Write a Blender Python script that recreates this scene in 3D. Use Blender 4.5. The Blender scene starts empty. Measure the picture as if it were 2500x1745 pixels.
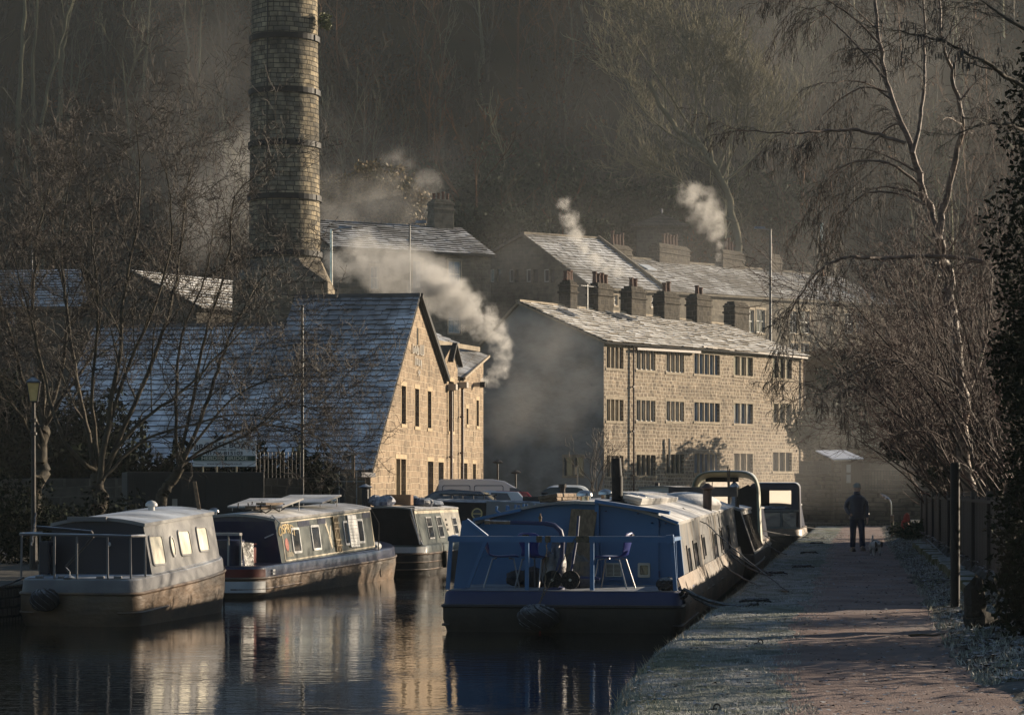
import bpy, math, random
import numpy as np
from mathutils import Vector, Matrix, noise as mnoise

R = math.radians
random.seed(7)
RS = np.random.RandomState(11)
SC = bpy.context.scene
COL = SC.collection

# ---------------------------------------------------------------- camera
F, HZ, CH = 6000.0, 1200.0, 2.0          # focal length in photo pixels, horizon row, eye height over the water
cam = bpy.data.objects.new('camera', bpy.data.cameras.new('camera'))
COL.objects.link(cam)
cam.location = (0, 0, CH)
cam.rotation_euler = (R(90), 0, 0)
cam.data.sensor_width = 36
cam.data.lens = 36 * F / 2500
cam.data.shift_y = (HZ - 872.5) / 2500
cam.data.clip_start = 0.5
cam.data.clip_end = 2000
SC.camera = cam

# ---------------------------------------------------------------- world, sun, exposure
SUN_AZ, SUN_EL = 60.0, 13.0
wd = bpy.data.worlds.new("World"); SC.world = wd; wd.use_nodes = True
wn = wd.node_tree.nodes; wl = wd.node_tree.links
sky = wn.new('ShaderNodeTexSky'); sky.sky_type = 'NISHITA'; sky.sun_disc = False
sky.sun_elevation = R(SUN_EL); sky.sun_rotation = R(SUN_AZ)
sky.air_density = 1.0; sky.dust_density = 0.3; sky.ozone_density = 2.0
bg = wn['Background']; bg.inputs['Strength'].default_value = 0.05
wl.new(sky.outputs[0], bg.inputs['Color'])
sl = bpy.data.lights.new('sun', 'SUN'); sl.energy = 5.0; sl.angle = R(0.5); sl.color = (1.0, 0.83, 0.62)
so = bpy.data.objects.new('sun', sl); COL.objects.link(so)
SD = Vector((math.sin(R(SUN_AZ)) * math.cos(R(SUN_EL)), math.cos(R(SUN_AZ)) * math.cos(R(SUN_EL)), math.sin(R(SUN_EL))))
so.location = (40, 20, 60)
so.rotation_euler = (-SD).to_track_quat('-Z', 'Y').to_euler()
SC.view_settings.view_transform = 'Standard'
SC.view_settings.look = 'None'
SC.view_settings.exposure = 1.0
SC.view_settings.gamma = 1.0
SC.render.engine = 'CYCLES'
cy = SC.cycles
cy.use_denoising = True
cy.max_bounces = 5; cy.diffuse_bounces = 2; cy.glossy_bounces = 3; cy.transmission_bounces = 2
cy.volume_bounces = 0; cy.transparent_max_bounces = 6
cy.volume_step_rate = 2.0; cy.volume_max_steps = 96
cy.caustics_reflective = False; cy.caustics_refractive = False
cy.sample_clamp_indirect = 4.0

# ---------------------------------------------------------------- helpers: scene graph
def tag(o, label=None, cat=None, group=None, kind=None):
    if label: o['label'] = label
    if cat: o['category'] = cat
    if group: o['group'] = group
    if kind: o['kind'] = kind
    return o

def empty(name, loc=(0, 0, 0), rz=0.0, label=None, cat=None, group=None, kind=None):
    o = bpy.data.objects.new(name, None); COL.objects.link(o)
    o.location = loc; o.rotation_euler = (0, 0, rz); o.empty_display_size = 0.3
    return tag(o, label, cat, group, kind)

def copy_tree(o, parent=None):
    c = o.copy(); COL.objects.link(c); c.parent = parent
    for ch in list(o.children): copy_tree(ch, c)
    return c

def PX(u, v, d):
    return Vector(((u - 1250) / F * d, d, CH - (v - HZ) / F * d))

class MB:
    """collects faces; build() links them as one mesh object"""
    def __init__(s): s.v = []; s.f = []
    def add(s, vs, fs):
        o = len(s.v); s.v += [tuple(p) for p in vs]; s.f += [tuple(i + o for i in f) for f in fs]; return s
    def box(s, c, sz, rz=0.0, rx=0.0, ry=0.0):
        m = Matrix.Rotation(rz, 3, 'Z') @ Matrix.Rotation(ry, 3, 'Y') @ Matrix.Rotation(rx, 3, 'X')
        c = Vector(c); vs = []
        for i in range(8):
            p = Vector(((i & 1) - .5, ((i >> 1) & 1) - .5, ((i >> 2) & 1) - .5))
            vs.append(c + m @ Vector((p.x * sz[0], p.y * sz[1], p.z * sz[2])))
        return s.add(vs, [(0, 2, 3, 1), (4, 5, 7, 6), (0, 1, 5, 4), (2, 6, 7, 3), (0, 4, 6, 2), (1, 3, 7, 5)])
    def bar(s, a, b, w, h=None):
        """rectangular bar from a to b"""
        a = Vector(a); b = Vector(b); h = h or w; d = (b - a).normalized()
        up = Vector((0, 0, 1)) if abs(d.z) < .95 else Vector((0, 1, 0))
        x = d.cross(up).normalized() * w / 2; y = x.cross(d).normalized() * h / 2
        vs = [p + i * x + j * y for p in (a, b) for i, j in ((-1, -1), (1, -1), (1, 1), (-1, 1))]
        return s.add(vs, [(3, 2, 1, 0), (4, 5, 6, 7), (0, 1, 5, 4), (1, 2, 6, 5), (2, 3, 7, 6), (3, 0, 4, 7)])
    def tube(s, pts, r, n=8, cap=True):
        pts = [Vector(p) for p in pts]; k = len(pts)
        rs = list(r) if isinstance(r, (list, tuple)) else [r] * k
        rings = []; x = None
        for i, p in enumerate(pts):
            d = (pts[min(i + 1, k - 1)] - pts[max(i - 1, 0)]).normalized()
            if x is None:
                up = Vector((0, 0, 1)) if abs(d.z) < .9 else Vector((1, 0, 0)); x = d.cross(up).normalized()
            else:
                x = (x - d * x.dot(d)).normalized()
            y = d.cross(x)
            rings.append([p + (x * math.cos(6.28319 * j / n) + y * math.sin(6.28319 * j / n)) * rs[i] for j in range(n)])
        vs = [q for rr in rings for q in rr]
        fs = [(i * n + j, i * n + (j + 1) % n, (i + 1) * n + (j + 1) % n, (i + 1) * n + j) for i in range(k - 1) for j in range(n)]
        if cap: fs += [tuple(range(n - 1, -1, -1)), tuple((k - 1) * n + j for j in range(n))]
        return s.add(vs, fs)
    def lathe(s, c, prof, n=16, a0=0.0):
        """prof: (radius, z) list, revolved about the vertical through c"""
        c = Vector(c)
        vs = [c + Vector((r * math.cos(a0 + 6.28319 * j / n), r * math.sin(a0 + 6.28319 * j / n), z)) for r, z in prof for j in range(n)]
        k = len(prof)
        fs = [(i * n + j, i * n + (j + 1) % n, (i + 1) * n + (j + 1) % n, (i + 1) * n + j) for i in range(k - 1) for j in range(n)]
        fs += [tuple(range(n - 1, -1, -1)), tuple((k - 1) * n + j for j in range(n))]
        return s.add(vs, fs)
    def loft(s, rings, cap=True, closed=True):
        n = len(rings[0]); k = len(rings); vs = [q for rr in rings for q in rr]
        m = n if closed else n - 1
        fs = [(i * n + j, i * n + (j + 1) % n, (i + 1) * n + (j + 1) % n, (i + 1) * n + j) for i in range(k - 1) for j in range(m)]
        if cap: fs += [tuple(range(n - 1, -1, -1)), tuple((k - 1) * n + j for j in range(n))]
        return s.add(vs, fs)
    def prism(s, poly, f, o0, o1):
        """poly in (a,b); f(a,b,off)->point; a closed slab between offsets o0 and o1"""
        n = len(poly)
        vs = [f(a, b, o0) for a, b in poly] + [f(a, b, o1) for a, b in poly]
        fs = [tuple(range(n - 1, -1, -1)), tuple(range(n, 2 * n))] + [(j, (j + 1) % n, n + (j + 1) % n, n + j) for j in range(n)]
        return s.add(vs, fs)
    def ring(s, outer, inner, f, o0, o1):
        n = len(outer)
        vs = [f(a, b, o) for o in (o0, o1) for pl in (outer, inner) for a, b in pl]
        A, B, C, D = 0, n, 2 * n, 3 * n; fs = []
        for j in range(n):
            k = (j + 1) % n
            fs += [(C + j, C + k, D + k, D + j), (A + j, B + j, B + k, A + k), (A + j, A + k, C + k, C + j), (B + j, D + j, D + k, B + k)]
        return s.add(vs, fs)
    def ell(s, c, r, n=10, m=7, jit=0.0):
        c = Vector(c); r = (r, r, r) if not hasattr(r, '__len__') else r; vs = []; fs = []
        for i in range(m + 1):
            t = math.pi * i / m
            for j in range(n):
                a = 6.28319 * j / n; q = 1 + random.uniform(-jit, jit)
                vs.append(c + Vector((r[0] * math.sin(t) * math.cos(a) * q, r[1] * math.sin(t) * math.sin(a) * q, r[2] * math.cos(t) * q)))
        for i in range(m):
            for j in range(n):
                fs.append((i * n + j, (i + 1) * n + j, (i + 1) * n + (j + 1) % n, i * n + (j + 1) % n))
        return s.add(vs, fs)
    def build(s, name, m, parent=None, smooth=False, bevel=0.0, ang=35):
        me = bpy.data.meshes.new(name); me.from_pydata(s.v, [], s.f); me.update()
        o = bpy.data.objects.new(name, me); COL.objects.link(o)
        if parent is not None: o.parent = parent
        if m is not None: me.materials.append(m)
        if smooth:
            me.polygons.foreach_set('use_smooth', [True] * len(me.polygons))
            if ang < 180: me.set_sharp_from_angle(angle=R(ang))
        if bevel:
            b = o.modifiers.new('bevel', 'BEVEL'); b.width = bevel; b.segments = 2; b.limit_method = 'ANGLE'; b.angle_limit = R(40)
        return o

def np_mesh(name, V, Q, m, parent=None, smooth=False):
    """V (n,3), Q (k,4) or (k,3) numpy -> object"""
    me = bpy.data.meshes.new(name)
    c = Q.shape[1]
    me.vertices.add(len(V)); me.vertices.foreach_set('co', np.ascontiguousarray(V, dtype=np.float32).ravel())
    me.loops.add(Q.size); me.loops.foreach_set('vertex_index', np.ascontiguousarray(Q, dtype=np.int32).ravel())
    me.polygons.add(len(Q))
    me.polygons.foreach_set('loop_start', np.arange(0, Q.size, c, dtype=np.int32))
    if smooth: me.polygons.foreach_set('use_smooth', np.ones(len(Q), dtype=bool))
    me.update(calc_edges=True); me.validate()
    o = bpy.data.objects.new(name, me); COL.objects.link(o)
    if parent is not None: o.parent = parent
    if m is not None: me.materials.append(m)
    return o

def seg_arrays(S, sides=3):
    """S: (n,8) p0 p1 r0 r1 -> V,Q of small prisms"""
    S = np.asarray(S, dtype=np.float64); n = len(S)
    a = S[:, 0:3]; b = S[:, 3:6]; d = b - a
    d /= (np.linalg.norm(d, axis=1, keepdims=True) + 1e-9)
    up = np.tile(np.array([[0.31, 0.17, 0.93]]), (n, 1))
    x = np.cross(d, up); x /= (np.linalg.norm(x, axis=1, keepdims=True) + 1e-9); y = np.cross(d, x)
    V = np.zeros((n, 2 * sides, 3))
    for j in range(sides):
        t = 2 * math.pi * j / sides; o = x * math.cos(t) + y * math.sin(t)
        V[:, j] = a + o * S[:, 6:7]; V[:, sides + j] = b + o * S[:, 7:8]
    base = (np.arange(n) * 2 * sides)[:, None]
    Q = np.concatenate([np.stack([base[:, 0] + j, base[:, 0] + (j + 1) % sides, base[:, 0] + sides + (j + 1) % sides, base[:, 0] + sides + j], axis=1) for j in range(sides)])
    return V.reshape(-1, 3), Q

def seg_mesh(name, S, m, parent=None, sides=3):
    V, Q = seg_arrays(S, sides); return np_mesh(name, V, Q, m, parent, smooth=True)

# ---------------------------------------------------------------- helpers: materials
def nt(m): return m.node_tree.nodes, m.node_tree.links
MATS = {}
def mat(name, c1, c2=None, sc=4.0, rough=0.7, metal=0.0, bump=0.0, bsc=None, frost=0.0, fcol=(0.62, 0.68, 0.75), fz=0.45, c3=None, sc3=0.6, m3=0.5, spec=0.4, stretch=(1, 1, 1), coat=0.0, isl=0.0, fpatch=0.0):
    m = bpy.data.materials.new(name); m.use_nodes = True; N, L = nt(m); b = N['Principled BSDF']
    b.inputs['Roughness'].default_value = rough; b.inputs['Metallic'].default_value = metal
    b.inputs['Specular IOR Level'].default_value = spec; b.inputs['Coat Weight'].default_value = coat
    tc = N.new('ShaderNodeTexCoord'); mp = N.new('ShaderNodeMapping'); mp.inputs['Scale'].default_value = stretch
    L.new(tc.outputs['Object'], mp.inputs[0])
    def mix(a, bb, fac):
        x = N.new('ShaderNodeMix'); x.data_type = 'RGBA'
        for sck, val in ((6, a), (7, bb)):
            if isinstance(val, tuple): x.inputs[sck].default_value = (*val, 1)
            else: L.new(val, x.inputs[sck])
        if isinstance(fac, float): x.inputs[0].default_value = fac
        else: L.new(fac, x.inputs[0])
        return x.outputs[2]
    def nz(scale, det=4.0, lo=0.35, hi=0.65, dist=0.0):
        t = N.new('ShaderNodeTexNoise'); t.inputs['Scale'].default_value = scale; t.inputs['Detail'].default_value = det
        t.inputs['Distortion'].default_value = dist
        L.new(mp.outputs[0], t.inputs['Vector'])
        r = N.new('ShaderNodeMapRange'); r.inputs[1].default_value = lo; r.inputs[2].default_value = hi
        L.new(t.outputs[0], r.inputs[0]); return r.outputs[0], t.outputs[0]
    col = c1
    if c2: col = mix(c1, c2, nz(sc)[0])
    if c3:
        f3 = nz(sc3, 5.0, 0.5, 0.68)[0]
        q = N.new('ShaderNodeMath'); q.operation = 'MULTIPLY'; q.inputs[1].default_value = m3; L.new(f3, q.inputs[0])
        col = mix(col, c3, q.outputs[0])
    if isl:
        g = N.new('ShaderNodeNewGeometry'); r = N.new('ShaderNodeMapRange')
        r.inputs[3].default_value = 1 - isl; r.inputs[4].default_value = 1 + isl; L.new(g.outputs['Random Per Island'], r.inputs[0])
        x = N.new('ShaderNodeVectorMath'); x.operation = 'SCALE'
        if isinstance(col, tuple): x.inputs[0].default_value = col
        else: L.new(col, x.inputs[0])
        L.new(r.outputs[0], x.inputs[3]); col = x.outputs[0]
    if frost:
        g = N.new('ShaderNodeNewGeometry'); sp = N.new('ShaderNodeSeparateXYZ'); L.new(g.outputs['Normal'], sp.inputs[0])
        r = N.new('ShaderNodeMapRange'); r.inputs[1].default_value = fz; r.inputs[2].default_value = min(1.0, fz + .35); L.new(sp.outputs[2], r.inputs[0])
        f = nz(sc * 1.3, 6.0, 0.25, 0.6)[0]
        q = N.new('ShaderNodeMath'); q.operation = 'MULTIPLY'; L.new(r.outputs[0], q.inputs[0]); L.new(f, q.inputs[1])
        if fpatch:
            t_ = nz(fpatch, 5.0, .40, .56)[0]; r3 = N.new('ShaderNodeMapRange'); r3.inputs[3].default_value = .3; L.new(t_, r3.inputs[0])
            q0 = N.new('ShaderNodeMath'); q0.operation = 'MULTIPLY'; L.new(q.outputs[0], q0.inputs[0]); L.new(r3.outputs[0], q0.inputs[1]); q = q0
        q2 = N.new('ShaderNodeMath'); q2.operation = 'MULTIPLY'; q2.inputs[1].default_value = frost; L.new(q.outputs[0], q2.inputs[0])
        col = mix(col, fcol, q2.outputs[0])
    if isinstance(col, tuple): b.inputs['Base Color'].default_value = (*col, 1)
    else: L.new(col, b.inputs['Base Color'])
    if bump:
        bp = N.new('ShaderNodeBump'); bp.inputs['Strength'].default_value = bump; bp.inputs['Distance'].default_value = 0.05
        L.new(nz(bsc or sc * 3, 6.0)[1], bp.inputs['Height']); L.new(bp.outputs[0], b.inputs['Normal'])
    MATS[name] = m
    return m

def stone(name, ca, cb, mortar, bw=0.45, rh=0.2, ms=0.02, soot=(0.03, 0.028, 0.024), sa=0.5, bump=0.6, polar=0.0, fade=0.25, sootlo=.5):
    """coursed stone: brick pattern laid along the wall, each block its own tint, noise relief and soot"""
    m = bpy.data.materials.new(name); m.use_nodes = True; N, L = nt(m); b = N['Principled BSDF']
    b.inputs['Roughness'].default_value = 0.9; b.inputs['Specular IOR Level'].default_value = 0.2
    tc = N.new('ShaderNodeTexCoord'); sp = N.new('ShaderNodeSeparateXYZ'); L.new(tc.outputs['Object'], sp.inputs[0])
    cb_ = N.new('ShaderNodeCombineXYZ')
    if polar:
        at = N.new('ShaderNodeMath'); at.operation = 'ARCTAN2'; L.new(sp.outputs[0], at.inputs[0]); L.new(sp.outputs[1], at.inputs[1])
        ad = N.new('ShaderNodeMath'); ad.operation = 'MULTIPLY'; ad.inputs[1].default_value = polar; L.new(at.outputs[0], ad.inputs[0])
    else:
        ad = N.new('ShaderNodeMath'); ad.operation = 'ADD'; L.new(sp.outputs[0], ad.inputs[0]); L.new(sp.outputs[1], ad.inputs[1])
    wob = N.new('ShaderNodeTexNoise'); wob.inputs['Scale'].default_value = 0.7; L.new(tc.outputs['Object'], wob.inputs['Vector'])
    wz = N.new('ShaderNodeMath'); wz.operation = 'MULTIPLY_ADD'; wz.inputs[1].default_value = rh * 0.9; L.new(wob.outputs[0], wz.inputs[0]); L.new(sp.outputs[2], wz.inputs[2])
    L.new(ad.outputs[0], cb_.inputs[0]); L.new(wz.outputs[0], cb_.inputs[1])
    br = N.new('ShaderNodeTexBrick'); L.new(cb_.outputs[0], br.inputs['Vector'])
    br.inputs['Scale'].default_value = 1.0; br.inputs['Brick Width'].default_value = bw; br.inputs['Row Height'].default_value = rh
    br.inputs['Mortar Size'].default_value = ms; br.inputs['Mortar Smooth'].default_value = 0.35; br.inputs['Bias'].default_value = -0.1
    br.inputs['Color1'].default_value = (*ca, 1); br.inputs['Color2'].default_value = (*cb, 1); br.inputs['Mortar'].default_value = (*mortar, 1)
    br.offset_frequency = 2; br.squash = 0.7; br.squash_frequency = 3
    n1 = N.new('ShaderNodeTexNoise'); n1.inputs['Scale'].default_value = 3.0; n1.inputs['Detail'].default_value = 8; L.new(tc.outputs['Object'], n1.inputs['Vector'])
    n2 = N.new('ShaderNodeTexNoise'); n2.inputs['Scale'].default_value = 0.55; n2.inputs['Detail'].default_value = 6; L.new(tc.outputs['Object'], n2.inputs['Vector'])
    r1 = N.new('ShaderNodeMapRange'); r1.inputs[1].default_value = .3; r1.inputs[2].default_value = .7; r1.inputs[3].default_value = 1 - fade; r1.inputs[4].default_value = 1 + fade; L.new(n1.outputs[0], r1.inputs[0])
    vs = N.new('ShaderNodeVectorMath'); vs.operation = 'SCALE'; L.new(br.outputs[0], vs.inputs[0]); L.new(r1.outputs[0], vs.inputs[3])
    r2 = N.new('ShaderNodeMapRange'); r2.inputs[1].default_value = sootlo; r2.inputs[2].default_value = sootlo + .22; r2.inputs[4].default_value = sa; L.new(n2.outputs[0], r2.inputs[0])
    mx = N.new('ShaderNodeMix'); mx.data_type = 'RGBA'; L.new(r2.outputs[0], mx.inputs[0]); L.new(vs.outputs[0], mx.inputs[6]); mx.inputs[7].default_value = (*soot, 1)
    L.new(mx.outputs[2], b.inputs['Base Color'])
    h = N.new('ShaderNodeMath'); h.operation = 'MULTIPLY_ADD'; h.inputs[1].default_value = -1.1; L.new(br.outputs['Fac'], h.inputs[0])
    hn = N.new('ShaderNodeMath'); hn.operation = 'MULTIPLY'; hn.inputs[1].default_value = 1.2; L.new(n1.outputs[0], hn.inputs[0]); L.new(hn.outputs[0], h.inputs[2])
    bp = N.new('ShaderNodeBump'); bp.inputs['Strength'].default_value = bump; bp.inputs['Distance'].default_value = 0.06
    L.new(h.outputs[0], bp.inputs['Height']); L.new(bp.outputs[0], b.inputs['Normal'])
    MATS[name] = m
    return m

def glassy(name, c, rough=0.06, spec=0.8):
    return mat(name, c, tuple(x * 1.6 for x in c), sc=1.5, rough=rough, spec=spec, bump=0.03, bsc=2.0)

G = {}
G['water'] = None
m = bpy.data.materials.new('canal_water'); m.use_nodes = True; N, L = nt(m); b = N['Principled BSDF']
b.inputs['Base Color'].default_value = (0.006, 0.008, 0.006, 1); b.inputs['Roughness'].default_value = 0.03; b.inputs['IOR'].default_value = 1.33
b.inputs['Specular IOR Level'].default_value = 0.6
tc = N.new('ShaderNodeTexCoord'); mp = N.new('ShaderNodeMapping'); mp.inputs['Scale'].default_value = (0.55, 1.0, 1.0); L.new(tc.outputs['Object'], mp.inputs[0])
w1 = N.new('ShaderNodeTexNoise'); w1.inputs['Scale'].default_value = 5.0; w1.inputs['Detail'].default_value = 3; w1.inputs['Roughness'].default_value = .55; L.new(mp.outputs[0], w1.inputs['Vector'])
w2 = N.new('ShaderNodeTexNoise'); w2.inputs['Scale'].default_value = 0.35; w2.inputs['Detail'].default_value = 2; L.new(mp.outputs[0], w2.inputs['Vector'])
r2 = N.new('ShaderNodeMapRange'); r2.inputs[1].default_value = .35; r2.inputs[2].default_value = .65; r2.inputs[3].default_value = .25; r2.inputs[4].default_value = 1.0; L.new(w2.outputs[0], r2.inputs[0])
ml = N.new('ShaderNodeMath'); ml.operation = 'MULTIPLY'; L.new(w1.outputs[0], ml.inputs[0]); L.new(r2.outputs[0], ml.inputs[1])
bp = N.new('ShaderNodeBump'); bp.inputs['Strength'].default_value = 0.30; bp.inputs['Distance'].default_value = 0.03
L.new(ml.outputs[0], bp.inputs['Height']); L.new(bp.outputs[0], b.inputs['Normal'])
G['water'] = m

G['mill_stone'] = stone('mill_stone', (0.30, 0.225, 0.155), (0.165, 0.125, 0.088), (0.40, 0.32, 0.23), bw=0.42, rh=0.235, ms=0.026, sa=.4, bump=.9)
G['house_stone'] = stone('house_stone', (0.31, 0.245, 0.18), (0.15, 0.12, 0.095), (0.48, 0.41, 0.32), bw=0.36, rh=0.19, ms=0.032, sa=.4, bump=1.0)
G['chim_stone'] = stone('chimney_stone', (0.30, 0.25, 0.17), (0.12, 0.11, 0.09), (0.04, 0.036, 0.03), bw=0.40, rh=0.19, ms=0.018, sa=.85, bump=1.0, polar=1.45, fade=.5, sootlo=.44)
G['dark_stone'] = stone('dark_gritstone', (0.085, 0.075, 0.06), (0.05, 0.045, 0.038), (0.10, 0.09, 0.075), bw=0.5, rh=0.25, ms=0.02, sa=.6, bump=.7)
G['terrace_stone'] = stone('terrace_stone', (0.16, 0.14, 0.11), (0.10, 0.09, 0.072), (0.15, 0.135, 0.11), bw=0.5, rh=0.22, ms=0.018, sa=.5, bump=.5)
G['stack_stone'] = stone('stack_stone', (0.065, 0.055, 0.042), (0.035, 0.03, 0.025), (0.12, 0.105, 0.085), bw=0.55, rh=0.28, ms=0.025, sa=.5, bump=.9)
G['wall_stone'] = stone('retaining_stone', (0.08, 0.075, 0.058), (0.045, 0.042, 0.034), (0.03, 0.028, 0.025), bw=0.42, rh=0.2, ms=0.03, sa=.4, bump=1.0)
G['render'] = mat('rendered_gable', (0.30, 0.31, 0.30), (0.20, 0.205, 0.20), sc=0.7, rough=.95, bump=.4, bsc=3, c3=(0.10, 0.105, 0.10), sc3=.45, m3=.75, spec=.1, stretch=(1, 1, 1.6))
G['dressed'] = mat('dressed_stone', (0.42, 0.32, 0.20), (0.33, 0.25, 0.155), sc=3, rough=.85, bump=.2)
G['dressed_dark'] = mat('dressed_stone_worn', (0.36, 0.30, 0.22), (0.24, 0.195, 0.14), sc=3, rough=.85, bump=.2)
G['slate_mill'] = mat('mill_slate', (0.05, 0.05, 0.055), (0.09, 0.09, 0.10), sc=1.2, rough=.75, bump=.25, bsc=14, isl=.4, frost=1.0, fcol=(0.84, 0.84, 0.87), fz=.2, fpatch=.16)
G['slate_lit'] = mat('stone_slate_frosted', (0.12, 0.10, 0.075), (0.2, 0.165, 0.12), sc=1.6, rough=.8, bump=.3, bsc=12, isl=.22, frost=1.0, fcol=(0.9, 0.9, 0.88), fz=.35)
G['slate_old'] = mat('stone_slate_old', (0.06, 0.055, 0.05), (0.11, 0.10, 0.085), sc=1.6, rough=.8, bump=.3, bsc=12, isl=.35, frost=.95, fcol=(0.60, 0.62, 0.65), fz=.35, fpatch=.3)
G['under'] = mat('roof_underlay', (0.02, 0.02, 0.02), rough=.95)
G['glass'] = glassy('window_glass', (0.04, 0.044, 0.05))
G['glass_pale'] = glassy('window_glass_curtained', (0.13, 0.12, 0.10))
G['glass_sky'] = glassy('window_glass_sky', (0.09, 0.13, 0.19))  # bluish sky reflection put into the pane colour
G['white'] = mat('white_paint', (0.62, 0.62, 0.60), (0.5, 0.5, 0.49), sc=2, rough=.5, bump=.05)
G['iron'] = mat('black_iron', (0.012, 0.012, 0.013), (0.03, 0.022, 0.018), sc=6, rough=.55, bump=.1)
G['iron_f'] = mat('frosted_iron', (0.014, 0.015, 0.018), (0.03, 0.03, 0.035), sc=6, rough=.5, bump=.1, frost=.6)
G['galv'] = mat('galvanised_steel', (0.32, 0.32, 0.32), (0.22, 0.22, 0.22), sc=3, rough=.38, metal=.7, frost=.4)
G['lampgrey'] = mat('lamp_post_grey', (0.15, 0.15, 0.15), (0.10, 0.10, 0.10), sc=3, rough=.55, metal=.3)
G['pipe'] = mat('brown_cast_pipe', (0.09, 0.045, 0.03), (0.05, 0.035, 0.03), sc=5, rough=.5, bump=.1)
G['pot'] = mat('clay_pot', (0.13, 0.065, 0.045), (0.07, 0.045, 0.035), sc=4, rough=.85, bump=.2, frost=.3)
G['wood'] = mat('weathered_wood', (0.24, 0.165, 0.10), (0.13, 0.09, 0.055), sc=5, stretch=(6, 6, .6), rough=.8, bump=.3)
G['plank'] = mat('frosted_plank', (0.20, 0.14, 0.09), (0.10, 0.07, 0.045), sc=4, stretch=(4, .6, 4), rough=.8, bump=.3, frost=.85, fz=.5)
G['bark'] = mat('bark_olive', (0.075, 0.06, 0.038), (0.03, 0.026, 0.02), sc=6, rough=.85, bump=.3)
G['twig'] = mat('twig_brown', (0.05, 0.036, 0.027), (0.025, 0.02, 0.016), sc=3, rough=.7, spec=.4)
G['stem_dark'] = mat('dark_stem', (0.028, 0.018, 0.013), (0.014, 0.010, 0.008), sc=3, rough=.8, spec=.2)
G['twig_red'] = mat('twig_red', (0.055, 0.019, 0.011), (0.028, 0.012, 0.009), sc=2, rough=.7)
G['birch'] = mat('birch_bark', (0.20, 0.135, 0.10), (0.06, 0.04, 0.03), sc=3, stretch=(1, 1, 3), rough=.65, bump=.2, c3=(0.04, 0.03, 0.025), sc3=2.5, m3=.85)
G['wood_far'] = mat('far_twigs', (0.07, 0.062, 0.05), (0.02, 0.019, 0.016), sc=.12, rough=.9, spec=.1)
G['wood_rus'] = mat('russet_twigs', (0.11, 0.055, 0.028), (0.05, 0.03, 0.018), sc=.12, rough=.9, spec=.1)
G['wood_grn'] = mat('mossy_twigs', (0.12, 0.12, 0.08), (0.06, 0.062, 0.045), sc=.12, rough=.9, spec=.1)
G['leaf_rus'] = mat('beech_leaf', (0.09, 0.04, 0.018), (0.045, 0.026, 0.014), sc=.15, rough=.9, spec=.05, isl=.6)
G['wood_pale'] = mat('pale_twigs', (0.22, 0.20, 0.14), (0.13, 0.12, 0.08), sc=.3, rough=.9, spec=.1)
G['leaf_dark'] = mat('ivy_leaf', (0.005, 0.008, 0.004), (0.009, 0.014, 0.006), sc=1.5, rough=.8, isl=.5, spec=.08)  # leaves dulled to near-black, shade over the bushes put into their colour
G['leaf_far'] = mat('evergreen_leaf', (0.022, 0.034, 0.018), (0.035, 0.045, 0.022), sc=.3, rough=.8, isl=.5, spec=.2)
G['leaf_tan'] = mat('russet_leaf', (0.17, 0.11, 0.045), (0.09, 0.075, 0.03), sc=.6, rough=.7, isl=.5)
G['black'] = mat('black_paint', (0.007, 0.007, 0.008), (0.014, 0.014, 0.015), sc=4, rough=.6, bump=.05, spec=.2)
G['rubber'] = mat('black_rubber', (0.012, 0.012, 0.012), rough=.8, bump=.4, bsc=30)
G['rope'] = mat('mooring_rope', (0.16, 0.13, 0.09), (0.08, 0.065, 0.05), sc=20, rough=.9, bump=.5, bsc=60, frost=.4)
G['rope_d'] = mat('dark_rope', (0.035, 0.032, 0.03), (0.02, 0.018, 0.018), sc=20, rough=.9, bump=.5, bsc=60, frost=.35)
G['chrome'] = mat('polished_metal', (0.55, 0.53, 0.50), (0.4, 0.38, 0.36), sc=3, rough=.18, metal=1.0)
# ================================================================ SETTING
BY = [4, 17.6, 21.1, 25.3, 27.8, 34.8, 41.4, 60.4, 76.8, 86.7, 96, 140]
BX = [-.2, .69, .967, 1.48, 1.85, 2.86, 3.83, 6.43, 8.70, 10.15, 11.5, 17.7]
def bank(Y): return float(np.interp(Y, BY, BX))
GZ = 0.42           # towpath height over the water
QZ = 0.55           # quay and yard height

def nz3(x, y, s, seed=0.0): return mnoise.noise(Vector((x * s, y * s, seed)))

# water
mb = MB(); mb.add([(-60, 2, 0), (20, 2, 0), (20, 125, 0), (-60, 125, 0)], [(0, 1, 2, 3)])
tag(mb.build('canal_water', G['water']), kind='structure')

G['verge'] = mat('frosty_verge', (0.33, 0.34, 0.34), (0.12, 0.135, 0.11), sc=2.2, rough=.95, bump=1.0, bsc=26, spec=.1, c3=(0.10, 0.12, 0.045), sc3=.35, m3=.7)
G['path'] = mat('gravel_path', (0.33, 0.255, 0.23), (0.22, 0.17, 0.155), sc=1.3, rough=.95, bump=.8, bsc=60, spec=.1, c3=(0.28, 0.255, 0.25), sc3=.5, m3=.6)
G['bankface'] = mat('bank_stone', (0.05, 0.045, 0.035), (0.025, 0.024, 0.02), sc=3, rough=.9, bump=1.0, bsc=8)
G['earth'] = mat('leafy_earth', (0.07, 0.065, 0.055), (0.03, 0.03, 0.025), sc=2, rough=.95, bump=1.0, bsc=18, c3=(0.14, 0.15, 0.15), sc3=1.2, m3=.7)
G['cobble'] = stone('cobbled_quay', (0.12, 0.11, 0.09), (0.07, 0.065, 0.055), (0.03, 0.028, 0.025), bw=.22, rh=.14, ms=.02, sa=.3, bump=1.0)
G['hill'] = mat('woodland_floor', (0.028, 0.026, 0.016), (0.045, 0.032, 0.018), sc=.06, rough=1.0, bump=1.0, bsc=.8, spec=0, c3=(0.07, 0.035, 0.015), sc3=.035, m3=.7)

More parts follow.
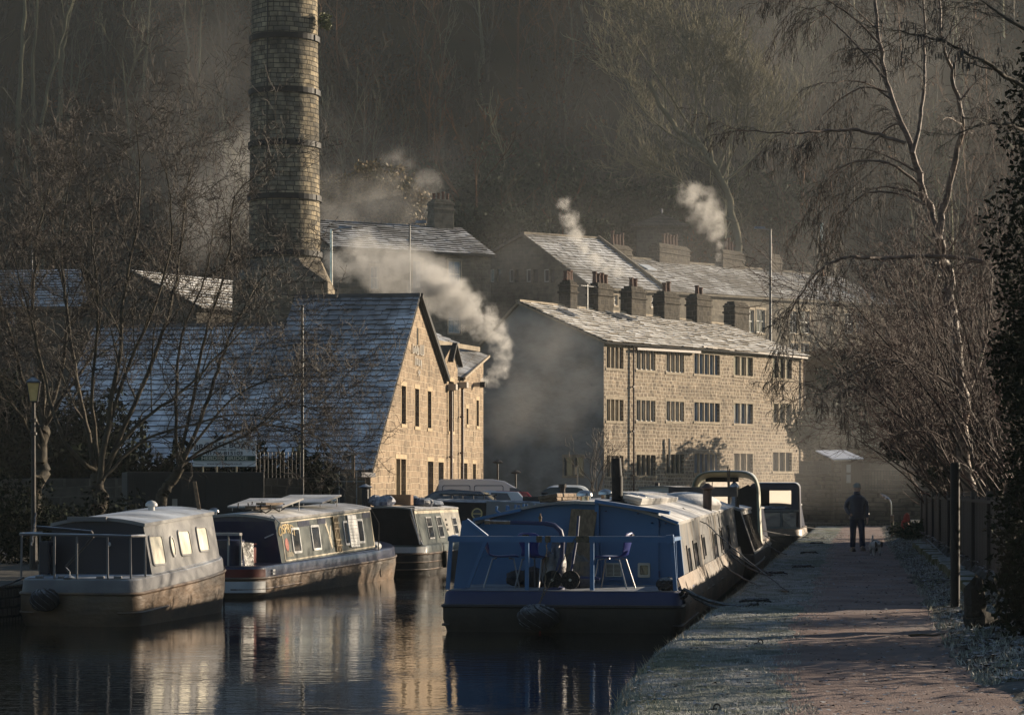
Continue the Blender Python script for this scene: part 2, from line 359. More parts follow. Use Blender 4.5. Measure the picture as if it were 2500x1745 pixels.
ys = np.concatenate([np.arange(6, 44, .25), np.arange(44, 80, .5), np.arange(80, 131, 1.0)])
def strip(name, ts, m, hf, skirt=False):
    V = []; Q = []
    cols = len(ts) + (1 if skirt else 0)
    for Y in ys:
        bx = bank(Y) + .05 * nz3(Y, 0, 1.3) + .03 * nz3(Y, 3, 4)
        if skirt: V.append((bx - .02, Y, -.6))
        for t in ts:
            tt = t + (.20 * nz3(Y, 0, .5, 9) + .10 * nz3(Y, 5, 1.9, 3) if t in (1.28, 3.0) else 0)
            V.append((bx * (1 - min(t, 1)) + bank(Y) * min(t, 1) + tt, Y, hf(t, Y)))
    for i in range(len(ys) - 1):
        for j in range(cols - 1):
            a = i * cols + j; Q.append((a, a + 1, a + cols + 1, a + cols))
    o = np_mesh(name, np.array(V), np.array(Q), m, smooth=True)
    return tag(o, kind='structure')
def gh(t, Y):
    z = GZ + .03 * nz3(t, Y * .5, 2.0) + .012 * nz3(t, Y, 7)
    if t < .2: z -= .10 * (1 - t / .2) ** 2
    if t > 3.0: z += .10 * min(1, (t - 3) / .9) + .03 * nz3(t, Y, 3, 5)
    return z
strip('grass_verge', [0, .04, .1, .2, .35, .5, .65, .8, .95, 1.1, 1.28], G['verge'], gh, skirt=True)
strip('towpath', [1.28, 1.45, 1.65, 1.9, 2.15, 2.4, 2.65, 2.85, 3.0], G['path'], lambda t, Y: gh(t, Y))
strip('far_verge', [3.0, 3.15, 3.3, 3.5, 3.7, 3.9, 4.0, 4.2, 4.6, 5.5, 7, 10, 20, 45], G['earth'], lambda t, Y: gh(t, Y) + (.22 + .05 * nz3(t, Y, 1.1) if t > 4.0 else 0))

# quay and yard on the left and far side, one slab with a stone edge
qp = [(-60, 6), (-12.6, 6), (-8.9, 30), (-7.5, 40), (-6.2, 48), (-4.7, 57), (-3.9, 62), (-3.4, 78), (6, 84), (9.2, 100), (13.6, 113), (60, 113), (60, 150), (-60, 150)]
mb = MB(); mb.add([(x, y, z) for z in (-.6, QZ) for x, y in qp], [tuple(range(14, 28))] + [(j, (j + 1) % 14, 14 + (j + 1) % 14, 14 + j) for j in range(14)])
tag(mb.build('quayside', G['cobble']), kind='structure')

# hillside
def hillz(X, Y):
    z = QZ - .3
    z += 11 * np.clip((Y - 141) / 34, 0, 1) ** 1.0 + 3 * np.clip((Y - 175) / 25, 0, 1)
    s = np.clip(Y - 200, 0, None) * .60
    right = np.clip((X - 62) / 30, 0, 1)  # unseen slope beyond the right edge, lowered to let the sun through
    z += s * (1 - .85 * right)
    if X > 75: z *= .55
    z += 2.2 * nz3(X, Y, .03) * min(1, max(0, (Y - 185) / 30)) + .5 * nz3(X, Y, .15) * min(1, max(0, (Y - 160) / 20))
    return float(z)
hx = np.arange(-110, 221, 5.0); hy = np.concatenate([[118], np.arange(141, 200, 4.0), np.arange(200, 400, 6.0)])
V = np.array([(x, y, hillz(x, y)) for y in hy for x in hx]); n = len(hx)
V[:n, 2] = -.8
Q = np.array([(i * n + j, i * n + j + 1, (i + 1) * n + j + 1, (i + 1) * n + j) for i in range(len(hy) - 1) for j in range(n - 1)])
tag(np_mesh('hillside', V, Q, G['hill'], smooth=True), kind='structure')
# plain ground under everything out to the horizon
mb = MB(); mb.add([(-700, -200, -.9), (700, -200, -.9), (700, 900, -.9), (-700, 900, -.9)], [(0, 1, 2, 3)])
tag(mb.build('ground', G['hill']), kind='structure')

# ---- ground cover: frosty blades, fallen leaves
def blades(name, n, t0, t1, y0, y1, h0, h1, w, m, pw=1.6, edge=0.0):
    u = RS.rand(n) ** pw; Y = y0 + (y1 - y0) * u
    t = t0 + (t1 - t0) * RS.rand(n)
    if edge: k = RS.rand(n) < edge; t[k] = -.03 + .12 * RS.rand(k.sum())
    clump = np.array([nz3(a * 1.0, b, 2.5) for a, b in zip(t, Y)])
    keep = RS.rand(n) < np.clip(.55 + clump * 1.6, .08, 1); Y = Y[keep]; t = t[keep]; n = len(Y)
    X = np.interp(Y, BY, BX) + t
    Z = np.array([gh(a, b) for a, b in zip(t, Y)]) - .01
    a = RS.rand(n) * 6.283; h = h0 + (h1 - h0) * RS.rand(n) ** 2
    dx = np.cos(a) * w; dy = np.sin(a) * w; lx = RS.randn(n) * h * .45; ly = RS.randn(n) * h * .45
    V = np.stack([np.stack([X - dx, Y - dy, Z], 1), np.stack([X + dx, Y + dy, Z], 1), np.stack([X + lx, Y + ly, Z + h], 1)], 1).reshape(-1, 3)
    Q = np.arange(3 * n).reshape(-1, 3)
    return tag(np_mesh(name, V, Q, m), kind='stuff')
G['blade'] = mat('frosted_grass', (0.42, 0.43, 0.42), (0.22, 0.24, 0.19), sc=1.1, rough=.8, isl=.5, c3=(0.12, 0.14, 0.05), sc3=.35, m3=.7)
G['straw'] = mat('dry_straw', (0.38, 0.32, 0.22), (0.22, 0.18, 0.12), sc=2, rough=.8, isl=.4)
G['litter'] = mat('leaf_litter', (0.03, 0.024, 0.02), (0.07, 0.05, 0.035), sc=6, rough=.9, isl=.6, frost=.5)
tag(blades('frosty_grass', 100000, -.02, 1.5, 16.2, 95, .010, .045, .005, G['blade'], pw=2.2, edge=.06), 'short frost covered grass along the canal edge', 'grass')
tag(blades('dry_grass', 1500, -.06, .2, 16.5, 75, .03, .13, .005, G['straw'], pw=1.6), 'dry straw coloured stalks hanging over the canal bank', 'grass')
tag(blades('verge_weeds', 26000, 2.95, 4.1, 20, 95, .02, .10, .008, G['blade'], pw=1.8), 'frosted weeds at the foot of the board fence', 'grass')
def litter(name, n, t0, t1, y0, y1, s, m, pw=1.6):
    u = RS.rand(n) ** pw; Y = y0 + (y1 - y0) * u; t = t0 + (t1 - t0) * RS.rand(n)
    X = np.interp(Y, BY, BX) + t; Z = np.array([gh(a, b) for a, b in zip(t, Y)]) + .006
    Z = Z + np.where(t > 4.0, .23, 0)
    a = RS.rand(n) * 6.283; k = s * (.4 + RS.rand(n)); V = []
    for q in range(4):
        an = a + q * 1.5708; V.append(np.stack([X + np.cos(an) * k, Y + np.sin(an) * k * (1.0 if q % 2 else .6), Z + RS.rand(n) * k * .7], 1))
    V = np.stack(V, 1).reshape(-1, 3)
    return tag(np_mesh(name, V, np.arange(4 * n).reshape(-1, 4), m), kind='stuff')
tag(litter('fallen_leaves', 7000, .1, 4.0, 16.5, 90, .019, G['litter']), 'small dark fallen leaves scattered over the towpath', 'leaves')
tag(litter('leaf_litter', 16000, 3.1, 6.5, 20, 80, .035, G['litter']), 'drift of frosted dead leaves below the hedge', 'leaves')

# haze
hz = MB(); hz.box((20, 185, 52), (330, 470, 108))
hm = bpy.data.materials.new('haze'); hm.use_nodes = True; N, L = nt(hm); N.remove(N['Principled BSDF'])
pv = N.new('ShaderNodeVolumePrincipled'); pv.inputs['Color'].default_value = (.80, .88, .93, 1); pv.inputs['Density'].default_value = 0.00021; pv.inputs['Anisotropy'].default_value = .2
L.new(pv.outputs[0], N['Material Output'].inputs['Volume'])
hzo = tag(hz.build('haze', hm), 'thin winter haze filling the valley', 'haze', kind='stuff')

# ================================================================ BUILDINGS
def wall(mb, f, prof, z0, ops, depth=.18):
    """prof: list of (x, ztop); ops: (xa, xb, za, zb); f(x,z,off) ; faces outwards = off>0"""
    xs = sorted(set([p[0] for p in prof] + [o[0] for o in ops] + [o[1] for o in ops]))
    xs = [x for x in xs if prof[0][0] - 1e-6 <= x <= prof[-1][0] + 1e-6]
    top = lambda x: float(np.interp(x, [p[0] for p in prof], [p[1] for p in prof]))
    for a, b in zip(xs[:-1], xs[1:]):
        if b - a < 1e-5: continue
        mid = (a + b) / 2
        iv = sorted([(o[2], o[3]) for o in ops if o[0] < mid < o[1]])
        z = z0
        for za, zb in iv:
            mb.add([f(a, z, 0), f(b, z, 0), f(b, za, 0), f(a, za, 0)], [(0, 1, 2, 3)]); z = zb
        mb.add([f(a, z, 0), f(b, z, 0), f(b, top(b), 0), f(a, top(a), 0)], [(0, 1, 2, 3)])
    for xa, xb, za, zb in ops:
        q = [(xa, za), (xb, za), (xb, zb), (xa, zb)]
        for i in range(4):
            (a, b), (c, d) = q[i], q[(i + 1) % 4]
            mb.add([f(a, b, 0), f(a, b, -depth), f(c, d, -depth), f(c, d, 0)], [(0, 1, 2, 3)])

def rect(x0, x1, z0, z1): return [(x0, z0), (x1, z0), (x1, z1), (x0, z1)]

def slates(name, E0, E1, R0, R1, rows, sw, m, parent, th=.03, lift=.05, jit=.02, holes=(), over=.10):
    """overlapping slates from eave E0-E1 up to ridge R0-R1"""
    E0, E1, R0, R1 = map(Vector, (E0, E1, R0, R1))
    nrm = (E1 - E0).cross(R0 - E0).normalized()
    if nrm.z < 0: nrm = -nrm
    mb = MB()
    for i in range(rows):
        a = (i / rows) ** 1.0; b = min(1.0, (i + 1.25) / rows)
        L0 = E0.lerp(R0, a); L1 = E1.lerp(R1, a); U0 = E0.lerp(R0, b); U1 = E1.lerp(R1, b)
        ln = (L1 - L0).length; x = random.uniform(-sw, 0); w0 = sw * (1.25 - .5 * i / rows)
        while x < ln:
            w = w0 * random.uniform(.65, 1.35); x2 = min(x + w, ln); x1 = max(x, 0)
            if x2 - x1 > .03:
                s0, s1 = x1 / ln, (x2 - .012) / ln
                dz = lift + random.uniform(-jit, jit) * .5; dn = (E0 - R0).normalized() * random.uniform(-jit, jit)
                p = [L0.lerp(L1, s0) + nrm * dz + dn, L0.lerp(L1, s1) + nrm * (dz + random.uniform(-.006, .006)) + dn, U0.lerp(U1, s1) + nrm * .004, U0.lerp(U1, s0) + nrm * .004]
                q = [p[0] - nrm * th, p[1] - nrm * th]
                mb.add(p + q, [(0, 1, 2, 3), (4, 5, 1, 0), (4, 0, 3), (5, 2, 1)])
            x = x2 if x2 < ln else ln + 1
    o = mb.build(name, m, parent)
    md = MB(); md.add([E0 - nrm * .02, E1 - nrm * .02, R1 - nrm * .02, R0 - nrm * .02, E0 - nrm * .12, E1 - nrm * .12, R1 - nrm * .12, R0 - nrm * .12], [(0, 1, 2, 3), (7, 6, 5, 4), (0, 4, 5, 1), (1, 5, 6, 2), (2, 6, 7, 3), (3, 7, 4, 0)])
    md.build('roof_boards', G['under'], o)
    return o

def casement(parent, f, x0, x1, z0, z1, lights, surround, glass, depth=.12, mull=.05, sill=True, bar=False, paint=None):
    """stone surround, mullions, glass; optional painted sash bars"""
    mb = MB(); t = .10
    if sill:
        mb.prism(rect(x0 - .1, x1 + .1, z0 - .13, z0), f, -.05, .035)
        mb.prism(rect(x0 - .12, x1 + .12, z1, z1 + .17), f, -.05, .012)
    for i in range(1, lights):
        x = x0 + (x1 - x0) * i / lights; mb.prism(rect(x - mull, x + mull, z0, z1), f, -depth, -.01)
    if sill:
        for a_, b_ in ((x0 - .085, x0 - .001), (x1 + .001, x1 + .085)): mb.prism(rect(a_, b_, z0 - .002, z1 + .002), f, -.05, .006)
    if not mb.v: mb.prism(rect(x0, x1, z0 - .05, z0), f, -.05, .02)
    w = mb.build('window', surround, parent)
    g = MB(); g.prism(rect(x0, x1, z0, z1), f, -depth - .05, -depth - .03); g.build('pane', glass, w)
    if paint:
        s = MB()
        for i in range(lights):
            a = x0 + (x1 - x0) * i / lights + (mull if i else 0); b = x0 + (x1 - x0) * (i + 1) / lights - (mull if i < lights - 1 else 0)
            s.ring(rect(a, b, z0, z1), rect(a + .045, b - .045, z0 + .05, z1 - .05), f, -depth - .02, -depth + .03)
            if bar:
                m_ = (z0 + z1) / 2; s.prism(rect(a + .04, b - .04, m_ - .025, m_ + .025), f, -depth - .015, -depth + .02)
                if bar == 2: c = (a + b) / 2; s.prism(rect(c - .015, c + .015, z0 + .05, z1 - .05), f, -depth - .018, -depth + .012)
        s.build('sash', paint, w)
    return w

def stack(parent, c, w, d, z0, z1, pots, m=None, ph=.6, pr=.13, cap=True):
    """chimney stack with stepped cap and a row of pots, local coordinates of the parent"""
    m = m or G['stack_stone']; x, y = c; mb = MB()
    mb.box((x, y, (z0 + z1) / 2), (w, d, z1 - z0))
    if cap:
        mb.box((x, y, z1 - .30), (w + .14, d + .14, .12)); mb.box((x, y, z1 + .06), (w + .1, d + .1, .12))
        mb.box((x, y, z1 + .18), (w - .06, d - .06, .13)); mb.box((x, y, z1 + .30), (w - .3, d - .24, .12))
    s = mb.build('chimney_stack', m, parent, bevel=.03)
    for i in range(pots):
        px = x + (i - (pots - 1) / 2) * min(.42, (w - .1) / max(1, pots)); q = MB(); h = ph * random.uniform(.8, 1.15)
        q.lathe((px, y, z1 + (.34 if cap else 0)), [(pr * 1.1, 0), (pr * .95, h * .2), (pr * .85, h * .8), (pr * 1.15, h * .86), (pr * 1.1, h), (pr * .7, h)], 10)
        q.build('chimney_pot', G['pot'], s, smooth=True)
    return s

def frame_xy(origin, az):
    """local frame: x along azimuth az, y away to the left-behind (outwards = -y)"""
    o = Vector(origin); return o, math.pi / 2 - R(az)

# ---------------------------------------------------------------- the mill (front wall along the canal)
AZM = math.degrees(math.atan2(.1669, 1))     # 9.5 degrees
# local x runs along the gable wall away from the camera, local y to the left (into the building)
mo = Vector((-5.04, 87.7, QZ)); marz = math.pi / 2 - R(AZM)
mill = empty('mill_building', mo, marz, 'honey stone mill with steep frosted slate roof and gables facing the canal', 'mill')
def mx(px, off=0.0):   # local x on the gable wall plane seen at photo column px
    k = (px - 1250) / F; ca, sa = math.cos(marz), math.sin(marz)
    return (k * mo.y - mo.x) / (ca - k * sa)
def mz(v, x): return 2 - (v - HZ) / F * (mo.y + x * math.sin(marz)) - QZ
fm = lambda x, z, o: Vector((x, -o, z))
X1, X2, X3, X4, X5, X6 = mx(905), mx(1018), mx(1086), mx(1097), mx(1122), mx(1180)
zE, zP, zV = mz(1135, X1), mz(722, X2), mz(925, X3)
zS = mz(880, X4); zPk = mz(842, mx(1104)); zR = mz(925, X5) ; zEnd = mz(872, X6)
prof = [(X1, zE), (X2, zP), (X3, zV), (X3 + .02, zS), (mx(1104), zPk), (mx(1117), zS - .1), (mx(1117) + .02, zR), (X6, zEnd)]
ops = []
def mop(p0, p1, v0, v1, lights, surround='dressed', **kw):
    a, b = mx(p0), mx(p1); c = (a + b) / 2; zt, zb = mz(v0, c), mz(v1, c)
    ops.append((a, b, zb, zt)); W_.append((a, b, zb, zt, lights, kw))
W_ = []
for p0, p1, v0, v1, li in ((980, 991, 942, 1035, 1), (1013, 1023, 949, 1041, 1), (1044, 1053, 955, 1045, 1), (1095, 1108, 931, 1053, 1),
                           (1138.5, 1143.5, 997, 1036, 1), (1163, 1169, 977, 1040, 1),
                           (967, 991, 1120, 1217, 2), (1044, 1058, 1126, 1218, 1), (1070, 1083, 1128, 1218, 1), (1098, 1107, 1129, 1218, 1), (1124, 1141, 1130, 1218, 2), (1154, 1162, 1132, 1218, 1)):
    mop(p0, p1, v0, v1, li)
mb = MB(); wall(mb, fm, prof, 0, ops, .28)
# back and left closure walls
D = 12.6
mb.add([(X1, 0, 0), (X1, D, 0), (X1, D, zE), (X1, 0, zE)], [(0, 3, 2, 1)])
mb.add([(X6, 0, 0), (X6, 9, 0), (X6, 9, zEnd), (X6, 0, zEnd)], [(0, 1, 2, 3)])
mb.add([(X1, D, 0), (X6, D, 0), (X6, D, zEnd), (X2, D, zP - 1.2), (X1, D, zE)], [(0, 4, 3, 2, 1)])
mb.build('wall', G['mill_stone'], mill)
for a, b, zb, zt, li, kw in W_:
    casement(mill, fm, a, b, zb, zt, li, G['dressed'], G['glass'], depth=.22, mull=.05, bar=(1 if zb < 3 else 0), paint=(G['white'] if zb < 3 else G['black']), sill=True)
# roofs: near slope up to the tall ridge, lower wing behind the trees, far slope, low roofs behind
RL = 4.9
zW = 8.45 - QZ; fx = (zW - zE) / (zP - zE)
slates('roof', (X1 - .25, -.12, zE - .2), (X1 - .25, RL, zE - .2), (X2, -.12, zP), (X2, RL, zP), 33, .55, G['slate_mill'], mill, th=.04, lift=.07, jit=.05)
slates('roof', (X1 - .25, RL + .02, zE - .2), (X1 - .25, D, zE - .2), (X1 + (X2 - X1) * fx, RL + .02, zW), (X1 + (X2 - X1) * fx, D, zW), 28, .55, G['slate_mill'], mill, th=.04, lift=.07, jit=.05)
slates('roof', (X3, RL, zV - .1), (X3, -.1, zV - .1), (X2 + .02, RL, zP), (X2 + .02, -.1, zP), 14, .46, G['slate_mill'], mill)
slates('roof', (X6, -.2, zEnd + .05), (X5, -.2, zR), (X6, 4.5, zEnd + 2.1), (X5, 4.5, zR + 1.6), 11, .5, G['slate_old'], mill)
mb = MB(); mb.bar((X2, -.15, zP + .03), (X2, RL, zP + .03), .26, .14); mb.bar((X1 + (X2 - X1) * fx, RL, zW + .03), (X1 + (X2 - X1) * fx, D, zW + .03), .26, .14)
mb.build('ridge_tiles', G['slate_mill'], mill)
mb = MB()
mb.bar((X2 + .03, -.16, zP + .02), (X3, -.16, zV - .02), .14, .2)
mb.bar((mx(1104), -.12, zPk + .06), (X4 - .25, -.12, zS - .05), .2, .09); mb.bar((mx(1104), -.12, zPk + .06), (mx(1118), -.12, zS - .15), .2, .09)
mb.build('verge_board', G['black'], mill)
mb = MB(); mb.bar((X5 - .2, -.25, zR + .02), (X6 + .1, -.25, zEnd + .06), .09, .10); mb.bar((X2 + 2.0, 4.3, zP - .9), (X6 - .1, .2, zEnd + .35), .16, .2)
mb.build('fascia', G['dressed_dark'], mill)
# dormer sides and top
mb = MB(); xc = mx(1104); xl, xr = X3 + .02, mx(1117)
mb.add([(xl, 0, zV - 1), (xl, 3, zV - 1), (xl, 3, zS), (xl, 0, zS), (xc, 0, zPk), (xc, 3, zPk), (xr, 0, zS), (xr, 3, zS), (xr, 0, zR - 1), (xr, 3, zR - 1)], [(0, 3, 2, 1), (3, 4, 5, 2), (4, 6, 7, 5), (6, 8, 9, 7)])
mb.build('dormer', G['dark_stone'], mill)
# downpipes with hopper heads
for p, v0, v1 in ((1093, 940, 1222), (1120, 935, 1210)):
    x = mx(p); q = MB(); q.tube([(x, -.16, mz(v0, x)), (x, -.16, mz(v1, x))], .065, 8)
    for k in (.3, .62): q.box((x, -.14, mz(v0 + (v1 - v0) * k, x)), (.2, .16, .07))
    dp = q.build('downpipe', G['pipe'], mill, smooth=True)
    q = MB(); q.box((x, -.22, mz(v0 + 5, x)), (.42, .34, .26)); q.build('hopper_head', mat('hopper_grey', (.28, .24, .2), rough=.6), dp, bevel=.02)
# flue that smokes, wall vent, crack slot, small boxes
xf = mx(1156); q = MB(); q.tube([(xf, 0, mz(939, xf)), (xf, -.32, mz(939, xf))], .10, 10); q.build('flue_pipe', G['galv'], mill, smooth=True)
q = MB(); q.tube([(xf, -.30, mz(939, xf)), (xf, -.52, mz(939, xf))], .13, 10); q.build('flue_cowl', G['black'], mill, smooth=True)
q = MB(); x = mx(1157)
for k in range(7): q.prism(rect(x - .12, x + .12, mz(1056 + k * 5, x), mz(1053.5 + k * 5, x)), fm, 0, .02)
q.build('wall_grille', G['dressed_dark'], mill)
q = MB(); x = mx(1161); q.prism(rect(x - .3, x + .35, mz(1215, x), mz(1186, x)), fm, 0, .3); q.build('meter_box', G['pipe'], mill, bevel=.02)
# metal letters fixed to the gable: too slanted to read, so plain strokes like the ones seen
q = MB()
def stroke(px, v0, v1, w=.035):
    x = mx(px); q.prism(rect(x - w, x + w, mz(v1, x), mz(v0, x)), fm, .03, .06)
for px, v0, v1 in ((1005, 839, 862), (1008, 848, 862), (1010.5, 846, 861), (1013, 850, 864), (1015, 842, 858), (1017, 846, 864), (1019, 849, 866), (1023, 842, 866), (1026, 842, 867), (1029, 842, 867), (1031.5, 842, 868),
                   (1011, 868, 892), (1014, 876, 891), (1016, 878, 891), (1019, 876, 893), (1021, 879, 893), (1024, 877, 892), (1025.5, 880, 900), (1018, 905, 912), (1020, 903, 918), (1022, 905, 912)):
    stroke(px, v0, v1)
for px, v in ((1006, 861), (1011, 846), (1017, 865), (1026, 866), (1030, 867), (1015, 876), (1021, 892)):
    x = mx(px); q.prism(rect(x - .12, x + .12, mz(v + 1, x), mz(v - 1, x)), fm, .03, .06)
LET = mat('bright_letters', (.6, .58, .55), rough=.3, metal=.6)
for za_, zb_ in ((866.5, 820), (900.5, 866.5), (930, 900.5)):
    zlo, zhi = mz(za_ + .5, mx(1018)), mz(zb_, mx(1018)); r_ = MB()
    for i in range(0, len(q.v), 8):
        vs8 = q.v[i:i + 8]; c8 = sum(v[2] for v in vs8) / 8
        if zlo <= c8 < zhi: r_.add(vs8, [(3, 2, 1, 0), (4, 5, 6, 7), (0, 1, 5, 4), (1, 2, 6, 5), (2, 3, 7, 6), (3, 0, 4, 7)])
    if r_.v: r_.build('wall_lettering', LET, mill)
q = MB(); x = mx(1018.5); q.prism(rect(x - .07, x + .03, mz(842, x), mz(800, x)), fm, -.2, .01); q.build('slit_opening', G['black'], mill)
q = MB(); x = mx(1019.8); q.prism(rect(x - .03, x + .03, mz(842, x), mz(800, x)), fm, 0, .04); q.build('slit_trim', G['dressed'], mill)
# low porch under the eave at the near corner
q = MB(); q.box((X1 - 1.2, 2.2, zE - .35), (2.2, 4.8, .16)); q.build('porch_roof', G['slate_mill'], mill)
q = MB(); q.bar((X1 - 2.3, .2, zE - .42), (X1 - 2.3, 4.6, zE - .42), .08, .22); q.build('porch_beam', G['wood'], mill)
for yy in (.35, 1.9): q = MB(); q.box((X1 - 2.2, yy, (zE - .4) / 2), (.34, .34, zE - .4)); q.build('porch_post', G['dark_stone'], mill, bevel=.02)
MSMOKE = mill.matrix_basis @ Vector((xf, -.95, mz(939, xf)))

# ---------------------------------------------------------------- round mill chimney
co = Vector((-9.30, 100.5, QZ))
chim = empty('mill_chimney', co, 0, 'tall round tapering stone mill chimney strapped with black iron bands', 'chimney')
def chr_(z): return float(np.interp(z, [9, 22.5, 40], [1.49, 1.33, 1.2]))
q = MB(); prof_ = [(chr_(z), z) for z in np.arange(7.5, 29, .5)]
q.lathe((0, 0, 0), prof_, 40); q.build('shaft', G['chim_stone'], chim, smooth=True)
for v in (84, 216, 346, 477, 615):
    z = 2 + (HZ - v) / F * (co.y - 1.4) - QZ; q = MB(); r = chr_(z)
    q.lathe((0, 0, z), [(r - .05, -.11), (r + .09, -.11), (r + .09, .11), (r - .05, .11)], 40)
    q.box((r * .92, -.55, 0 + z), (.12, .3, .2)); q.build('iron_band', G['black'], chim)
q = MB(); s = 1.92; r8 = 1.56
zb, zt = 2 + (HZ - 690) / F * 99 - QZ, 2 + (HZ - 630) / F * 99 - QZ
def sq(h, c):   # square with cut corners
    return [(-h, -h + c), (-h + c, -h), (h - c, -h), (h, -h + c), (h, h - c), (h - c, h), (-h + c, h), (-h, h - c)]
q.loft([[(x, y, z) for x, y in sq(h, c)] for h, c, z in ((s, .02, 0), (s, .02, zb), (1.62, .72, zt - .3), (1.50, .80, zt))])
q.build('plinth', stone('plinth_stone', (0.24, 0.20, 0.14), (0.14, 0.12, 0.10), (0.06, 0.055, 0.05), bw=.55, rh=.27, ms=.014, sa=.75, bump=.9, fade=.4), chim)
q = MB(); q.tube([(chr_(z) * -.42, -chr_(z) * .91 - .02, z) for z in (8, 12, 16, 20, 26)], .03, 6); q.build('conductor_strap', G['iron'], chim)

# ---------------------------------------------------------------- weavers' cottages
AZH = 35.5
ho = Vector((4.67, 125, QZ)); hrz = math.pi / 2 - R(AZH)
cot = empty('cottage_row', ho, hrz, 'three storey row of stone weavers cottages with mullioned windows lit by the sun', 'cottages')
def lx(o, rz, px, off=0.0):
    k = (px - 1250) / F; ca, sa = math.cos(rz), math.sin(rz)
    # point = o + x*(ca,sa) + y*(-sa,ca)
    return (k * (o.y + off * ca) - (o.x - off * sa)) / (ca - k * sa)
def lz(o, rz, v, x, y=0.0, base=QZ): return 2 - (v - HZ) / F * (o.y + x * math.sin(rz) + y * math.cos(rz)) - base
hx_ = lambda p: lx(ho, hrz, p); hz_ = lambda v, x: lz(ho, hrz, v, x)
HL = hx_(1962); ops = []; W2 = []
cols = [((1481, 1522), 4), ((1554, 1600), 4), ((1627, 1670), 4), ((1695, 1757), 5), ((1792, 1838), 3), ((1887, 1933), 3)]
rowv = [((847, 899), (852, 903), (858, 909), (865, 914), (871, 917), (876, 923)),
        ((975, 1027), (977, 1028), (980, 1028), (983, 1029), (985, 1034), (986, 1032)),
        ((1112, 1163), (1110, 1160), (1109, 1155), (1108, 1154), (1107, 1153), (1104, 1150))]
gl = [G['glass'], G['glass'], G['glass'], G['glass_sky'], G['glass_sky'], G['glass']]
for r_ in range(3):
    for c_, ((p0, p1), li) in enumerate(cols):
        a, b = hx_(p0), hx_(p1); v0, v1 = rowv[r_][c_]; m_ = (a + b) / 2
        zt, zb = hz_(v0, m_), hz_(v1, m_); ops.append((a, b, zb, zt)); W2.append((a, b, zb, zt, li, c_))
zeL, zeR = hz_(832, 0), hz_(868, HL)
mb = MB(); wall(mb, fm, [(0, zeL), (HL, zeR)], -1, ops, .16)
mb.add([(HL, 0, -1), (HL, 9, -1), (HL, 9, zeR - 1), (HL, 5.2, zeR + 2.0), (HL, 0, zeR)], [(0, 1, 2, 3, 4)])
mb.build('wall', G['house_stone'], cot)
for a, b, zb, zt, li, c_ in W2:
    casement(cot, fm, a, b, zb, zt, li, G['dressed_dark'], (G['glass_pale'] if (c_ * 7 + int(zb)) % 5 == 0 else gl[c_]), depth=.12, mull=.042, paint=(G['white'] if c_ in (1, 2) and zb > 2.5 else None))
GA = 5.26
def gx(px):   # local y on the left end wall
    k = (px - 1250) / F; ca, sa = math.cos(hrz), math.sin(hrz)
    return (k * ho.y - ho.x) / (-sa - k * ca)
yA = gx(1268); zA = lz(ho, hrz, 737, 0, yA); yB = 9.6; zB = zA - 3.6
fg = lambda y, z, o: Vector((-o, y, z))
mb = MB(); go_ = []
for p0, p1, v0, v1 in ((1377, 1397, 1117, 1160), (1402, 1423, 1117, 1160)):
    a, b = gx(p1), gx(p0); go_.append((a, b, lz(ho, hrz, v1, 0, a), lz(ho, hrz, v0, 0, a)))
prg = [(0, zeL), (yA, zA), (yB, zB)]
xs_ = sorted(set([0, yA, yB] + [o[0] for o in go_] + [o[1] for o in go_]))
mbw = MB(); wall(mbw, lambda y, z, o: fg(y, z, o), prg, -1, go_, .15)
mbw.build('rendered_end_wall', G['render'], cot)
for a, b, zb, zt in go_: casement(cot, fg, a, b, zb, zt, 1, G['dressed_dark'], G['glass'], depth=.1)
zr_ = lambda x: zA + (zeR + 2.0 + .0 - zA) * x / HL
ridge0, ridge1 = (-.15, yA, zA + .05), (HL + .15, yA, zr_(HL))
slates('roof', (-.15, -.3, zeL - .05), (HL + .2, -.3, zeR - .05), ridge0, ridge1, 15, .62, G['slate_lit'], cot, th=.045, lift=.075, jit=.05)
slates('roof', (HL + .15, yB, zB - .3), (-.15, yB, zB), (HL + .15, yA, zr_(HL)), (-.15, yA, zA + .05), 10, .8, G['slate_old'], cot)
q = MB(); q.bar(ridge0, ridge1, .3, .14); q.build('ridge_tiles', G['dressed_dark'], cot)
q = MB(); q.bar((-.12, -.25, zeL - .12), (-.12, yA, zA - .05), .12, .12); q.bar((-.12, yA, zA - .05), (-.12, yB, zB - .1), .12, .12); q.build('verge', G['dressed_dark'], cot)
q = MB(); xg = hx_(1700); q.bar((hx_(1545), -.24, zeL - .28), (xg, -.24, zeL - .25 + (zeR - zeL) * xg / HL), .12, .12); q.bar((xg + .3, -.24, hz_(846, xg)), (HL, -.24, zeR - .15), .10, .10); q.build('gutter', G['pipe'], cot)
for p, v0 in ((1542, 836), (1961, 872)):
    x = hx_(p) - (.12 if p > 1900 else 0); q = MB(); q.tube([(x, -.12, hz_(v0, x)), (x, -.14, 0)], .05, 8)
    for k in (.25, .5, .75): q.box((x, -.11, hz_(v0, x) * k), (.16, .12, .08))
    q.build('downpipe', G['pipe'], cot, smooth=True)
q = MB(); x = hx_(1628); q.tube([(x, -.15, hz_(1138, x)), (x, -.15, hz_(1070, x))], .06, 8); q.build('vent_pipe', G['galv'], cot, smooth=True)
for p0, p1 in ((1394, 1399), (1481, 1487), (1520, 1570), (1600, 1658), (1683, 1735), (1775, 1824)):
    pass
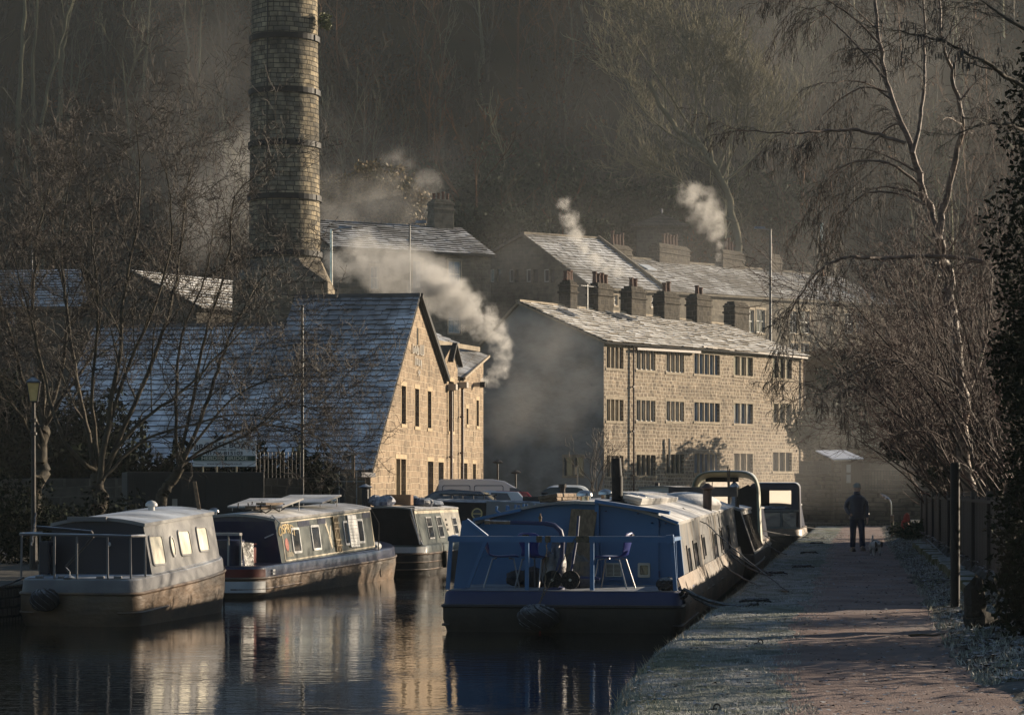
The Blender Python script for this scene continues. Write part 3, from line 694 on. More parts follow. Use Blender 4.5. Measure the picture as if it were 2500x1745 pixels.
def roof_stack(root, o, rz, p0, p1, vtop, yl, zl, pots, dpt=.8, m=None, ph=.6):
    a, b = lx(o, rz, p0, yl), lx(o, rz, p1, yl)
    zt = lz(o, rz, vtop, (a + b) / 2, yl)
    return stack(root, ((a + b) / 2, yl), max(.6, b - a), dpt, zl, zt, pots, m=m, ph=ph)
zr0 = zA - 1.6
for p0, p1, vt, pots in ((1372, 1402, 700, 4), (1440, 1490, 708, 4), (1522, 1570, 716, 2), (1602, 1652, 728, 2), (1682, 1730, 734, 2), (1774, 1822, 752, 0)):
    s = roof_stack(cot, ho, hrz, p0 + 6, p1 - 6, vt, yA - .1, zr0, pots, dpt=.75, ph=.55)
    if pots == 0: s['label'] = 'lighter stone stack without pots'
# roof lights
def on_roof(E0, E1, R0, R1, s, t, h=.06):
    E0, E1, R0, R1 = map(Vector, (E0, E1, R0, R1)); n_ = (E1 - E0).cross(R0 - E0).normalized()
    if n_.z < 0: n_ = -n_
    return E0.lerp(E1, s).lerp(R0.lerp(R1, s), t) + n_ * h
RF = ((-.15, -.3, zeL - .05), (HL + .2, -.3, zeR - .05), ridge0, ridge1)
for s_, w_, t0_ in ((.10, .022, .62), (.345, .02, .70), (.385, .024, .68)):
    q = MB(); f_ = lambda a, b, o: on_roof(*RF, a, b, .08 + o)
    q.ring(rect(s_, s_ + w_, t0_, t0_ + .2), rect(s_ + .004, s_ + w_ - .004, t0_ + .025, t0_ + .175), f_, 0, .08); rl = q.build('roof_light', G['galv'], cot)
    q = MB(); q.prism(rect(s_ + .004, s_ + w_ - .004, t0_ + .025, t0_ + .175), f_, .02, .04); q.build('pane', G['glass_sky'], rl)
q = MB(); x = hx_(1622); q.tube([(x, yA - .4, zA - 1), (x, yA - .4, zA + 1.3)], .02, 5)
for k in range(6): q.bar((x - .5 + k * .2, yA - .4 - .2, zA + 1.2), (x - .5 + k * .2, yA - .4 + .2, zA + 1.2), .012)
q.bar((x - .6, yA - .4, zA + 1.2), (x + .6, yA - .4, zA + 1.2), .015); q.build('aerial', G['galv'], cot)
COTSMOKE = cot.matrix_basis @ Vector((lx(ho, hrz, 1540, yA), yA - .1, lz(ho, hrz, 676, hx_(1540), yA)))

# ---------------------------------------------------------------- upper terrace behind
to = Vector((5.07, 160, 0)); trz = math.pi / 2 - R(35.5)
ter = empty('hill_terrace', to, trz, 'long dark terrace with frosted roof standing above the cottage row', 'terrace')
tx = lambda p, y=0: lx(to, trz, p, y); tz = lambda v, x, y=0: lz(to, trz, v, x, y, 0)
TL = tx(2190); ops = []; W3 = []
for p0, p1, v0, v1 in ((1825, 1841, 756, 812), (1847, 1868, 756, 812), (1929, 1945, 760, 813), (1954, 1977, 760, 813), (1930, 1949, 838, 905), (1955, 1976, 838, 905), (2062, 2083, 765, 815), (2090, 2112, 765, 815), (1500, 1508, 720, 745), (1590, 1600, 725, 750), (1960, 1974, 938, 972)):
    a, b = tx(p0), tx(p1); m_ = (a + b) / 2; ops.append((a, b, tz(v1, m_), tz(v0, m_)))
ze0, ze1 = tz(700, 0), tz(745, TL)
mb = MB(); wall(mb, fm, [(0, ze0), (TL, ze1)], 4, ops, .14)
ga = lambda px: ((px - 1250) / F * to.y - to.x) / (-math.sin(trz) - (px - 1250) / F * math.cos(trz))
yg, yl_ = ga(1279), ga(1192)
zg, zl_ = tz(573, 0, yg), tz(622, 0, yl_)
gw = []
for p0, p1 in ((1197, 1206), (1214, 1222), (1243, 1253), (1258, 1266), (1285, 1296), (1302, 1314), (1328, 1340), (1344, 1354)):
    a, b = ga(p1), ga(p0); gw.append((a, b, tz(688, 0, a), tz(657, 0, a)))
wall(mb, fg, [(0, ze0), (yg, zg), (yl_, zl_)], 4, gw, .14)
mb.build('wall', G['terrace_stone'], ter)
for o_ in ops: casement(ter, fm, *o_, 1, G['dressed_dark'], G['glass'], depth=.1, bar=2, paint=G['white'])
for i, o_ in enumerate(gw): casement(ter, fg, *o_, 1, G['dark_stone'], G['glass'], depth=.08, paint=(G['white'] if i % 2 == 0 else None), sill=False)
tb = tx(1460, yg); zr1, zr2 = tz(583, tb, yg), tz(624, tb, yg)
zre = zr2 + .03 * (TL - tb)
zeb = ze0 + (ze1 - ze0) * tb / TL
slates('roof', (-.2, -.3, ze0 - .05), (tb, -.3, zeb - .05), (-.2, yg, zg + .05), (tb, yg, zr1), 19, .8, G['slate_old'], ter, th=.05, lift=.08, jit=.05)
slates('roof', (tb + .02, -.3, zeb - .05), (TL, -.3, ze1 - .05), (tb + .02, yg, zr2), (TL, yg, zre), 17, .8, G['slate_old'], ter, th=.05, lift=.08, jit=.05)
q = MB(); q.bar((-.2, yg, zg + .1), (tb, yg, zr1 + .05), .3, .14); q.bar((tb, yg, zr2 + .05), (TL, yg, zre + .05), .3, .14)
q.bar((-.15, -.3, ze0 - .15), (-.15, yg, zg), .16, .18); q.bar((-.15, yg, zg), (-.15, yl_, zl_), .16, .18)
q.bar((tb, -.3, zeb + .1), (tb, yg, zr1 + .1), .25, .3); q.bar((0, -.3, ze0 - .12), (TL, -.3, ze1 - .12), .12, .14); q.build('coping', G['terrace_stone'], ter)
for p0, p1, vt, pots in ((1484, 1530, 592, 4), (1597, 1672, 592, 5), (1752, 1806, 606, 3), (1868, 1898, 615, 1), (1985, 2030, 622, 1)):
    roof_stack(ter, to, trz, p0, p1, vt, yg, zr2 - 1.2, pots, dpt=.9, ph=.9)
q = MB(); x = tx(2005, yg); q.tube([(x, yg, tz(615, x, yg)), (x, yg, tz(548, x, yg))], .11, 10); q.tube([(x, yg, tz(549, x, yg)), (x, yg, tz(545, x, yg))], .2, 10); q.build('steel_flue', G['chrome'], ter, smooth=True)
q = MB(); RT = ((tb + .02, -.3, zeb - .05), (TL, -.3, ze1 - .05), (tb + .02, yg, zr2), (TL, yg, zre)); s0 = .085
q.prism(rect(s0, s0 + .035, .62, .76), lambda a, b, o: on_roof(*RT, a, b, .1 + o), 0, .06); q.build('roof_light', mat('pale_rooflight', (.6, .65, .72), rough=.2), ter)
TERSMOKE = ter.matrix_basis @ Vector((tx(1757, yg), yg, tz(600, tx(1757), yg)))

# ---------------------------------------------------------------- houses at the back
def cottage(name, label, A, B, base, depth, rise, msl, mwall, chim=None, wins=(), rows=14, back=1.0):
    """A,B: eave ends (world, with z). Roof rises away from the wall line."""
    A = Vector(A); B = Vector(B); rz = math.atan2(B.y - A.y, B.x - A.x); Ln = (B.xy - A.xy).length
    root = empty(name, (A.x, A.y, base), rz, label, 'house')
    za, zb = A.z - base, B.z - base
    mb = MB(); ops = []
    for p0, p1, v0, v1 in wins:
        a, b = lx(A, rz, p0), lx(A, rz, p1); ops.append((a, b, lz(A, rz, v1, a, 0, base), lz(A, rz, v0, a, 0, base)))
    wall(mb, fm, [(0, za), (Ln, zb)], -2, ops, .14)
    mb.add([(0, 0, -2), (0, depth * 2, -2), (0, depth * 2, za - .3), (0, depth, za + rise - .1), (0, 0, za)], [(0, 4, 3, 2, 1)])
    mb.add([(Ln, 0, -2), (Ln, depth * 2, -2), (Ln, depth * 2, zb - .3), (Ln, depth, zb + rise - .1), (Ln, 0, zb)], [(0, 1, 2, 3, 4)])
    mb.build('wall', mwall, root)
    for o_ in ops: casement(root, fm, *o_, 1, G['dressed_dark'], G['glass_sky'], depth=.1, bar=2, paint=G['white'])
    slates('roof', (-.2, -.3, za - .1), (Ln + .2, -.3, zb - .1), (-.2, depth, za + rise), (Ln + .2, depth, zb + rise), rows, .75, msl, root, th=.05, lift=.08, jit=.05)
    slates('roof', (Ln + .2, depth * 2, zb - .3), (-.2, depth * 2, za - .3), (Ln + .2, depth, zb + rise), (-.2, depth, za + rise), 7, 1.2, msl, root, th=.05, lift=.08)
    q = MB(); q.bar((0, -.28, za - .12), (Ln, -.28, zb - .12), .12, .14); q.build('gutter', G['iron'], root)
    for p0, p1, vt, pots in (chim or ()):
        a, b = lx(A, rz, p0, depth), lx(A, rz, p1, depth); stack(root, ((a + b) / 2, depth), b - a, .9, za + rise - 1, lz(A, rz, vt, a, depth, base), pots, ph=.5, pr=.1, m=G['terrace_stone'])
    return root
cottage('stone_house', 'dark stone house with frosted roof and tall ridge chimney right of the mill chimney', (-11.0, 150, 17.0), (-1.35, 155.7, 17.05), 9, 4.2, 2.05, G['slate_old'], G['terrace_stone'],
        chim=((1052, 1100, 500, 4),), wins=((1095, 1125, 637, 700), (1008, 1030, 635, 705), (1095, 1125, 748, 812), (905, 925, 650, 705)))
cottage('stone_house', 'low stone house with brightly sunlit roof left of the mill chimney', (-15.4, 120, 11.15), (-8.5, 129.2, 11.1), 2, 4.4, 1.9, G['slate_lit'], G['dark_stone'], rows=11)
cottage('stone_house', 'dim house with frosted roof behind the bare trees at the far left', (-36, 150, 13.2), (-26.5, 153, 13.6), 5, 4.2, 2.6, G['slate_old'], G['dark_stone'], wins=((20, 40, 760, 800),))
cottage('stone_house', 'half hidden house with low roof between the bare trees and the mill chimney', (-25, 165, 14.2), (-13, 169, 14.0), 7, 4.0, 1.5, G['slate_old'], G['dark_stone'], rows=9)
# pyramid roofed summer house up the bank
sh = empty('summer_house', PX(1610, 555, 196), 0, 'small pavilion with pyramid roof in the trees above the terrace', 'pavilion')
q = MB(); q.add([(-2.3, -1.6, 0), (2.3, -1.6, 0), (2.3, 1.6, 0), (-2.3, 1.6, 0), (.2, 0, 1.1), (-2.3, -1.6, -.12), (2.3, -1.6, -.12), (2.3, 1.6, -.12), (-2.3, 1.6, -.12)], [(0, 1, 4), (1, 2, 4), (2, 3, 4), (3, 0, 4), (5, 6, 1, 0), (6, 7, 2, 1), (7, 8, 3, 2), (8, 5, 0, 3), (8, 7, 6, 5)])
q.build('roof', G['stack_stone'], sh)
q = MB(); q.box((0, 0, -1.6), (3.6, 2.4, 3.0)); q.build('wall', G['dark_stone'], sh)
q = MB(); q.lathe((.2, 0, 1.1), [(.05, 0), (.09, .15), (.03, .4)], 8); q.build('finial', G['galv'], sh)

# ---------------------------------------------------------------- walls and kiosk at the end of the towpath
def wallrun(name, label, pts, h, th, m, cope=None, base=0.0):
    root = empty(name, (pts[0][0], pts[0][1], 0), 0, label, 'wall'); o = Vector((pts[0][0], pts[0][1], 0)); q = MB(); c = MB()
    for (x0, y0), (x1, y1) in zip(pts[:-1], pts[1:]):
        a = Vector((x0, y0, 0)) - o; b = Vector((x1, y1, 0)) - o
        q.bar(a + Vector((0, 0, (h + base) / 2)), b + Vector((0, 0, (h + base) / 2)), th, h - base); c.bar(a + Vector((0, 0, h + .06)), b + Vector((0, 0, h + .06)), th + .1, .12)
    q.build('masonry', m, root, bevel=.02)
    if cope: c.build('coping', cope, root, bevel=.02)
    return root
p = lambda u, d: ((u - 1250) / F * d, d)
wallrun('retaining_wall', 'mossy dark retaining wall right of the cottage row', [p(1952, 118), p(2040, 116)], 2.75, .6, G['wall_stone'], G['dark_stone'])
wallrun('stone_pier', 'tall squared stone pier beside the timber kiosk', [p(2036, 115.2), p(2052, 115.2)], 3.4, .5, G['wall_stone'], None)
wallrun('canal_wall', 'long low stone wall closing the far end of the towpath', [p(2052, 115), p(2330, 112)], 1.95, .5, G['wall_stone'], G['dark_stone'])
wallrun('garden_wall', 'upper garden wall behind the kiosk below the trees', [p(1952, 128), p(2400, 126)], 3.6, .5, G['dark_stone'], None)
ra = empty('iron_railing', (p(2105, 114)[0], 114, 2.06), R(-3), 'thin dark railing on top of the far canal wall', 'railing'); q = MB()
for i in range(30): q.bar((i * .14, 0, 0), (i * .14, 0, .95), .02)
q.bar((0, 0, .9), (4.1, 0, .9), .03); q.bar((0, 0, .12), (4.1, 0, .12), .03); q.build('bars', G['iron'], ra)
ki = empty('timber_kiosk', PX(2072, 1200, 116.5), 0, 'small timber kiosk with white frosted lean-to roof above the far wall', 'kiosk')
q = MB(); q.box((0, .8, .1), (1.25, 1.5, 3.0)); q.build('wall', mat('kiosk_boards', (.05, .04, .032), (.03, .025, .02), sc=3, rough=.85, stretch=(8, 8, .5), bump=.3), ki)
q = MB(); q.add([(-.75, -.2, 1.56), (.68, -.2, 1.6), (.1, 2.2, 2.02), (-1.3, 2.2, 2.0), (-.75, -.2, 1.50), (.68, -.2, 1.54), (.1, 2.2, 1.96), (-1.3, 2.2, 1.94)], [(0, 1, 2, 3), (7, 6, 5, 4), (0, 4, 5, 1), (1, 5, 6, 2), (2, 6, 7, 3), (3, 7, 4, 0)]); q.build('roof', mat('frosty_sheet', (.62, .66, .74), rough=.8), ki)
q = MB(); q.box((0, .04, 1.1), (.2, .02, .38)); q.box((0, .04, .62), (.2, .02, .4)); q.build('notice', mat('pale_notice', (.32, .34, .33), rough=.5), ki)
q = MB(); q.bar((-.7, -.18, 1.47), (.66, -.18, 1.5), .05, .07); q.build('fascia', G['dressed_dark'], ki)
# ================================================================ BOATS
def rrect(a0, a1, b0, b1, r, n=4):
    pts = []
    for cx, cy_, s in ((a1 - r, b1 - r, 0), (a0 + r, b1 - r, 90), (a0 + r, b0 + r, 180), (a1 - r, b0 + r, 270)):
        for i in range(n + 1):
            t = R(s + 90 * i / n); pts.append((cx + r * math.cos(t), cy_ + r * math.sin(t)))
    return pts

class Boat:
    def __init__(s, name, label, X, Y, az, beam, L, zg, group='boats moored on the canal'):
        s.o = Vector((X, Y, 0)); s.rz = -R(az); s.B = beam / 2; s.L = L; s.zg = zg
        s.root = empty(name, s.o, s.rz, label, 'boat', group)
    def y(s, px, hw):
        k = (px - 1250) / F; ca, sa = math.cos(s.rz), math.sin(s.rz)     # point = o + hw*(ca,sa) + y*(-sa,ca)
        return (s.o.x + hw * ca - k * (s.o.y + hw * sa)) / (k * ca + sa)
    def x(s, px, y):
        k = (px - 1250) / F; ca, sa = math.cos(s.rz), math.sin(s.rz)
        return (k * (s.o.y + y * ca) - s.o.x + y * sa) / (ca - k * sa)
    def z(s, v, x, y):
        ca, sa = math.cos(s.rz), math.sin(s.rz); return 2 - (v - HZ) / F * (s.o.y + x * sa + y * ca)
    def w(s, p):
        return Matrix.Translation(s.o) @ Matrix.Rotation(s.rz, 4, 'Z') @ Vector(p)
    def outline(s, sr, bl, ins=0.0, n=8):
        B, L = s.B - ins, s.L - ins; y0 = ins; pts = []
        for i in range(n + 1):                      # stern right corner
            t = R(270 + 90 * i / n); pts.append((B - sr + sr * math.cos(t), y0 + sr + sr * math.sin(t)))
        for y in np.linspace(sr + .5, L - bl, 6): pts.append((B, y))
        for i in range(1, n + 1):
            t = i / n; pts.append((B * (1 - t ** 1.9) + .04 * t, L - bl + bl * t))
        pts += [(-x, y) for x, y in reversed(pts)]
        return pts
    def hull(s, sr=.35, bl=3.0, zr=None, low=None, band=None, deck=None, rub=None, sheer=.35, extra=(.18,), tilt=0.0):
        zr = zr if zr is not None else s.zg - .22
        sh = lambda y: sheer * max(0, (y - (s.L - bl - 2)) / (bl + 2)) ** 2 + tilt * y
        def rg(ins, z): return [(x, y, z + (sh(y) if z > 0 else 0)) for x, y in s.outline(sr, bl, ins)]
        q = MB(); q.loft([rg(.10, -.45), rg(.05, 0), rg(.0, .18), rg(.0, zr)]); s.h = q.build('hull', low, s.root, smooth=True, ang=50)
        q = MB(); q.loft([rg(.012, zr), rg(.03, s.zg - .03), rg(.05, s.zg)]); q.build('hull_band', band, s.root, smooth=True, ang=40)
        q = MB(); q.loft([rg(.07, s.zg + .004), rg(.07, s.zg + .012)]); q.build('deck', deck or band, s.root)
        q = MB()
        for z in (zr,) + tuple(extra):
            o_ = s.outline(sr, bl, 0); 
            if z != zr: o_ = o_[:11] + []
            pts = [(x, y, z + sh(y)) for x, y in o_]; q.tube(pts + ([pts[0]] if z == zr else []), .028 if z == zr else .02, 6, cap=False)
            if z != zr: q.tube([(-x, y, zz) for x, y, zz in pts], .02, 6, cap=False)
        q.build('rubbing_strake', rub or low, s.root, smooth=True)
    def cabin(s, y0, y1, hb, ht, zb, zt, camber, wall, roof, r0=0.0, r1=0.0, zt1=None, zb1=None, over=.05, th=.04, end=None, panel=0.0, n=9):
        zt1 = zt1 or zt; zb1 = zb1 or zb
        s.c = (y0, y1, hb, ht, zb, zt, r0, r1, zt1, zb1)
        def sec(y, r, zb_, zt_, grow=0.0, up=0.0):
            arc = [((ht + grow) * (1 - 2 * i / (n - 1)), y + r, zt_ + up + camber * (1 - (1 - 2 * i / (n - 1)) ** 2)) for i in range(n)]
            return arc
        A = [(hb, y0, zb)] + sec(y0, r0, zb, zt) + [(-hb, y0, zb)]
        B_ = [(hb, y1, zb1)] + sec(y1, r1, zb1, zt1) + [(-hb, y1, zb1)]
        q = MB(); q.loft([A, B_], cap=False); q.build('cabin_side', wall, s.root)
        m_ = len(A); q = MB(); q.add(A, [tuple(range(m_))]); s.endm = q.build('cabin_end', end or wall, s.root)
        q = MB(); q.add(B_, [tuple(range(m_ - 1, -1, -1))]); q.build('cabin_end', end or wall, s.root)
        q = MB(); lo0, lo1 = sec(y0 - over, r0, 0, zt, .03, -.0), sec(y1 + over, r1, 0, zt1, .03, 0)
        hi0, hi1 = sec(y0 - over, r0, 0, zt, .03, th), sec(y1 + over, r1, 0, zt1, .03, th)
        q.loft([lo0 + hi0[::-1], lo1 + hi1[::-1]]); s.roofo = q.build('roof', roof, s.root, smooth=True, ang=40)
        s.cam = camber; s.th = th
    def f(s, side=1):
        y0, y1, hb, ht, zb, zt, r0, r1, zt1, zb1 = s.c
        def g(y, z, o):
            k = (y - y0) / (y1 - y0); b_, t_ = zb + (zb1 - zb) * k, zt + (zt1 - zt) * k; h = (z - b_) / (t_ - b_)
            return Vector((side * (hb + (ht - hb) * h + o), y, z + o * .2))
        return g
    def zs(s, y, h):
        y0, y1, hb, ht, zb, zt, r0, r1, zt1, zb1 = s.c; k = (y - y0) / (y1 - y0)
        b_, t_ = zb + (zb1 - zb) * k, zt + (zt1 - zt) * k; return b_ + (t_ - b_) * h
    def rz_(s, x, y):
        y0, y1, hb, ht, zb, zt, r0, r1, zt1, zb1 = s.c; k = (y - y0) / (y1 - y0)
        return zt + (zt1 - zt) * k + s.cam * (1 - (x / ht) ** 2) + s.th
    def window(s, y0, y1, h0, h1, fr, gl, r=.05, t=.035, name='window', bar=None):
        f = s.f(); zm0, zm1 = s.zs((y0 + y1) / 2, h0), s.zs((y0 + y1) / 2, h1)
        q = MB(); q.ring(rrect(y0, y1, zm0, zm1, r), rrect(y0 + t, y1 - t, zm0 + t, zm1 - t, max(.012, r - t * .6)), f, -.005, .022)
        if bar: q.prism(rect(y0 + t, y1 - t, zm0 + (zm1 - zm0) * bar - .012, zm0 + (zm1 - zm0) * bar + .012), f, 0, .02)
        w = q.build(name, fr, s.root); q = MB(); q.prism(rrect(y0 + t * .5, y1 - t * .5, zm0 + t * .5, zm1 - t * .5, r * .7), f, .002, .010); q.build('pane', gl, w)
        return w

def vent(parent, p, m=None, r=.11):
    q = MB(); q.lathe(p, [(r * .55, 0), (r * .55, .06), (r, .07), (r * .95, .11), (r * .6, .145), (r * .15, .16)], 14); return q.build('mushroom_vent', m or G['chrome'], parent, smooth=True)
def rope(name, label, pts, r, m, sag=0.0, cat='rope', group=None, n=14):
    P_ = [Vector(p) for p in pts]; out = []
    for a, b in zip(P_[:-1], P_[1:]):
        for i in range(n):
            t = i / n; q = a.lerp(b, t); q.z -= sag * 4 * t * (1 - t); q.x += .01 * math.sin(i * 2.3); out.append(q)
    out.append(P_[-1]); o = out[0].copy(); q = MB(); q.tube([p - o for p in out], r, 6)
    ob = q.build(name, m, None, smooth=True); ob.location = o; return tag(ob, label, cat, group)

frosty = dict(frost=.9, fz=.4)
G['wb_grey'] = mat('pale_grey_paint', (0.27, 0.265, 0.26), (0.17, 0.17, 0.175), sc=1.2, rough=.75, bump=.12, bsc=20, c3=(.38, .37, .35), sc3=.7, m3=.6, **frosty)
G['wb_end'] = mat('dark_navy_end', (0.012, 0.014, 0.024), (0.02, 0.022, 0.035), sc=1, rough=.5)
G['hull_rust'] = mat('weathered_hull', (0.16, 0.10, 0.055), (0.07, 0.05, 0.033), sc=1.6, rough=.5, spec=.6, bump=.25, bsc=9, c3=(.03, .024, .02), sc3=.8, m3=.7, stretch=(1, .5, 1.6))
G['hull_black'] = mat('blacked_hull', (0.016, 0.014, 0.012), (0.035, 0.028, 0.022), sc=1.5, rough=.5, bump=.2, bsc=8)
G['wb_band'] = mat('frosted_grey_band', (0.15, 0.15, 0.155), (0.10, 0.10, 0.11), sc=2, rough=.6, bump=.15, bsc=20, **frosty)
G['curtain'] = mat('lit_curtain', (0.75, 0.70, 0.55), (0.6, 0.55, 0.42), sc=2, rough=.45, stretch=(1, 8, 1), spec=.6)
G['blue'] = mat('cobalt_boat_paint', (0.055, 0.145, 0.29), (0.042, 0.115, 0.24), sc=1.2, rough=.55, bump=.08, bsc=6, c3=(.07, .15, .28), sc3=.8, m3=.5)
G['blue_d'] = mat('dark_blue_band', (0.018, 0.03, 0.09), (0.026, 0.04, 0.11), sc=1.5, rough=.5, bump=.1)
G['blue_f'] = mat('frosted_blue_rail', (0.06, 0.16, 0.34), (0.05, 0.13, 0.27), sc=2, rough=.5, **frosty)
G['navy'] = mat('navy_paint', (0.014, 0.02, 0.055), (0.02, 0.028, 0.07), sc=1.5, rough=.3, bump=.12, bsc=12, coat=.3, c3=(.12, .11, .09), sc3=4, m3=.25)
G['osp'] = mat('grey_green_panel', (0.10, 0.115, 0.105), (0.075, 0.09, 0.085), sc=2, rough=.35, bump=.08, bsc=8, coat=.2, c3=(.14, .14, .12), sc3=1.2, m3=.5)
G['cream'] = mat('cream_line', (0.55, 0.48, 0.34), (0.45, 0.38, 0.27), sc=4, rough=.5)
G['frostroof'] = mat('frosted_roof', (0.35, 0.34, 0.32), (0.22, 0.21, 0.2), sc=1.5, rough=.8, bump=.3, bsc=25, frost=.95, fcol=(.8, .8, .8), fz=.4)
G['red'] = mat('oxide_red', (0.16, 0.018, 0.012), (0.10, 0.014, 0.01), sc=2, rough=.5)
G['canvas'] = mat('dark_canvas', (0.018, 0.022, 0.026), (0.03, 0.034, 0.04), sc=3, rough=.8, bump=.4, bsc=6, frost=.55, fz=.5)
G['vinyl'] = mat('clear_vinyl', (0.16, 0.16, 0.165), (0.07, 0.07, 0.075), sc=1.5, rough=.12, bump=.5, bsc=3, spec=.9)
G['seat'] = mat('blue_plastic', (0.014, 0.024, 0.16), (0.02, 0.034, 0.19), sc=2, rough=.4, frost=.6, fz=.7)
G['seatleg'] = mat('grey_tube', (0.22, 0.22, 0.23), rough=.3, metal=.9)

m_ = bpy.data.materials.new('translucent_sheet'); m_.use_nodes = True; N_, L_2 = nt(m_); N_.remove(N_['Principled BSDF'])
tb_ = N_.new('ShaderNodeBsdfTranslucent'); tb_.inputs[0].default_value = (.75, .68, .60, 1); db_ = N_.new('ShaderNodeBsdfDiffuse'); db_.inputs[0].default_value = (.6, .55, .5, 1); ms_ = N_.new('ShaderNodeMixShader'); ms_.inputs[0].default_value = .3
L_2.new(tb_.outputs[0], ms_.inputs[1]); L_2.new(db_.outputs[0], ms_.inputs[2]); L_2.new(ms_.outputs[0], N_['Material Output'].inputs[0]); G['lit'] = m_
# ---------------------------------------------------------------- A: small grey cruiser at the left
A = Boat('canal_cruiser', 'short frosted grey boat with bright curtained windows, nearest on the left quay', -6.48, 36.5, 9.6, 1.9, 6.0, .70)
A.hull(sr=.3, bl=1.6, zr=.48, low=G['hull_rust'], band=G['wb_band'], rub=G['hull_rust'], sheer=.15, extra=(.2,), tilt=.03)
ye = A.y(518, .72)
A.cabin(1.0, ye, .86, .72, .71, 1.47, .09, G['wb_grey'], G['wb_grey'], zt1=1.62, zb1=.86, over=.03, th=.05, end=G['wb_end'])
A.c = A.c
for p0, p1 in ((368, 400), (438, 466), (483, 508)):
    a, b = A.y(p0, .8), A.y(p1, .8); A.window(a, b, .18 if p0 < 400 else .25, .80, G['wb_grey'], G['curtain'], r=.07, t=.03, bar=None)
yc = A.y(420, .79); f = A.f(); q = MB(); zc = A.zs(yc, .5)
circ = lambda r: [(yc + r * .62 * math.cos(t), zc + r * math.sin(t)) for t in np.linspace(0, 6.283, 15)[:-1]]
q.ring(circ(.17), circ(.14), f, 0, .025); ph_ = q.build('porthole', G['galv'], A.root); q = MB(); q.prism(circ(.15), f, .002, .012); q.build('pane', G['curtain'], ph_)
q = MB(); q.box((-.15, .95, 1.585), (.62, .10, .07)); q.build('hatch_slide', G['wb_band'], A.root)
vent(A.root, (.1, 3.3, 1.70), G['white'], .10)
q = MB(); q.ell((.18, .98, 1.2), .035); q.build('cabin_lamp', G['white'], A.root, smooth=True)
rail = MB(); zr = 1.37; rp = [(-.9, 1.0, zr), (-.9, .1, zr), (-.85, .05, zr), (.5, .05, zr - .02), (.8, .15, zr - .03), (.88, .6, zr - .03)]
rail.tube(rp, .022, 8)
for p_ in ((-.88, .08), (-.86, .8), (-.35, .05), (.0, .05), (.48, .05), (.80, .16), (.88, .6)): rail.tube([(p_[0], p_[1], .7), (p_[0] * .99, p_[1], zr - .02)], .016, 6)
rail.build('stern_rail', G['wb_band'], A.root, smooth=True)
q = MB(); q.tube([(-.15, .12, .72), (-.15, .14, .80), (-.22, .18, .88), (.2, .2, 1.33), (.18, .2, 1.40)], .022, 8); q.tube([(.18, .2, 1.40), (-.3, .25, 1.44), (-.72, .3, 1.47)], .026, 8); q.lathe((-.15, .12, .7), [(.09, 0), (.09, .02), (.05, .05), (.02, .07)], 10); q.build('tiller', G['iron_f'], A.root, smooth=True)
q = MB(); q.box((-.72, .75, 1.0), (.16, .3, .5)); q.box((-.62, .72, .95), (.05, .05, .45)); q.build('stern_locker', G['wb_end'], A.root, bevel=.02)
q = MB()
for k in range(3): q.box((.905, .62, .50 + k * .06), (.03, .16, .045))
q.build('hull_vents', G['black'], A.root)
for x_ in (-.6, -.25, .35, .62): q = MB(); q.box((x_, .1, .73), (.12, .06, .04)); q.build('cleat', G['wb_band'], A.root, bevel=.01)
def fender(loc, r, label, h=None):
    q = MB(); q.ell((0, 0, 0), (r * 1.25, r * .9, h or r), 18, 12, .05)
    for k in range(9):
        a = k * .7; q.tube([(math.cos(a + t) * r * 1.26 * math.sin(t * 1.0 + .4), math.sin(a + t) * r * .93 * math.sin(t + .4), (h or r) * math.cos(t + .4)) for t in np.linspace(0, 2.3, 9)], .016, 5)
    o = q.build('rope_fender', G['rope_d'], None, smooth=True); o.location = loc; return tag(o, label, 'fender', 'rope fenders hanging at the sterns')
fender(A.w((-.42, -.17, .40)), .17, 'knotted rope fender under the stern of the short grey boat')
pl_ = MB(); pl_.bar((0, 0, 0), (-.10, -.02, .62), .06, .03); o = pl_.build('boat_pole', G['plank'], None); o.location = A.w((.55, ye - .1, 1.55)); tag(o, 'pale plank standing up at the end of the short grey boat', 'pole')
rope('mooring_line', 'rope from the short grey boat to the cobbled quay', [A.w((-.85, .1, .72)), (-7.9, 35.4, QZ + .02)], .014, G['rope_d'], .06, group='mooring ropes')

# ---------------------------------------------------------------- B: navy and grey-green narrowboat
B = Boat('narrowboat', 'navy and grey narrowboat named in gold on its sunlit side, second from the left', -5.76, 46.3, 11.6, 2.06, 12.6, .58)
B.hull(sr=.55, bl=2.6, zr=.36, low=G['hull_rust'], band=G['navy'], rub=G['hull_rust'], sheer=.1, extra=(.16,), tilt=.012)
yb0 = B.y(688, .92); yb1 = B.y(912, .9)
B.cabin(yb0, yb1, .92, .80, .60, 1.42, .10, G['osp'], G['frostroof'], zt1=1.60, zb1=.74, end=G['navy'], r0=-.1, th=.05)
f = B.f()
def bwin(p0, p1, h0=.18, h1=.80): B.window(B.y(p0, .87), B.y(p1, .87), h0, h1, G['white'], G['glass'], r=.05, t=.045)
bwin(713, 733); bwin(761, 781); bwin(840, 851); bwin(873, 887)
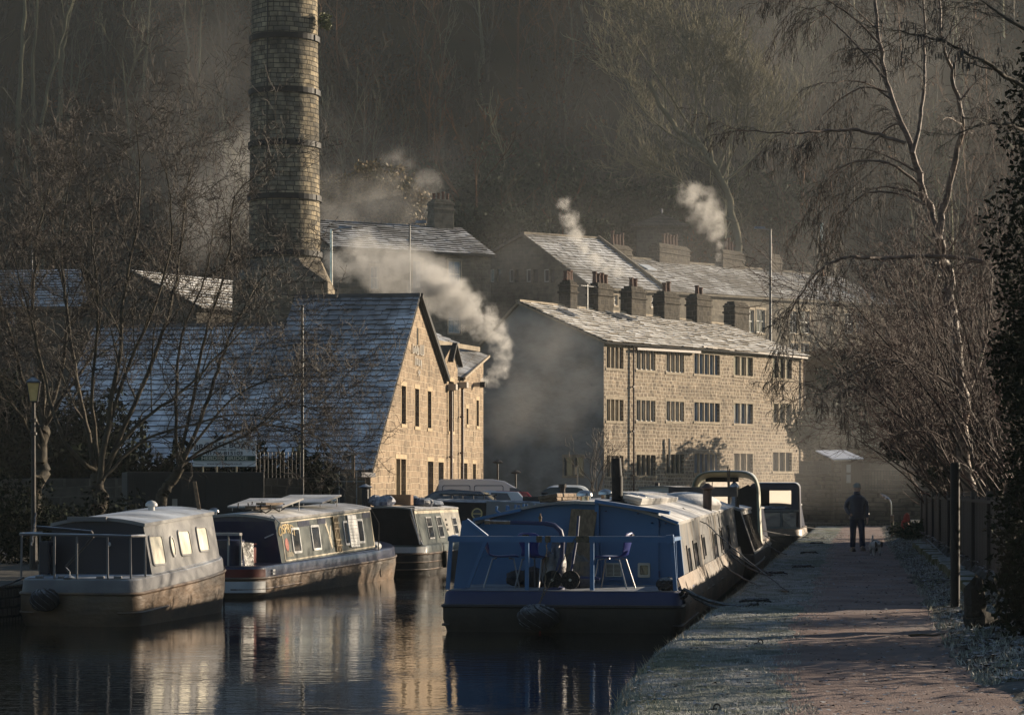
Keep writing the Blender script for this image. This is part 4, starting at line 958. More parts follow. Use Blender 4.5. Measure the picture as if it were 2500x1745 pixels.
# livery lines, arches, painted flash, name
q = MB()
def bl_(p0, p1, h0, h1, m_=None, o=.004):
    a, b = B.y(p0, .87), B.y(p1, .87); zz = lambda y, h: B.zs(y, h)
    q.add([f(a, zz(a, h0), o), f(b, zz(b, h0), o), f(b, zz(b, h1), o), f(a, zz(a, h1), o), f(a, zz(a, h0), o + .006), f(b, zz(b, h0), o + .006), f(b, zz(b, h1), o + .006), f(a, zz(a, h1), o + .006)], [(4, 5, 6, 7), (0, 1, 5, 4), (1, 2, 6, 5), (2, 3, 7, 6), (3, 0, 4, 7)])
bl_(691, 910, .035, .065); bl_(691, 910, .94, .97); bl_(691, 692.5, .04, .96); bl_(908.5, 910, .04, .96)
q.build('coach_line', G['cream'], B.root)
q = MB()
for a_, b_ in ((733, 761), (781, 800), (851, 873), (890, 908), (693, 708)):
    bl_(a_, b_, .80, .935, o=.001)
q.build('upper_panel', G['navy'], B.root)
q = MB()
for pts in (((797, .88), (799.5, .86), (805, .45), (803, .42)), ((808, .72), (810, .74), (806, .42), (804.5, .44)), ((801, .46), (807, .46), (809, .20), (806, .16)), ((796, .80), (798, .88), (804, .56), (802, .5))):
    vs_ = [f(B.y(px_, .86), B.zs(B.y(px_, .86), h), .007) for px_, h in pts]; vs_ += [v - Vector((.008, 0, 0)) for v in vs_]; q.add(vs_, [(0, 1, 2, 3), (7, 6, 5, 4), (0, 4, 5, 1), (1, 5, 6, 2), (2, 6, 7, 3), (3, 7, 4, 0)])
q.build('painted_flash', G['cream'], B.root)
def text_mesh(txt, size, ext=.004, font_bold=False, sx=1.0, space=1.0):
    cu = bpy.data.curves.new('t', 'FONT'); cu.body = txt; cu.size = size; cu.extrude = ext; cu.align_x = 'CENTER'; cu.space_character = space
    if font_bold: cu.offset = size * .018
    o = bpy.data.objects.new('t', cu); COL.objects.link(o)
    me = bpy.data.meshes.new_from_object(o.evaluated_get(bpy.context.evaluated_depsgraph_get()))
    vs = [(v.co.x * sx, v.co.y, v.co.z) for v in me.vertices]; fs = [tuple(p.vertices) for p in me.polygons]
    bpy.data.objects.remove(o); bpy.data.curves.remove(cu); bpy.data.meshes.remove(me)
    return vs, fs
vs_, fs_ = text_mesh('OSPREY', .26, .005, True, 1.25)
yn = B.y(703, .86); q = MB(); q.add([f(yn + x, B.zs(yn, .70) + z - .25 * x * x, .008 + o) for x, z, o in vs_], fs_); q.build('boat_name', mat('gold_lettering', (.62, .45, .20), rough=.4), B.root)
q = MB(); circ = [(B.y(699, .86) + .12 * math.cos(t), B.zs(yn, .42) + .13 * math.sin(t)) for t in np.linspace(0, 6.283, 15)[:-1]]; q.prism(circ, f, .002, .008); q.build('red_roundel', mat('roundel_red', (.35, .06, .03), rough=.5), B.root)
q = MB()
for k in range(9): q.prism(rect(yn - .2 + k * .05, yn - .175 + k * .05, B.zs(yn, .13), B.zs(yn, .24 + .04 * (k % 3 == 0))), f, .002, .008)
q.build('small_lettering', G['cream'], B.root)
# tall narrow hinged rack on the side, striped notice board
a, b = B.y(815, .86), B.y(825, .86); q = MB()
for k in range(4): x_ = a + (b - a) * k / 3; q.prism(rect(x_ - .02, x_ + .02, B.zs(a, .06), B.zs(a, .95)), f, .01, .04)
for h in (.2, .34, .62, .76, .9): q.prism(rect(a - .06, b + .06, B.zs(a, h), B.zs(a, h + .035)), f, .02, .055)
q.build('side_hatch', mat('brass_hatch', (.35, .28, .18), (.12, .09, .06), sc=8, rough=.35, metal=.5), B.root)
a, b = B.y(849, .86), B.y(870, .86); q = MB(); q.prism(rect(a, b, B.zs(a, .12), B.zs(a, .93)), f, .02, .04); nb = q.build('ribbed_board', G['white'], B.root)
q = MB()
for k in range(9): q.prism(rect(a + .05, b - .02 - .3 * (k % 3 == 1), B.zs(a, .18 + k * .08), B.zs(a, .187 + k * .08)), f, .04, .046)
q.build('board_lines', G['iron'], nb)
# red and white stern band, rail, drum
q = MB(); ol = [(x, y) for x, y in B.outline(.55, 2.6, -.012) if y < .75]; ol = [(x, y) for x, y in ol]
L_ = sorted([p_ for p_ in ol if p_[0] < 0], key=lambda p_: p_[0]) ; L_ = sorted(L_, key=lambda p_: -p_[1]); R_ = sorted([p_ for p_ in ol if p_[0] > 0], key=lambda p_: p_[1])
cur = [p_ for p_ in L_ + R_ if p_[1] < .45 or p_[0] < 0]
for nm, za, zb_, m_ in (('red_stern_band', .39, .54, G['red']), ('white_stern_band', .10, .31, G['white'])):
    q = MB(); q.loft([[(x, y, z) for x, y in cur] for z in (za, zb_)], cap=False, closed=False); q.build(nm, m_, B.root, smooth=True)
q = MB(); zr = 1.20
q.box((-.35, .25, zr), (1.9, .16, .05)); q.box((-.95, .9, zr), (.14, 1.3, .05))
for x_, y_ in ((-.9, .25), (-.2, .25), (.35, .25), (.58, .3)): q.tube([(x_, y_, .58), (x_, y_, zr)], .02, 6)
q.build('stern_rail', G['frostroof'], B.root)
q = MB(); q.lathe((.2, .72, .59), [(.30, 0), (.31, .05), (.31, .48), (.28, .5)], 16); q.build('engine_drum', G['navy'], B.root, smooth=True)
q = MB(); q.add([(.62, .45, .6), (.68, .80, .6), (.66, .85, 1.02), (.57, .40, 1.06), (.60, .60, .85)], [(0, 1, 4), (1, 2, 4), (2, 3, 4), (3, 0, 4)]); sol = q.build('side_screen', mat('crumpled_sheet', (.2, .19, .17), (.06, .06, .06), sc=6, rough=.35, bump=.6, bsc=12), B.root)
q = MB(); q.box((.55, 1.15, .78), (.06, .25, .30)); q.tube([(.5, 1.05, .95), (.6, 1.2, 1.0)], .02, 6); q.build('red_handle', G['red'], B.root)
fo = empty('swivel_chair', B.w((-.42, .85, .6)), B.rz, 'black padded swivel chair on the stern of the navy boat', 'chair')
q = MB(); q.prism(rrect(-.24, .24, .42, .86, .10), lambda x, z, o: Vector((x, o, z)), -.04, .04); q.build('backrest', G['black'], fo, smooth=True)
q = MB(); q.prism(rrect(-.25, .25, -.22, .25, .08), lambda x, y, o: Vector((x, y + .2, .40 + o)), -.04, .04); q.build('seat', G['black'], fo, smooth=True)
q = MB(); q.tube([(0, .2, 0), (0, .2, .4)], .03, 8)
for k in range(5): q.bar((0, .2, .06), (.24 * math.cos(k * 1.257), .2 + .24 * math.sin(k * 1.257), .03), .04)
q.build('pedestal', G['iron'], fo)
# roof furniture
vent(B.root, (-.55, yb0 + .25, B.rz_(-.55, yb0 + .25))); vent(B.root, (.1, yb1 - .5, B.rz_(.1, yb1 - .5)))
for i, (x_, y_) in enumerate(((.05, 3.6), (.1, 6.3))):
    s_ = empty('solar_panel', B.w((x_, y_ + .0, B.rz_(x_, y_))), B.rz, ('low tilted solar panel on the navy narrowboat roof, nearer one' if i == 0 else 'low tilted solar panel on the navy narrowboat roof, farther one'), 'solar panel', 'solar panels')
    q = MB(); q.box((0, 0, .16), (1.15, 1.5, .035), rx=R(6)); q.build('panel', G['frostroof'], s_)
    q = MB()
    for xx in (-.5, .5):
        for yy in (-.65, .65): q.tube([(xx, yy, 0), (xx, yy, .16 + yy * .1)], .012, 5)
    q.build('bracket', G['galv'], s_)
for i, (x_, y_, ln) in enumerate(((.25, 2.6, 1.3), (-.3, 5.0, 2.4))):
    q = MB(); q.box((0, 0, .05), (.22, ln, .07)); q.box((.16, .1, .12), (.20, ln * .9, .05)); o = q.build('roof_planks', G['plank'], None); o.location = B.w((x_, y_, B.rz_(x_, y_) + .06)); o.rotation_euler.z = B.rz; tag(o, 'short frosted gang planks at the stern end of the navy narrowboat roof' if i == 0 else 'long frosted boards in the middle of the navy narrowboat roof', 'planks')
q = MB()
for y_ in (2.2, 3.1):
    for x_ in (.02, .48):
        z_ = B.rz_(x_, y_); q.tube([(x_ - .1, y_, z_ + .2), (x_ - .11, y_, z_ + .1), (x_, y_, z_ + .04), (x_ + .11, y_, z_ + .1), (x_ + .1, y_, z_ + .2)], .014, 6)
q.build('plank_rack', G['iron'], B.root, smooth=True)
q = MB(); q.tube([(.7, yb0 - .12, 1.45), (.78, yb0 - .2, 1.55), (.9, yb0 - .1, 1.4), (.82, yb0 - .05, 1.2), (.6, yb0 - .1, 1.1)], .014, 6); q.build('cable', G['white'], B.root, smooth=True)
q = MB(); q.tube([(.82, yb1 + .05, 1.62), (.98, yb1 + .15, 1.3), (.98, yb1 + .12, .6), (1.04, yb1 + .1, .1)], .014, 5); q.build('side_rope', G['rope_d'], B.root)
q = MB(); q.ell((.85, yb1 + .3, .78), (.14, .3, .1)); q.build('bow_fender', G['white'], B.root, smooth=True)
q = MB()
for x_ in (.975,):
    for k in range(2): q.box((1.03, .95, .44 + k * .06), (.02, .16, .04))
q.build('hull_vents', G['white'], B.root)
rope('mooring_line', 'thin rope hanging down the stern of the navy narrowboat', [B.w((.35, .02, .62)), B.w((.36, -.03, .3)), B.w((.35, -.02, -.05))], .012, G['rope_d'], 0, group='mooring ropes')

# ---------------------------------------------------------------- C: grey-green boat with canvas stern hood
C_ = Boat('narrowboat', 'grey green narrowboat with dark canvas stern hood and clear side panel, third from the left', -3.12, 59.2, 9.2, 2.05, 9.0, .70)
C_.hull(sr=.7, bl=2.0, zr=.50, low=G['hull_black'], band=G['osp'], rub=G['hull_rust'], sheer=.15, extra=(.12, .3))
yc0, yc1 = C_.y(1018, .8), C_.y(1123, .8)
C_.cabin(yc0, yc1, .90, .72, .71, 1.55, .06, G['osp'], G['frostroof'], end=G['black'], th=.04)
for p0, p1 in ((1041, 1054), (1066, 1078)): C_.window(C_.y(p0, .8), C_.y(p1, .8), .15, .80, G['galv'], G['glass'], bar=.55, r=.03)
C_.window(C_.y(1104, .8), C_.y(1114, .8), .2, .75, G['galv'], G['glass'], bar=.55, r=.03)
f = C_.f(); q = MB(); a, b = C_.y(1078, .8), C_.y(1124, .8); q.prism([(a, C_.zs(a, .98)), (b, C_.zs(b, .98)), (b, C_.zs(b, .1)), (C_.y(1096, .8), C_.zs(a, .08)), (C_.y(1091, .8), C_.zs(a, .1))], f, .002, .006); q.build('cream_panel', mat('cream_side', (.26, .24, .20), rough=.5), C_.root)
q = MB(); q.prism(rect(yc0, b, C_.zs(a, .90), C_.zs(a, .98)), f, .006, .010); q.build('cream_stripe', G['cream'], C_.root)
q = MB()
for h in (.35, .5, .65): q.prism(rect(C_.y(1088, .8), C_.y(1091, .8), C_.zs(a, h), C_.zs(a, h + .07)), f, .006, .02)
q.build('small_vents', G['black'], C_.root)
# hood
q = MB(); H0 = [(.92, .25, .72), (.42, .55, 1.62), (-.42, .55, 1.62), (-.92, .25, .72)]; H1 = [(.92, yc0 + .1, .72), (.70, yc0 + .2, 1.64), (-.70, yc0 + .2, 1.64), (-.92, yc0 + .1, .72)]
q.loft([H0, H1]); hd = q.build('stern_hood', G['canvas'], C_.root)
q = MB(); q.add([Vector(p_) + Vector((.02, -.01, .01)) for p_ in ((.88, .42, .80), (.50, .66, 1.52), (.64, yc0 - .25, 1.52), (.90, yc0 - .35, .80))], [(0, 1, 2, 3)]); q.build('clear_panel', G['vinyl'], hd)
q = MB(); q.tube([(.94, .24, .72), (.44, .54, 1.63)], .018, 6); q.tube([(.93, yc0 - .28, .74), (.68, yc0 - .15, 1.6)], .018, 6); q.build('hood_hoop', G['white'], hd, smooth=True)
q = MB(); ol = [p_ for p_ in C_.outline(.7, 2.0, -.008) if p_[1] < 1.0]
L_ = sorted([p_ for p_ in ol if p_[0] < 0], key=lambda p_: -p_[1]); R_ = sorted([p_ for p_ in ol if p_[0] > 0 and p_[1] < .5], key=lambda p_: p_[1])
q.loft([[(x, y, z) for x, y in L_ + R_] for z in (.53, .67)], cap=False, closed=False); q.build('white_stern_band', G['white'], C_.root, smooth=True)
q = MB(); q.tube([(1.04, 2.3, .72), (1.07, 2.3, .5)], .01, 5); q.tube([(1.08, 2.3, .52), (1.09, 2.35, .12)], .06, 8); q.build('hanging_fender', G['rubber'], C_.root, smooth=True)
def lump(name, loc, r, m, label, cat, group=None, seed=0, n=5):
    random.seed(seed); q = MB()
    for k in range(n): q.ell((random.uniform(-1, 1) * r[0] * .55, random.uniform(-1, 1) * r[1] * .55, r[2] * random.uniform(.3, .6)), (r[0] * random.uniform(.35, .6), r[1] * random.uniform(.35, .6), r[2] * random.uniform(.35, .6)), 9, 6, .18)
    o = q.build(name, m, None, smooth=True); o.location = loc; return tag(o, label, cat, group)
G['bag'] = mat('coal_bag', (.36, .38, .44), (.05, .06, .10), sc=7, rough=.5, bump=.5, bsc=9, frost=.4)
G['bagd'] = mat('dark_bag', (.03, .035, .05), (.10, .11, .14), sc=6, rough=.5, bump=.5, bsc=9, frost=.6)
lump('bag_heap', C_.w((-.25, 1.0, 1.66)), (.42, .5, .26), G['bag'], 'pile of white and blue bags at the stern end of the grey green boat roof', 'bags', seed=1)
lump('roof_clutter', C_.w((.2, 3.0, 1.62)), (.5, .5, .26), G['bagd'], 'dark heap of bags and rope in the middle of the grey green boat roof', 'bags', seed=2, n=8)
lump('roof_clutter', C_.w((.3, 4.3, 1.62)), (.45, .6, .18), G['bagd'], 'flat dark heap of tarpaulin at the far end of the grey green boat roof', 'bags', seed=3, n=8)
q = MB(); q.box((0, 0, .14), (.62, .35, .26)); q.box((0, -.18, .12), (.38, .01, .03)); o = q.build('cardboard_box', mat('cardboard', (.26, .15, .08), (.2, .12, .07), sc=3, rough=.8), None, bevel=.01); o.location = C_.w((.05, 1.8, 1.66)); o.rotation_euler.z = C_.rz; tag(o, 'brown cardboard box standing on the grey green boat roof', 'box')
q = MB(); q.tube([(0, 0, 0), (0, 0, .42)], .09, 10); q.lathe((0, 0, .42), [(.05, 0), (.18, .06), (.02, .13)], 10); o = q.build('stove_pipe', G['iron_f'], None, smooth=True); o.location = C_.w((-.62, .9, 1.64)); tag(o, 'black stove pipe with white cowl left of the bags on the grey green boat', 'flue')
rope('mooring_line', 'rope from the stern of the grey green boat', [C_.w((-.9, .5, .74)), C_.w((-1.3, -.6, .3))], .014, G['rope_d'], .1, group='mooring ropes')

# ---------------------------------------------------------------- D: black boat lying across, with brass porthole and grey sheet
Dp = Boat('narrowboat', 'black boat lying across the basin with a brass rimmed porthole and grey side sheet', -2.2, 72.5, 104, 1.9, 6.2, .75)
Dp.hull(sr=.3, bl=1.2, zr=.5, low=G['hull_black'], band=G['black'], sheer=.1, extra=())
Dp.cabin(.15, 5.4, .88, .74, .75, 1.68, .08, G['black'], G['canvas'], zt1=1.56)
f = Dp.f(); 
yy = 1.42; zc = 1.36
circ = lambda r: [(yy + r * math.cos(t), zc + r * math.sin(t)) for t in np.linspace(0, 6.283, 19)[:-1]]
q = MB(); q.ring(circ(.165), circ(.13), f, .0, .03); q.prism(rect(yy - .13, yy + .13, zc - .012, zc + .012), f, .01, .03); pr = q.build('porthole', mat('brass', (.5, .38, .16), rough=.3, metal=.9), Dp.root); q = MB(); q.prism(circ(.14), f, .002, .010); q.build('pane', G['glass'], pr)
q = MB(); q.prism([(1.7, 1.72), (5.3, 1.58), (5.3, .95), (1.7, 1.1)], f, .03, .05); q.build('side_sheet', mat('grey_tarpaulin', (.24, .24, .235), (.19, .19, .185), sc=1.2, rough=.7, bump=.3, bsc=4), Dp.root)
q = MB()
for x_ in (-.5, .5): q.bar((x_, .2, 1.92), (x_, 1.7, 1.90), .04, .04)
for k in range(5): q.bar((-.55, .3 + k * .33, 1.91), (.55, .3 + k * .33, 1.90), .03, .03); q.bar((-.5, .3 + k * .33, 1.72), (-.5, .3 + k * .33, 1.9), .03)
q.build('roof_rack', G['iron_f'], Dp.root)
q = MB(); q.box((0, 2.9, 1.78), (.5, .5, .16)); q.build('roof_box', G['iron_f'], Dp.root)
for i, y_ in enumerate((3.3, 4.1)): q = MB(); q.lathe((.2, y_, 1.7), [(.1, 0), (.1, .28), (.04, .3)], 10); q.build('roof_can', G['iron'], Dp.root, smooth=True)

# ---------------------------------------------------------------- E: hooded cabin boat in the basin
E_ = Boat('hooded_boat', 'cabin boat under a rounded grey hood with dark windows beside the parked cars', 1.62, 77.0, 4, 1.75, 5.5, .9)
E_.hull(sr=.4, bl=2.0, zr=.6, low=G['hull_black'], band=G['galv'], sheer=.1, extra=())
def arch(y, hw, z0, z1, n=12, p=.45, lean=0.0):
    out = [(hw, y, z0)]
    for i in range(n + 1):
        t = math.pi * i / n; c, s_ = math.cos(t), math.sin(t)
        out.append((hw * .93 * math.copysign(abs(c) ** p, c), y + lean, z0 + (z1 - z0) * (.35 + .65 * abs(s_) ** p)))
    return out + [(-hw, y, z0)]
G['hood'] = mat('grey_hood', (.12, .14, .14), (.08, .095, .10), sc=2, rough=.7, bump=.3, bsc=5, frost=.85, fz=.3)
q = MB(); q.loft([arch(.2, .82, .9, 2.15), arch(2.2, .84, .9, 2.22), arch(3.2, .7, .9, 1.9)]); q.build('hood', G['hood'], E_.root, smooth=True, ang=50)
for x0_, x1_, m_ in ((-.72, -.40, G['glass']), (-.30, -.10, G['vinyl']), (.02, .46, G['vinyl']), (.54, .72, G['glass'])):
    q = MB(); q.prism(rrect(x0_, x1_, 1.2, 1.92 if abs(x0_ + x1_) < .9 else 1.78, .08), lambda x, z, o: Vector((x, .2 - o, z)), 0, .012); q.build('hood_window', m_, E_.root)
q = MB(); q.tube([(-.02, -.4, .9), (-.02, -.4, 2.12)], .09, 10); q.tube([(-.02, -.4, 2.12), (-.02, -.4, 2.24)], .13, 10); q.build('stove_pipe', G['pipe'], E_.root, smooth=True)

# ---------------------------------------------------------------- white wheelhouse boat
Gb = Boat('workboat', 'white wheelhouse boat with sunlit side in front of the cottage row', 4.95, 84, 14, 1.6, 6, .9)
Gb.hull(sr=.3, bl=1.5, zr=.6, low=G['hull_black'], band=G['white'], sheer=.1, extra=())
Gb.cabin(.3, 4.0, .72, .68, .9, 2.12, .04, G['white'], G['frostroof'], over=.12, th=.04)
f = Gb.f()
for a_, b_ in ((.55, 1.4), (1.7, 2.5), (2.8, 3.6)): Gb.window(a_, b_, .35, .85, G['white'], G['vinyl'], r=.03)
for x0_, x1_ in ((-.6, -.15), (.0, .55)):
    q = MB(); q.prism(rect(x0_, x1_, 1.35, 2.0), lambda x, z, o: Vector((x, .3 - o, z)), .0, .015); q.build('end_window', G['vinyl'], Gb.root)
q = MB(); q.tube([(-.1, .6, 2.1), (-.1, .6, 2.3)], .08, 8); q.build('flue', G['iron'], Gb.root, smooth=True)

# ---------------------------------------------------------------- H: the big blue widebeam
H = Boat('widebeam_boat', 'large bright blue boat with railed stern deck holding chairs, nearest in the middle', .69, 34.9, 7.7, 3.42, 20.5, .58)
H.hull(sr=.12, bl=3.2, zr=.37, low=G['hull_black'], band=G['blue_d'], deck=mat('blue_deck', (.05, .06, .08), (.08, .085, .095), sc=3, rough=.7, bump=.3, bsc=12, frost=.4), rub=G['hull_black'], sheer=.25, extra=(.1,))
YC = 2.05; yH1 = H.y(1786, 1.45)
G['blue_side'] = mat('grey_blue_side', (0.17, 0.165, 0.16), (0.09, 0.095, 0.105), sc=2.5, rough=.4, bump=.12, bsc=10, c3=(.26, .20, .13), sc3=1.2, m3=.6, stretch=(1, 1.6, .5))
# corrugated-looking steel skirt along the side
H.cabin(YC, yH1, 1.62, 1.50, .60, 1.50, .32, G['blue_side'], G['frostroof'], zt1=1.62, over=.10, th=.045, end=G['blue'], n=11)
sw_ = MB(); ns = 90; rowsk = []
for j in range(ns + 1):
    y_ = .6 + (yH1 - .4) * j / ns; wv = .016 * math.sin(j * .9) + .01 * math.sin(j * .37)
    rowsk.append([(1.63, y_, .76), (1.685 + wv, y_, .60), (1.735 + wv, y_, .42), (1.74 + wv, y_, .30), (1.70, y_, .05)])
sw_.loft(rowsk, cap=False, closed=False); sw_.build('side_skirt', G['hull_rust'], H.root, smooth=True)
for p0, p1, h0, h1 in ((1676, 1683, .1, .62), (1692, 1701, .14, .66), (1714, 1720, .25, .7), (1740, 1748, .12, .68), (1757, 1762, .2, .7), (1776, 1780, .2, .7)):
    a, b = H.y(p0, 1.56), H.y(p1, 1.56)
    H.window(a, b, h0, h1, G['blue_side'] if p0 in (1676, 1740) else G['iron'], G['glass'], r=.04, t=.05)
# end wall details (local y = YC face looking back at the camera)
fe = lambda x, z, o: Vector((x, YC - o, z))
ex = lambda zp: H.x(1050 + zp / 3.206, YC); ez = lambda zp: 2 - (1060 + zp / 3.206 - HZ) / F * (H.o.y + YC)
q = MB(); q.ring([(ex(1330), ez(1140)), (ex(1790), ez(1140)), (ex(1790), ez(612)), (ex(1330), ez(530))], [(ex(1342), ez(1132)), (ex(1780), ez(1132)), (ex(1780), ez(622)), (ex(1342), ez(542))], fe, .0, .03)
q.prism([(ex(1562), ez(1132)), (ex(1568), ez(1132)), (ex(1568), ez(580)), (ex(1562), ez(578))], fe, .0, .012)
q.prism([(ex(300), ez(950)), (ex(1290), ez(950)), (ex(1290), ez(940)), (ex(300), ez(940))], fe, .0, .02); q.build('door_frame', G['blue'], H.root)
q = MB(); q.prism([(ex(1336), ez(1136)), (ex(1785), ez(1136)), (ex(1785), ez(618)), (ex(1336), ez(536))], fe, .002, .02); dr = q.build('cabin_door', G['blue'], H.root)
q = MB()
for zz in (700, 1090): q.prism(rect(ex(1790), ex(1800), ez(zz + 25), ez(zz - 25)), fe, .02, .05)
for xx, zz in ((1378, 600), (1580, 590), (1630, 618), (1740, 690), (1845, 695)): q.lathe((ex(xx), YC - .05, ez(zz)), [(.015, -.01), (.02, 0), (.01, .01)], 8)
q.build('hinge', G['blue_d'], dr)
q = MB(); q.prism(rect(ex(1372), ex(1503), ez(1112), ez(1003)), fe, .02, .03); gr_ = q.build('vent_grille', G['galv'], dr, bevel=.004)
q = MB()
for r_ in range(9):
    for c_ in range(2): q.prism(rect(ex(1384 + c_ * 58), ex(1434 + c_ * 58), ez(1021 + r_ * 10), ez(1016 + r_ * 10)), fe, .03, .034)
q.build('grille_slots', G['iron'], gr_)
q = MB(); q.ring(rrect(ex(1627), ex(1724), ez(1115), ez(1002), .02), rrect(ex(1643), ex(1709), ez(1095), ez(1020), .02), fe, .02, .05); cf = q.build('cat_flap', G['galv'], dr)
q = MB(); q.prism(rect(ex(1640), ex(1712), ez(1098), ez(1018)), fe, .02, .03); q.build('flap_pane', G['glass'], cf)
# stepped eaves trim at the right, raised frame at the door
q = MB(); q.bar((ex(1300), YC - .12, ez(520)), (ex(1880), YC - .12, ez(612)), .22, .05); q.build('roof_trim', G['blue_f'], H.root); q = MB(); q.bar((ex(1810), YC - .06, ez(640)), (ex(1945), YC - .06, ez(692)), .14, .04); q.build('roof_trim', G['blue_f'], H.root); q = MB()
q.bar((ex(350), YC - .1, ez(668)), (ex(720), YC - .1, ez(590)), .16, .045); q.build('roof_trim', G['blue_f'], H.root); q = MB(); q.bar((ex(1310), YC - .06, ez(528)), (ex(1310), YC - .06, ez(1140)), .06, .08); q.build('roof_trim', G['blue_f'], H.root)
q = MB(); q.bar((ex(1935), YC - .04, ez(700)), (ex(1985), YC - .04, ez(1190)), .06, .1); q.build('corner_post', G['blue'], H.root); q = MB(); q.bar((ex(335), YC - .04, ez(790)), (ex(345), YC - .04, ez(680)), .05, .1); q.build('corner_post', G['blue'], H.root)
# left bulwark board
q = MB(); q.prism([(-1.62, .6), (-1.50, 1.58), (-1.40, 1.60), (-1.13, 1.35), (-1.42, .6)], lambda x, z, o: Vector((x, .55 - o, z)), -.03, .03); q.build('bulwark_board', G['blue'], H.root)
q = MB(); q.bar((-1.12, .5, 1.36), (-1.41, .5, .62), .07, .05); q.bar((-1.42, .5, 1.60), (-1.12, .5, 1.36), .10, .03); q.build('bulwark_strut', G['blue_f'], H.root)
# stern rail
zr = 1.325; q = MB(); q.bar((-1.62, .12, zr), (1.60, .12, zr), .07, .085); q.bar((1.50, .12, zr), (1.60, .12, zr + .01), .16, .12); q.bar((1.58, .1, zr), (1.60, 1.3, zr), .06, .05); q.bar((-1.6, .1, zr), (-1.62, .7, zr + .02), .08, .06)
for x_ in (H.x(1101, .1), H.x(1286, .1), H.x(1445, .1), H.x(1640, .1)):
    lean = .05 * (1 if x_ > 0 else -1) * (abs(x_) > 1); q.bar((x_ + lean, .12, .60), (x_, .12, zr), .055)
q.bar((1.60, .7, .6), (1.57, .7, zr), .04); q.build('stern_rail', G['blue_f'], H.root)
# tiller
tx_ = H.x(1373, .35); q = MB()
arcp = [(tx_ - .12, .5, .62), (tx_ - .02, .45, 1.05), (tx_, .4, 1.32), (tx_ - .03, .38, 1.44), (tx_ - .12, .36, 1.52), (tx_ - .25, .35, 1.545)]
q.tube(arcp, .035, 10); q.tube([(tx_ - .25, .35, 1.545), (tx_ - .75, .33, 1.56)], .03, 10); tl = q.build('tiller', G['blue_d'], H.root, smooth=True)
q = MB(); q.tube([(tx_ - .28, .35, 1.545), (tx_ - 1.05, .32, 1.565)], .028, 10); q.tube([(tx_ - 1.05, .32, 1.565), (tx_ - 1.12, .32, 1.567)], .036, 10); q.lathe((tx_ - .32, .35, 1.56), [(.02, 0), (.02, .05), (.03, .07), (.012, .10), (.012, .13)], 8); q.build('tiller_handle', G['plank'], tl, smooth=True)
q = MB(); q.lathe((tx_ - .12, .5, .59), [(.14, 0), (.14, .03), (.05, .06), (.04, .12)], 12); q.build('tiller_base', G['blue_d'], tl, smooth=True)
# roof things
H_r = lambda x, y: H.rz_(x, y)
for p_, y_, m_ in ((1427, 2.5, .12), (1478, 5.5, .12), (1543, 4.6, .12), (1562, 4.9, .12)):
    x_ = H.x(p_, y_); vent(H.root, (x_, y_, H_r(x_, y_)), None, .13)
fl = empty('stove_chimney', H.w((H.x(1507, 3.6), 3.6, H_r(.6, 3.6))), 0, 'tall black stove chimney on the roof of the blue boat', 'chimney')
q = MB(); q.tube([(0, 0, 0), (0, 0, .42)], .088, 16); q.tube([(0, 0, .42), (-.02, 0, .70)], .078, 16); q.lathe((0, 0, 0), [(.16, 0), (.15, .03), (.09, .05)], 16); q.build('pipe', G['black'], fl, smooth=True, ang=50)
q = MB(); q.tube([(.03, 0, .68), (.06, 0, .74), (.02, 0, .76)], .006, 5); q.build('wire_hook', G['iron'], fl)
for i, (x_, y0_, y1_, lab) in enumerate(((-.45, 2.2, 6.5, 'long frosted board on the left slope of the blue boat roof'), (.75, 3.2, 11.5, 'long frosted box panel nearest the right edge of the blue boat roof'), (.45, 5.2, 12.8, 'long frosted box panel behind the first on the blue boat roof'))):
    n_ = Vector((0, 0, 1)); q = MB(); ym = (y0_ + y1_) / 2; sl_ = math.atan2(-2 * .32 * x_ / 1.5 ** 2, 1)
    q.box((0, 0, .07), (.30, y1_ - y0_, .06), ry=-sl_); q.box((0, 0, .02), (.26, y1_ - y0_ - .1, .06), ry=-sl_)
    o = q.build('roof_board', G['plank'] if i == 0 else G['frostroof'], None, bevel=.01); o.location = H.w((x_, ym, H_r(x_, ym) + .01)); o.rotation_euler.z = H.rz; tag(o, lab, 'roof board')
q = MB()
for y_ in (3.0, 4.2, 5.2, 6.2):
    z_ = H_r(-1.25, y_); q.tube([(-1.34, y_, z_ + .13), (-1.35, y_, z_ + .06), (-1.25, y_, z_ - .01), (-1.15, y_, z_ + .06), (-1.16, y_, z_ + .13)], .022, 7)
for y_ in (7.5, 9.): z_ = H_r(-.75, y_); q.tube([(-.84, y_, z_ + .15), (-.85, y_, z_ + .06), (-.75, y_, z_), (-.65, y_, z_ + .06), (-.66, y_, z_ + .15)], .022, 7)
q.build('pole_holder', G['blue_f'], H.root, smooth=True)
q = MB(); x_ = H.x(1727, 12.5); q.tube([(x_, 12.5, H_r(x_, 12.5) - .05), (x_, 12.5, 2.02)], .085, 12); q.lathe((x_, 12.5, 2.02), [(.05, 0), (.14, .05), (.03, .14)], 12); q.build('far_flue', G['pipe'], H.root, smooth=True)
q = MB(); x_ = H.x(1716, 14); q.ell((x_ - .35, 14, 1.74), (.72, 1.1, .26), 20, 10); q.build('foredeck_cover', G['frostroof'], H.root, smooth=True)
q = MB(); x_ = H.x(1716, 15.6); q.box((x_, 15.6, 2.0), (1.4, .1, .2)); q.build('folded_screen', G['iron_f'], H.root)
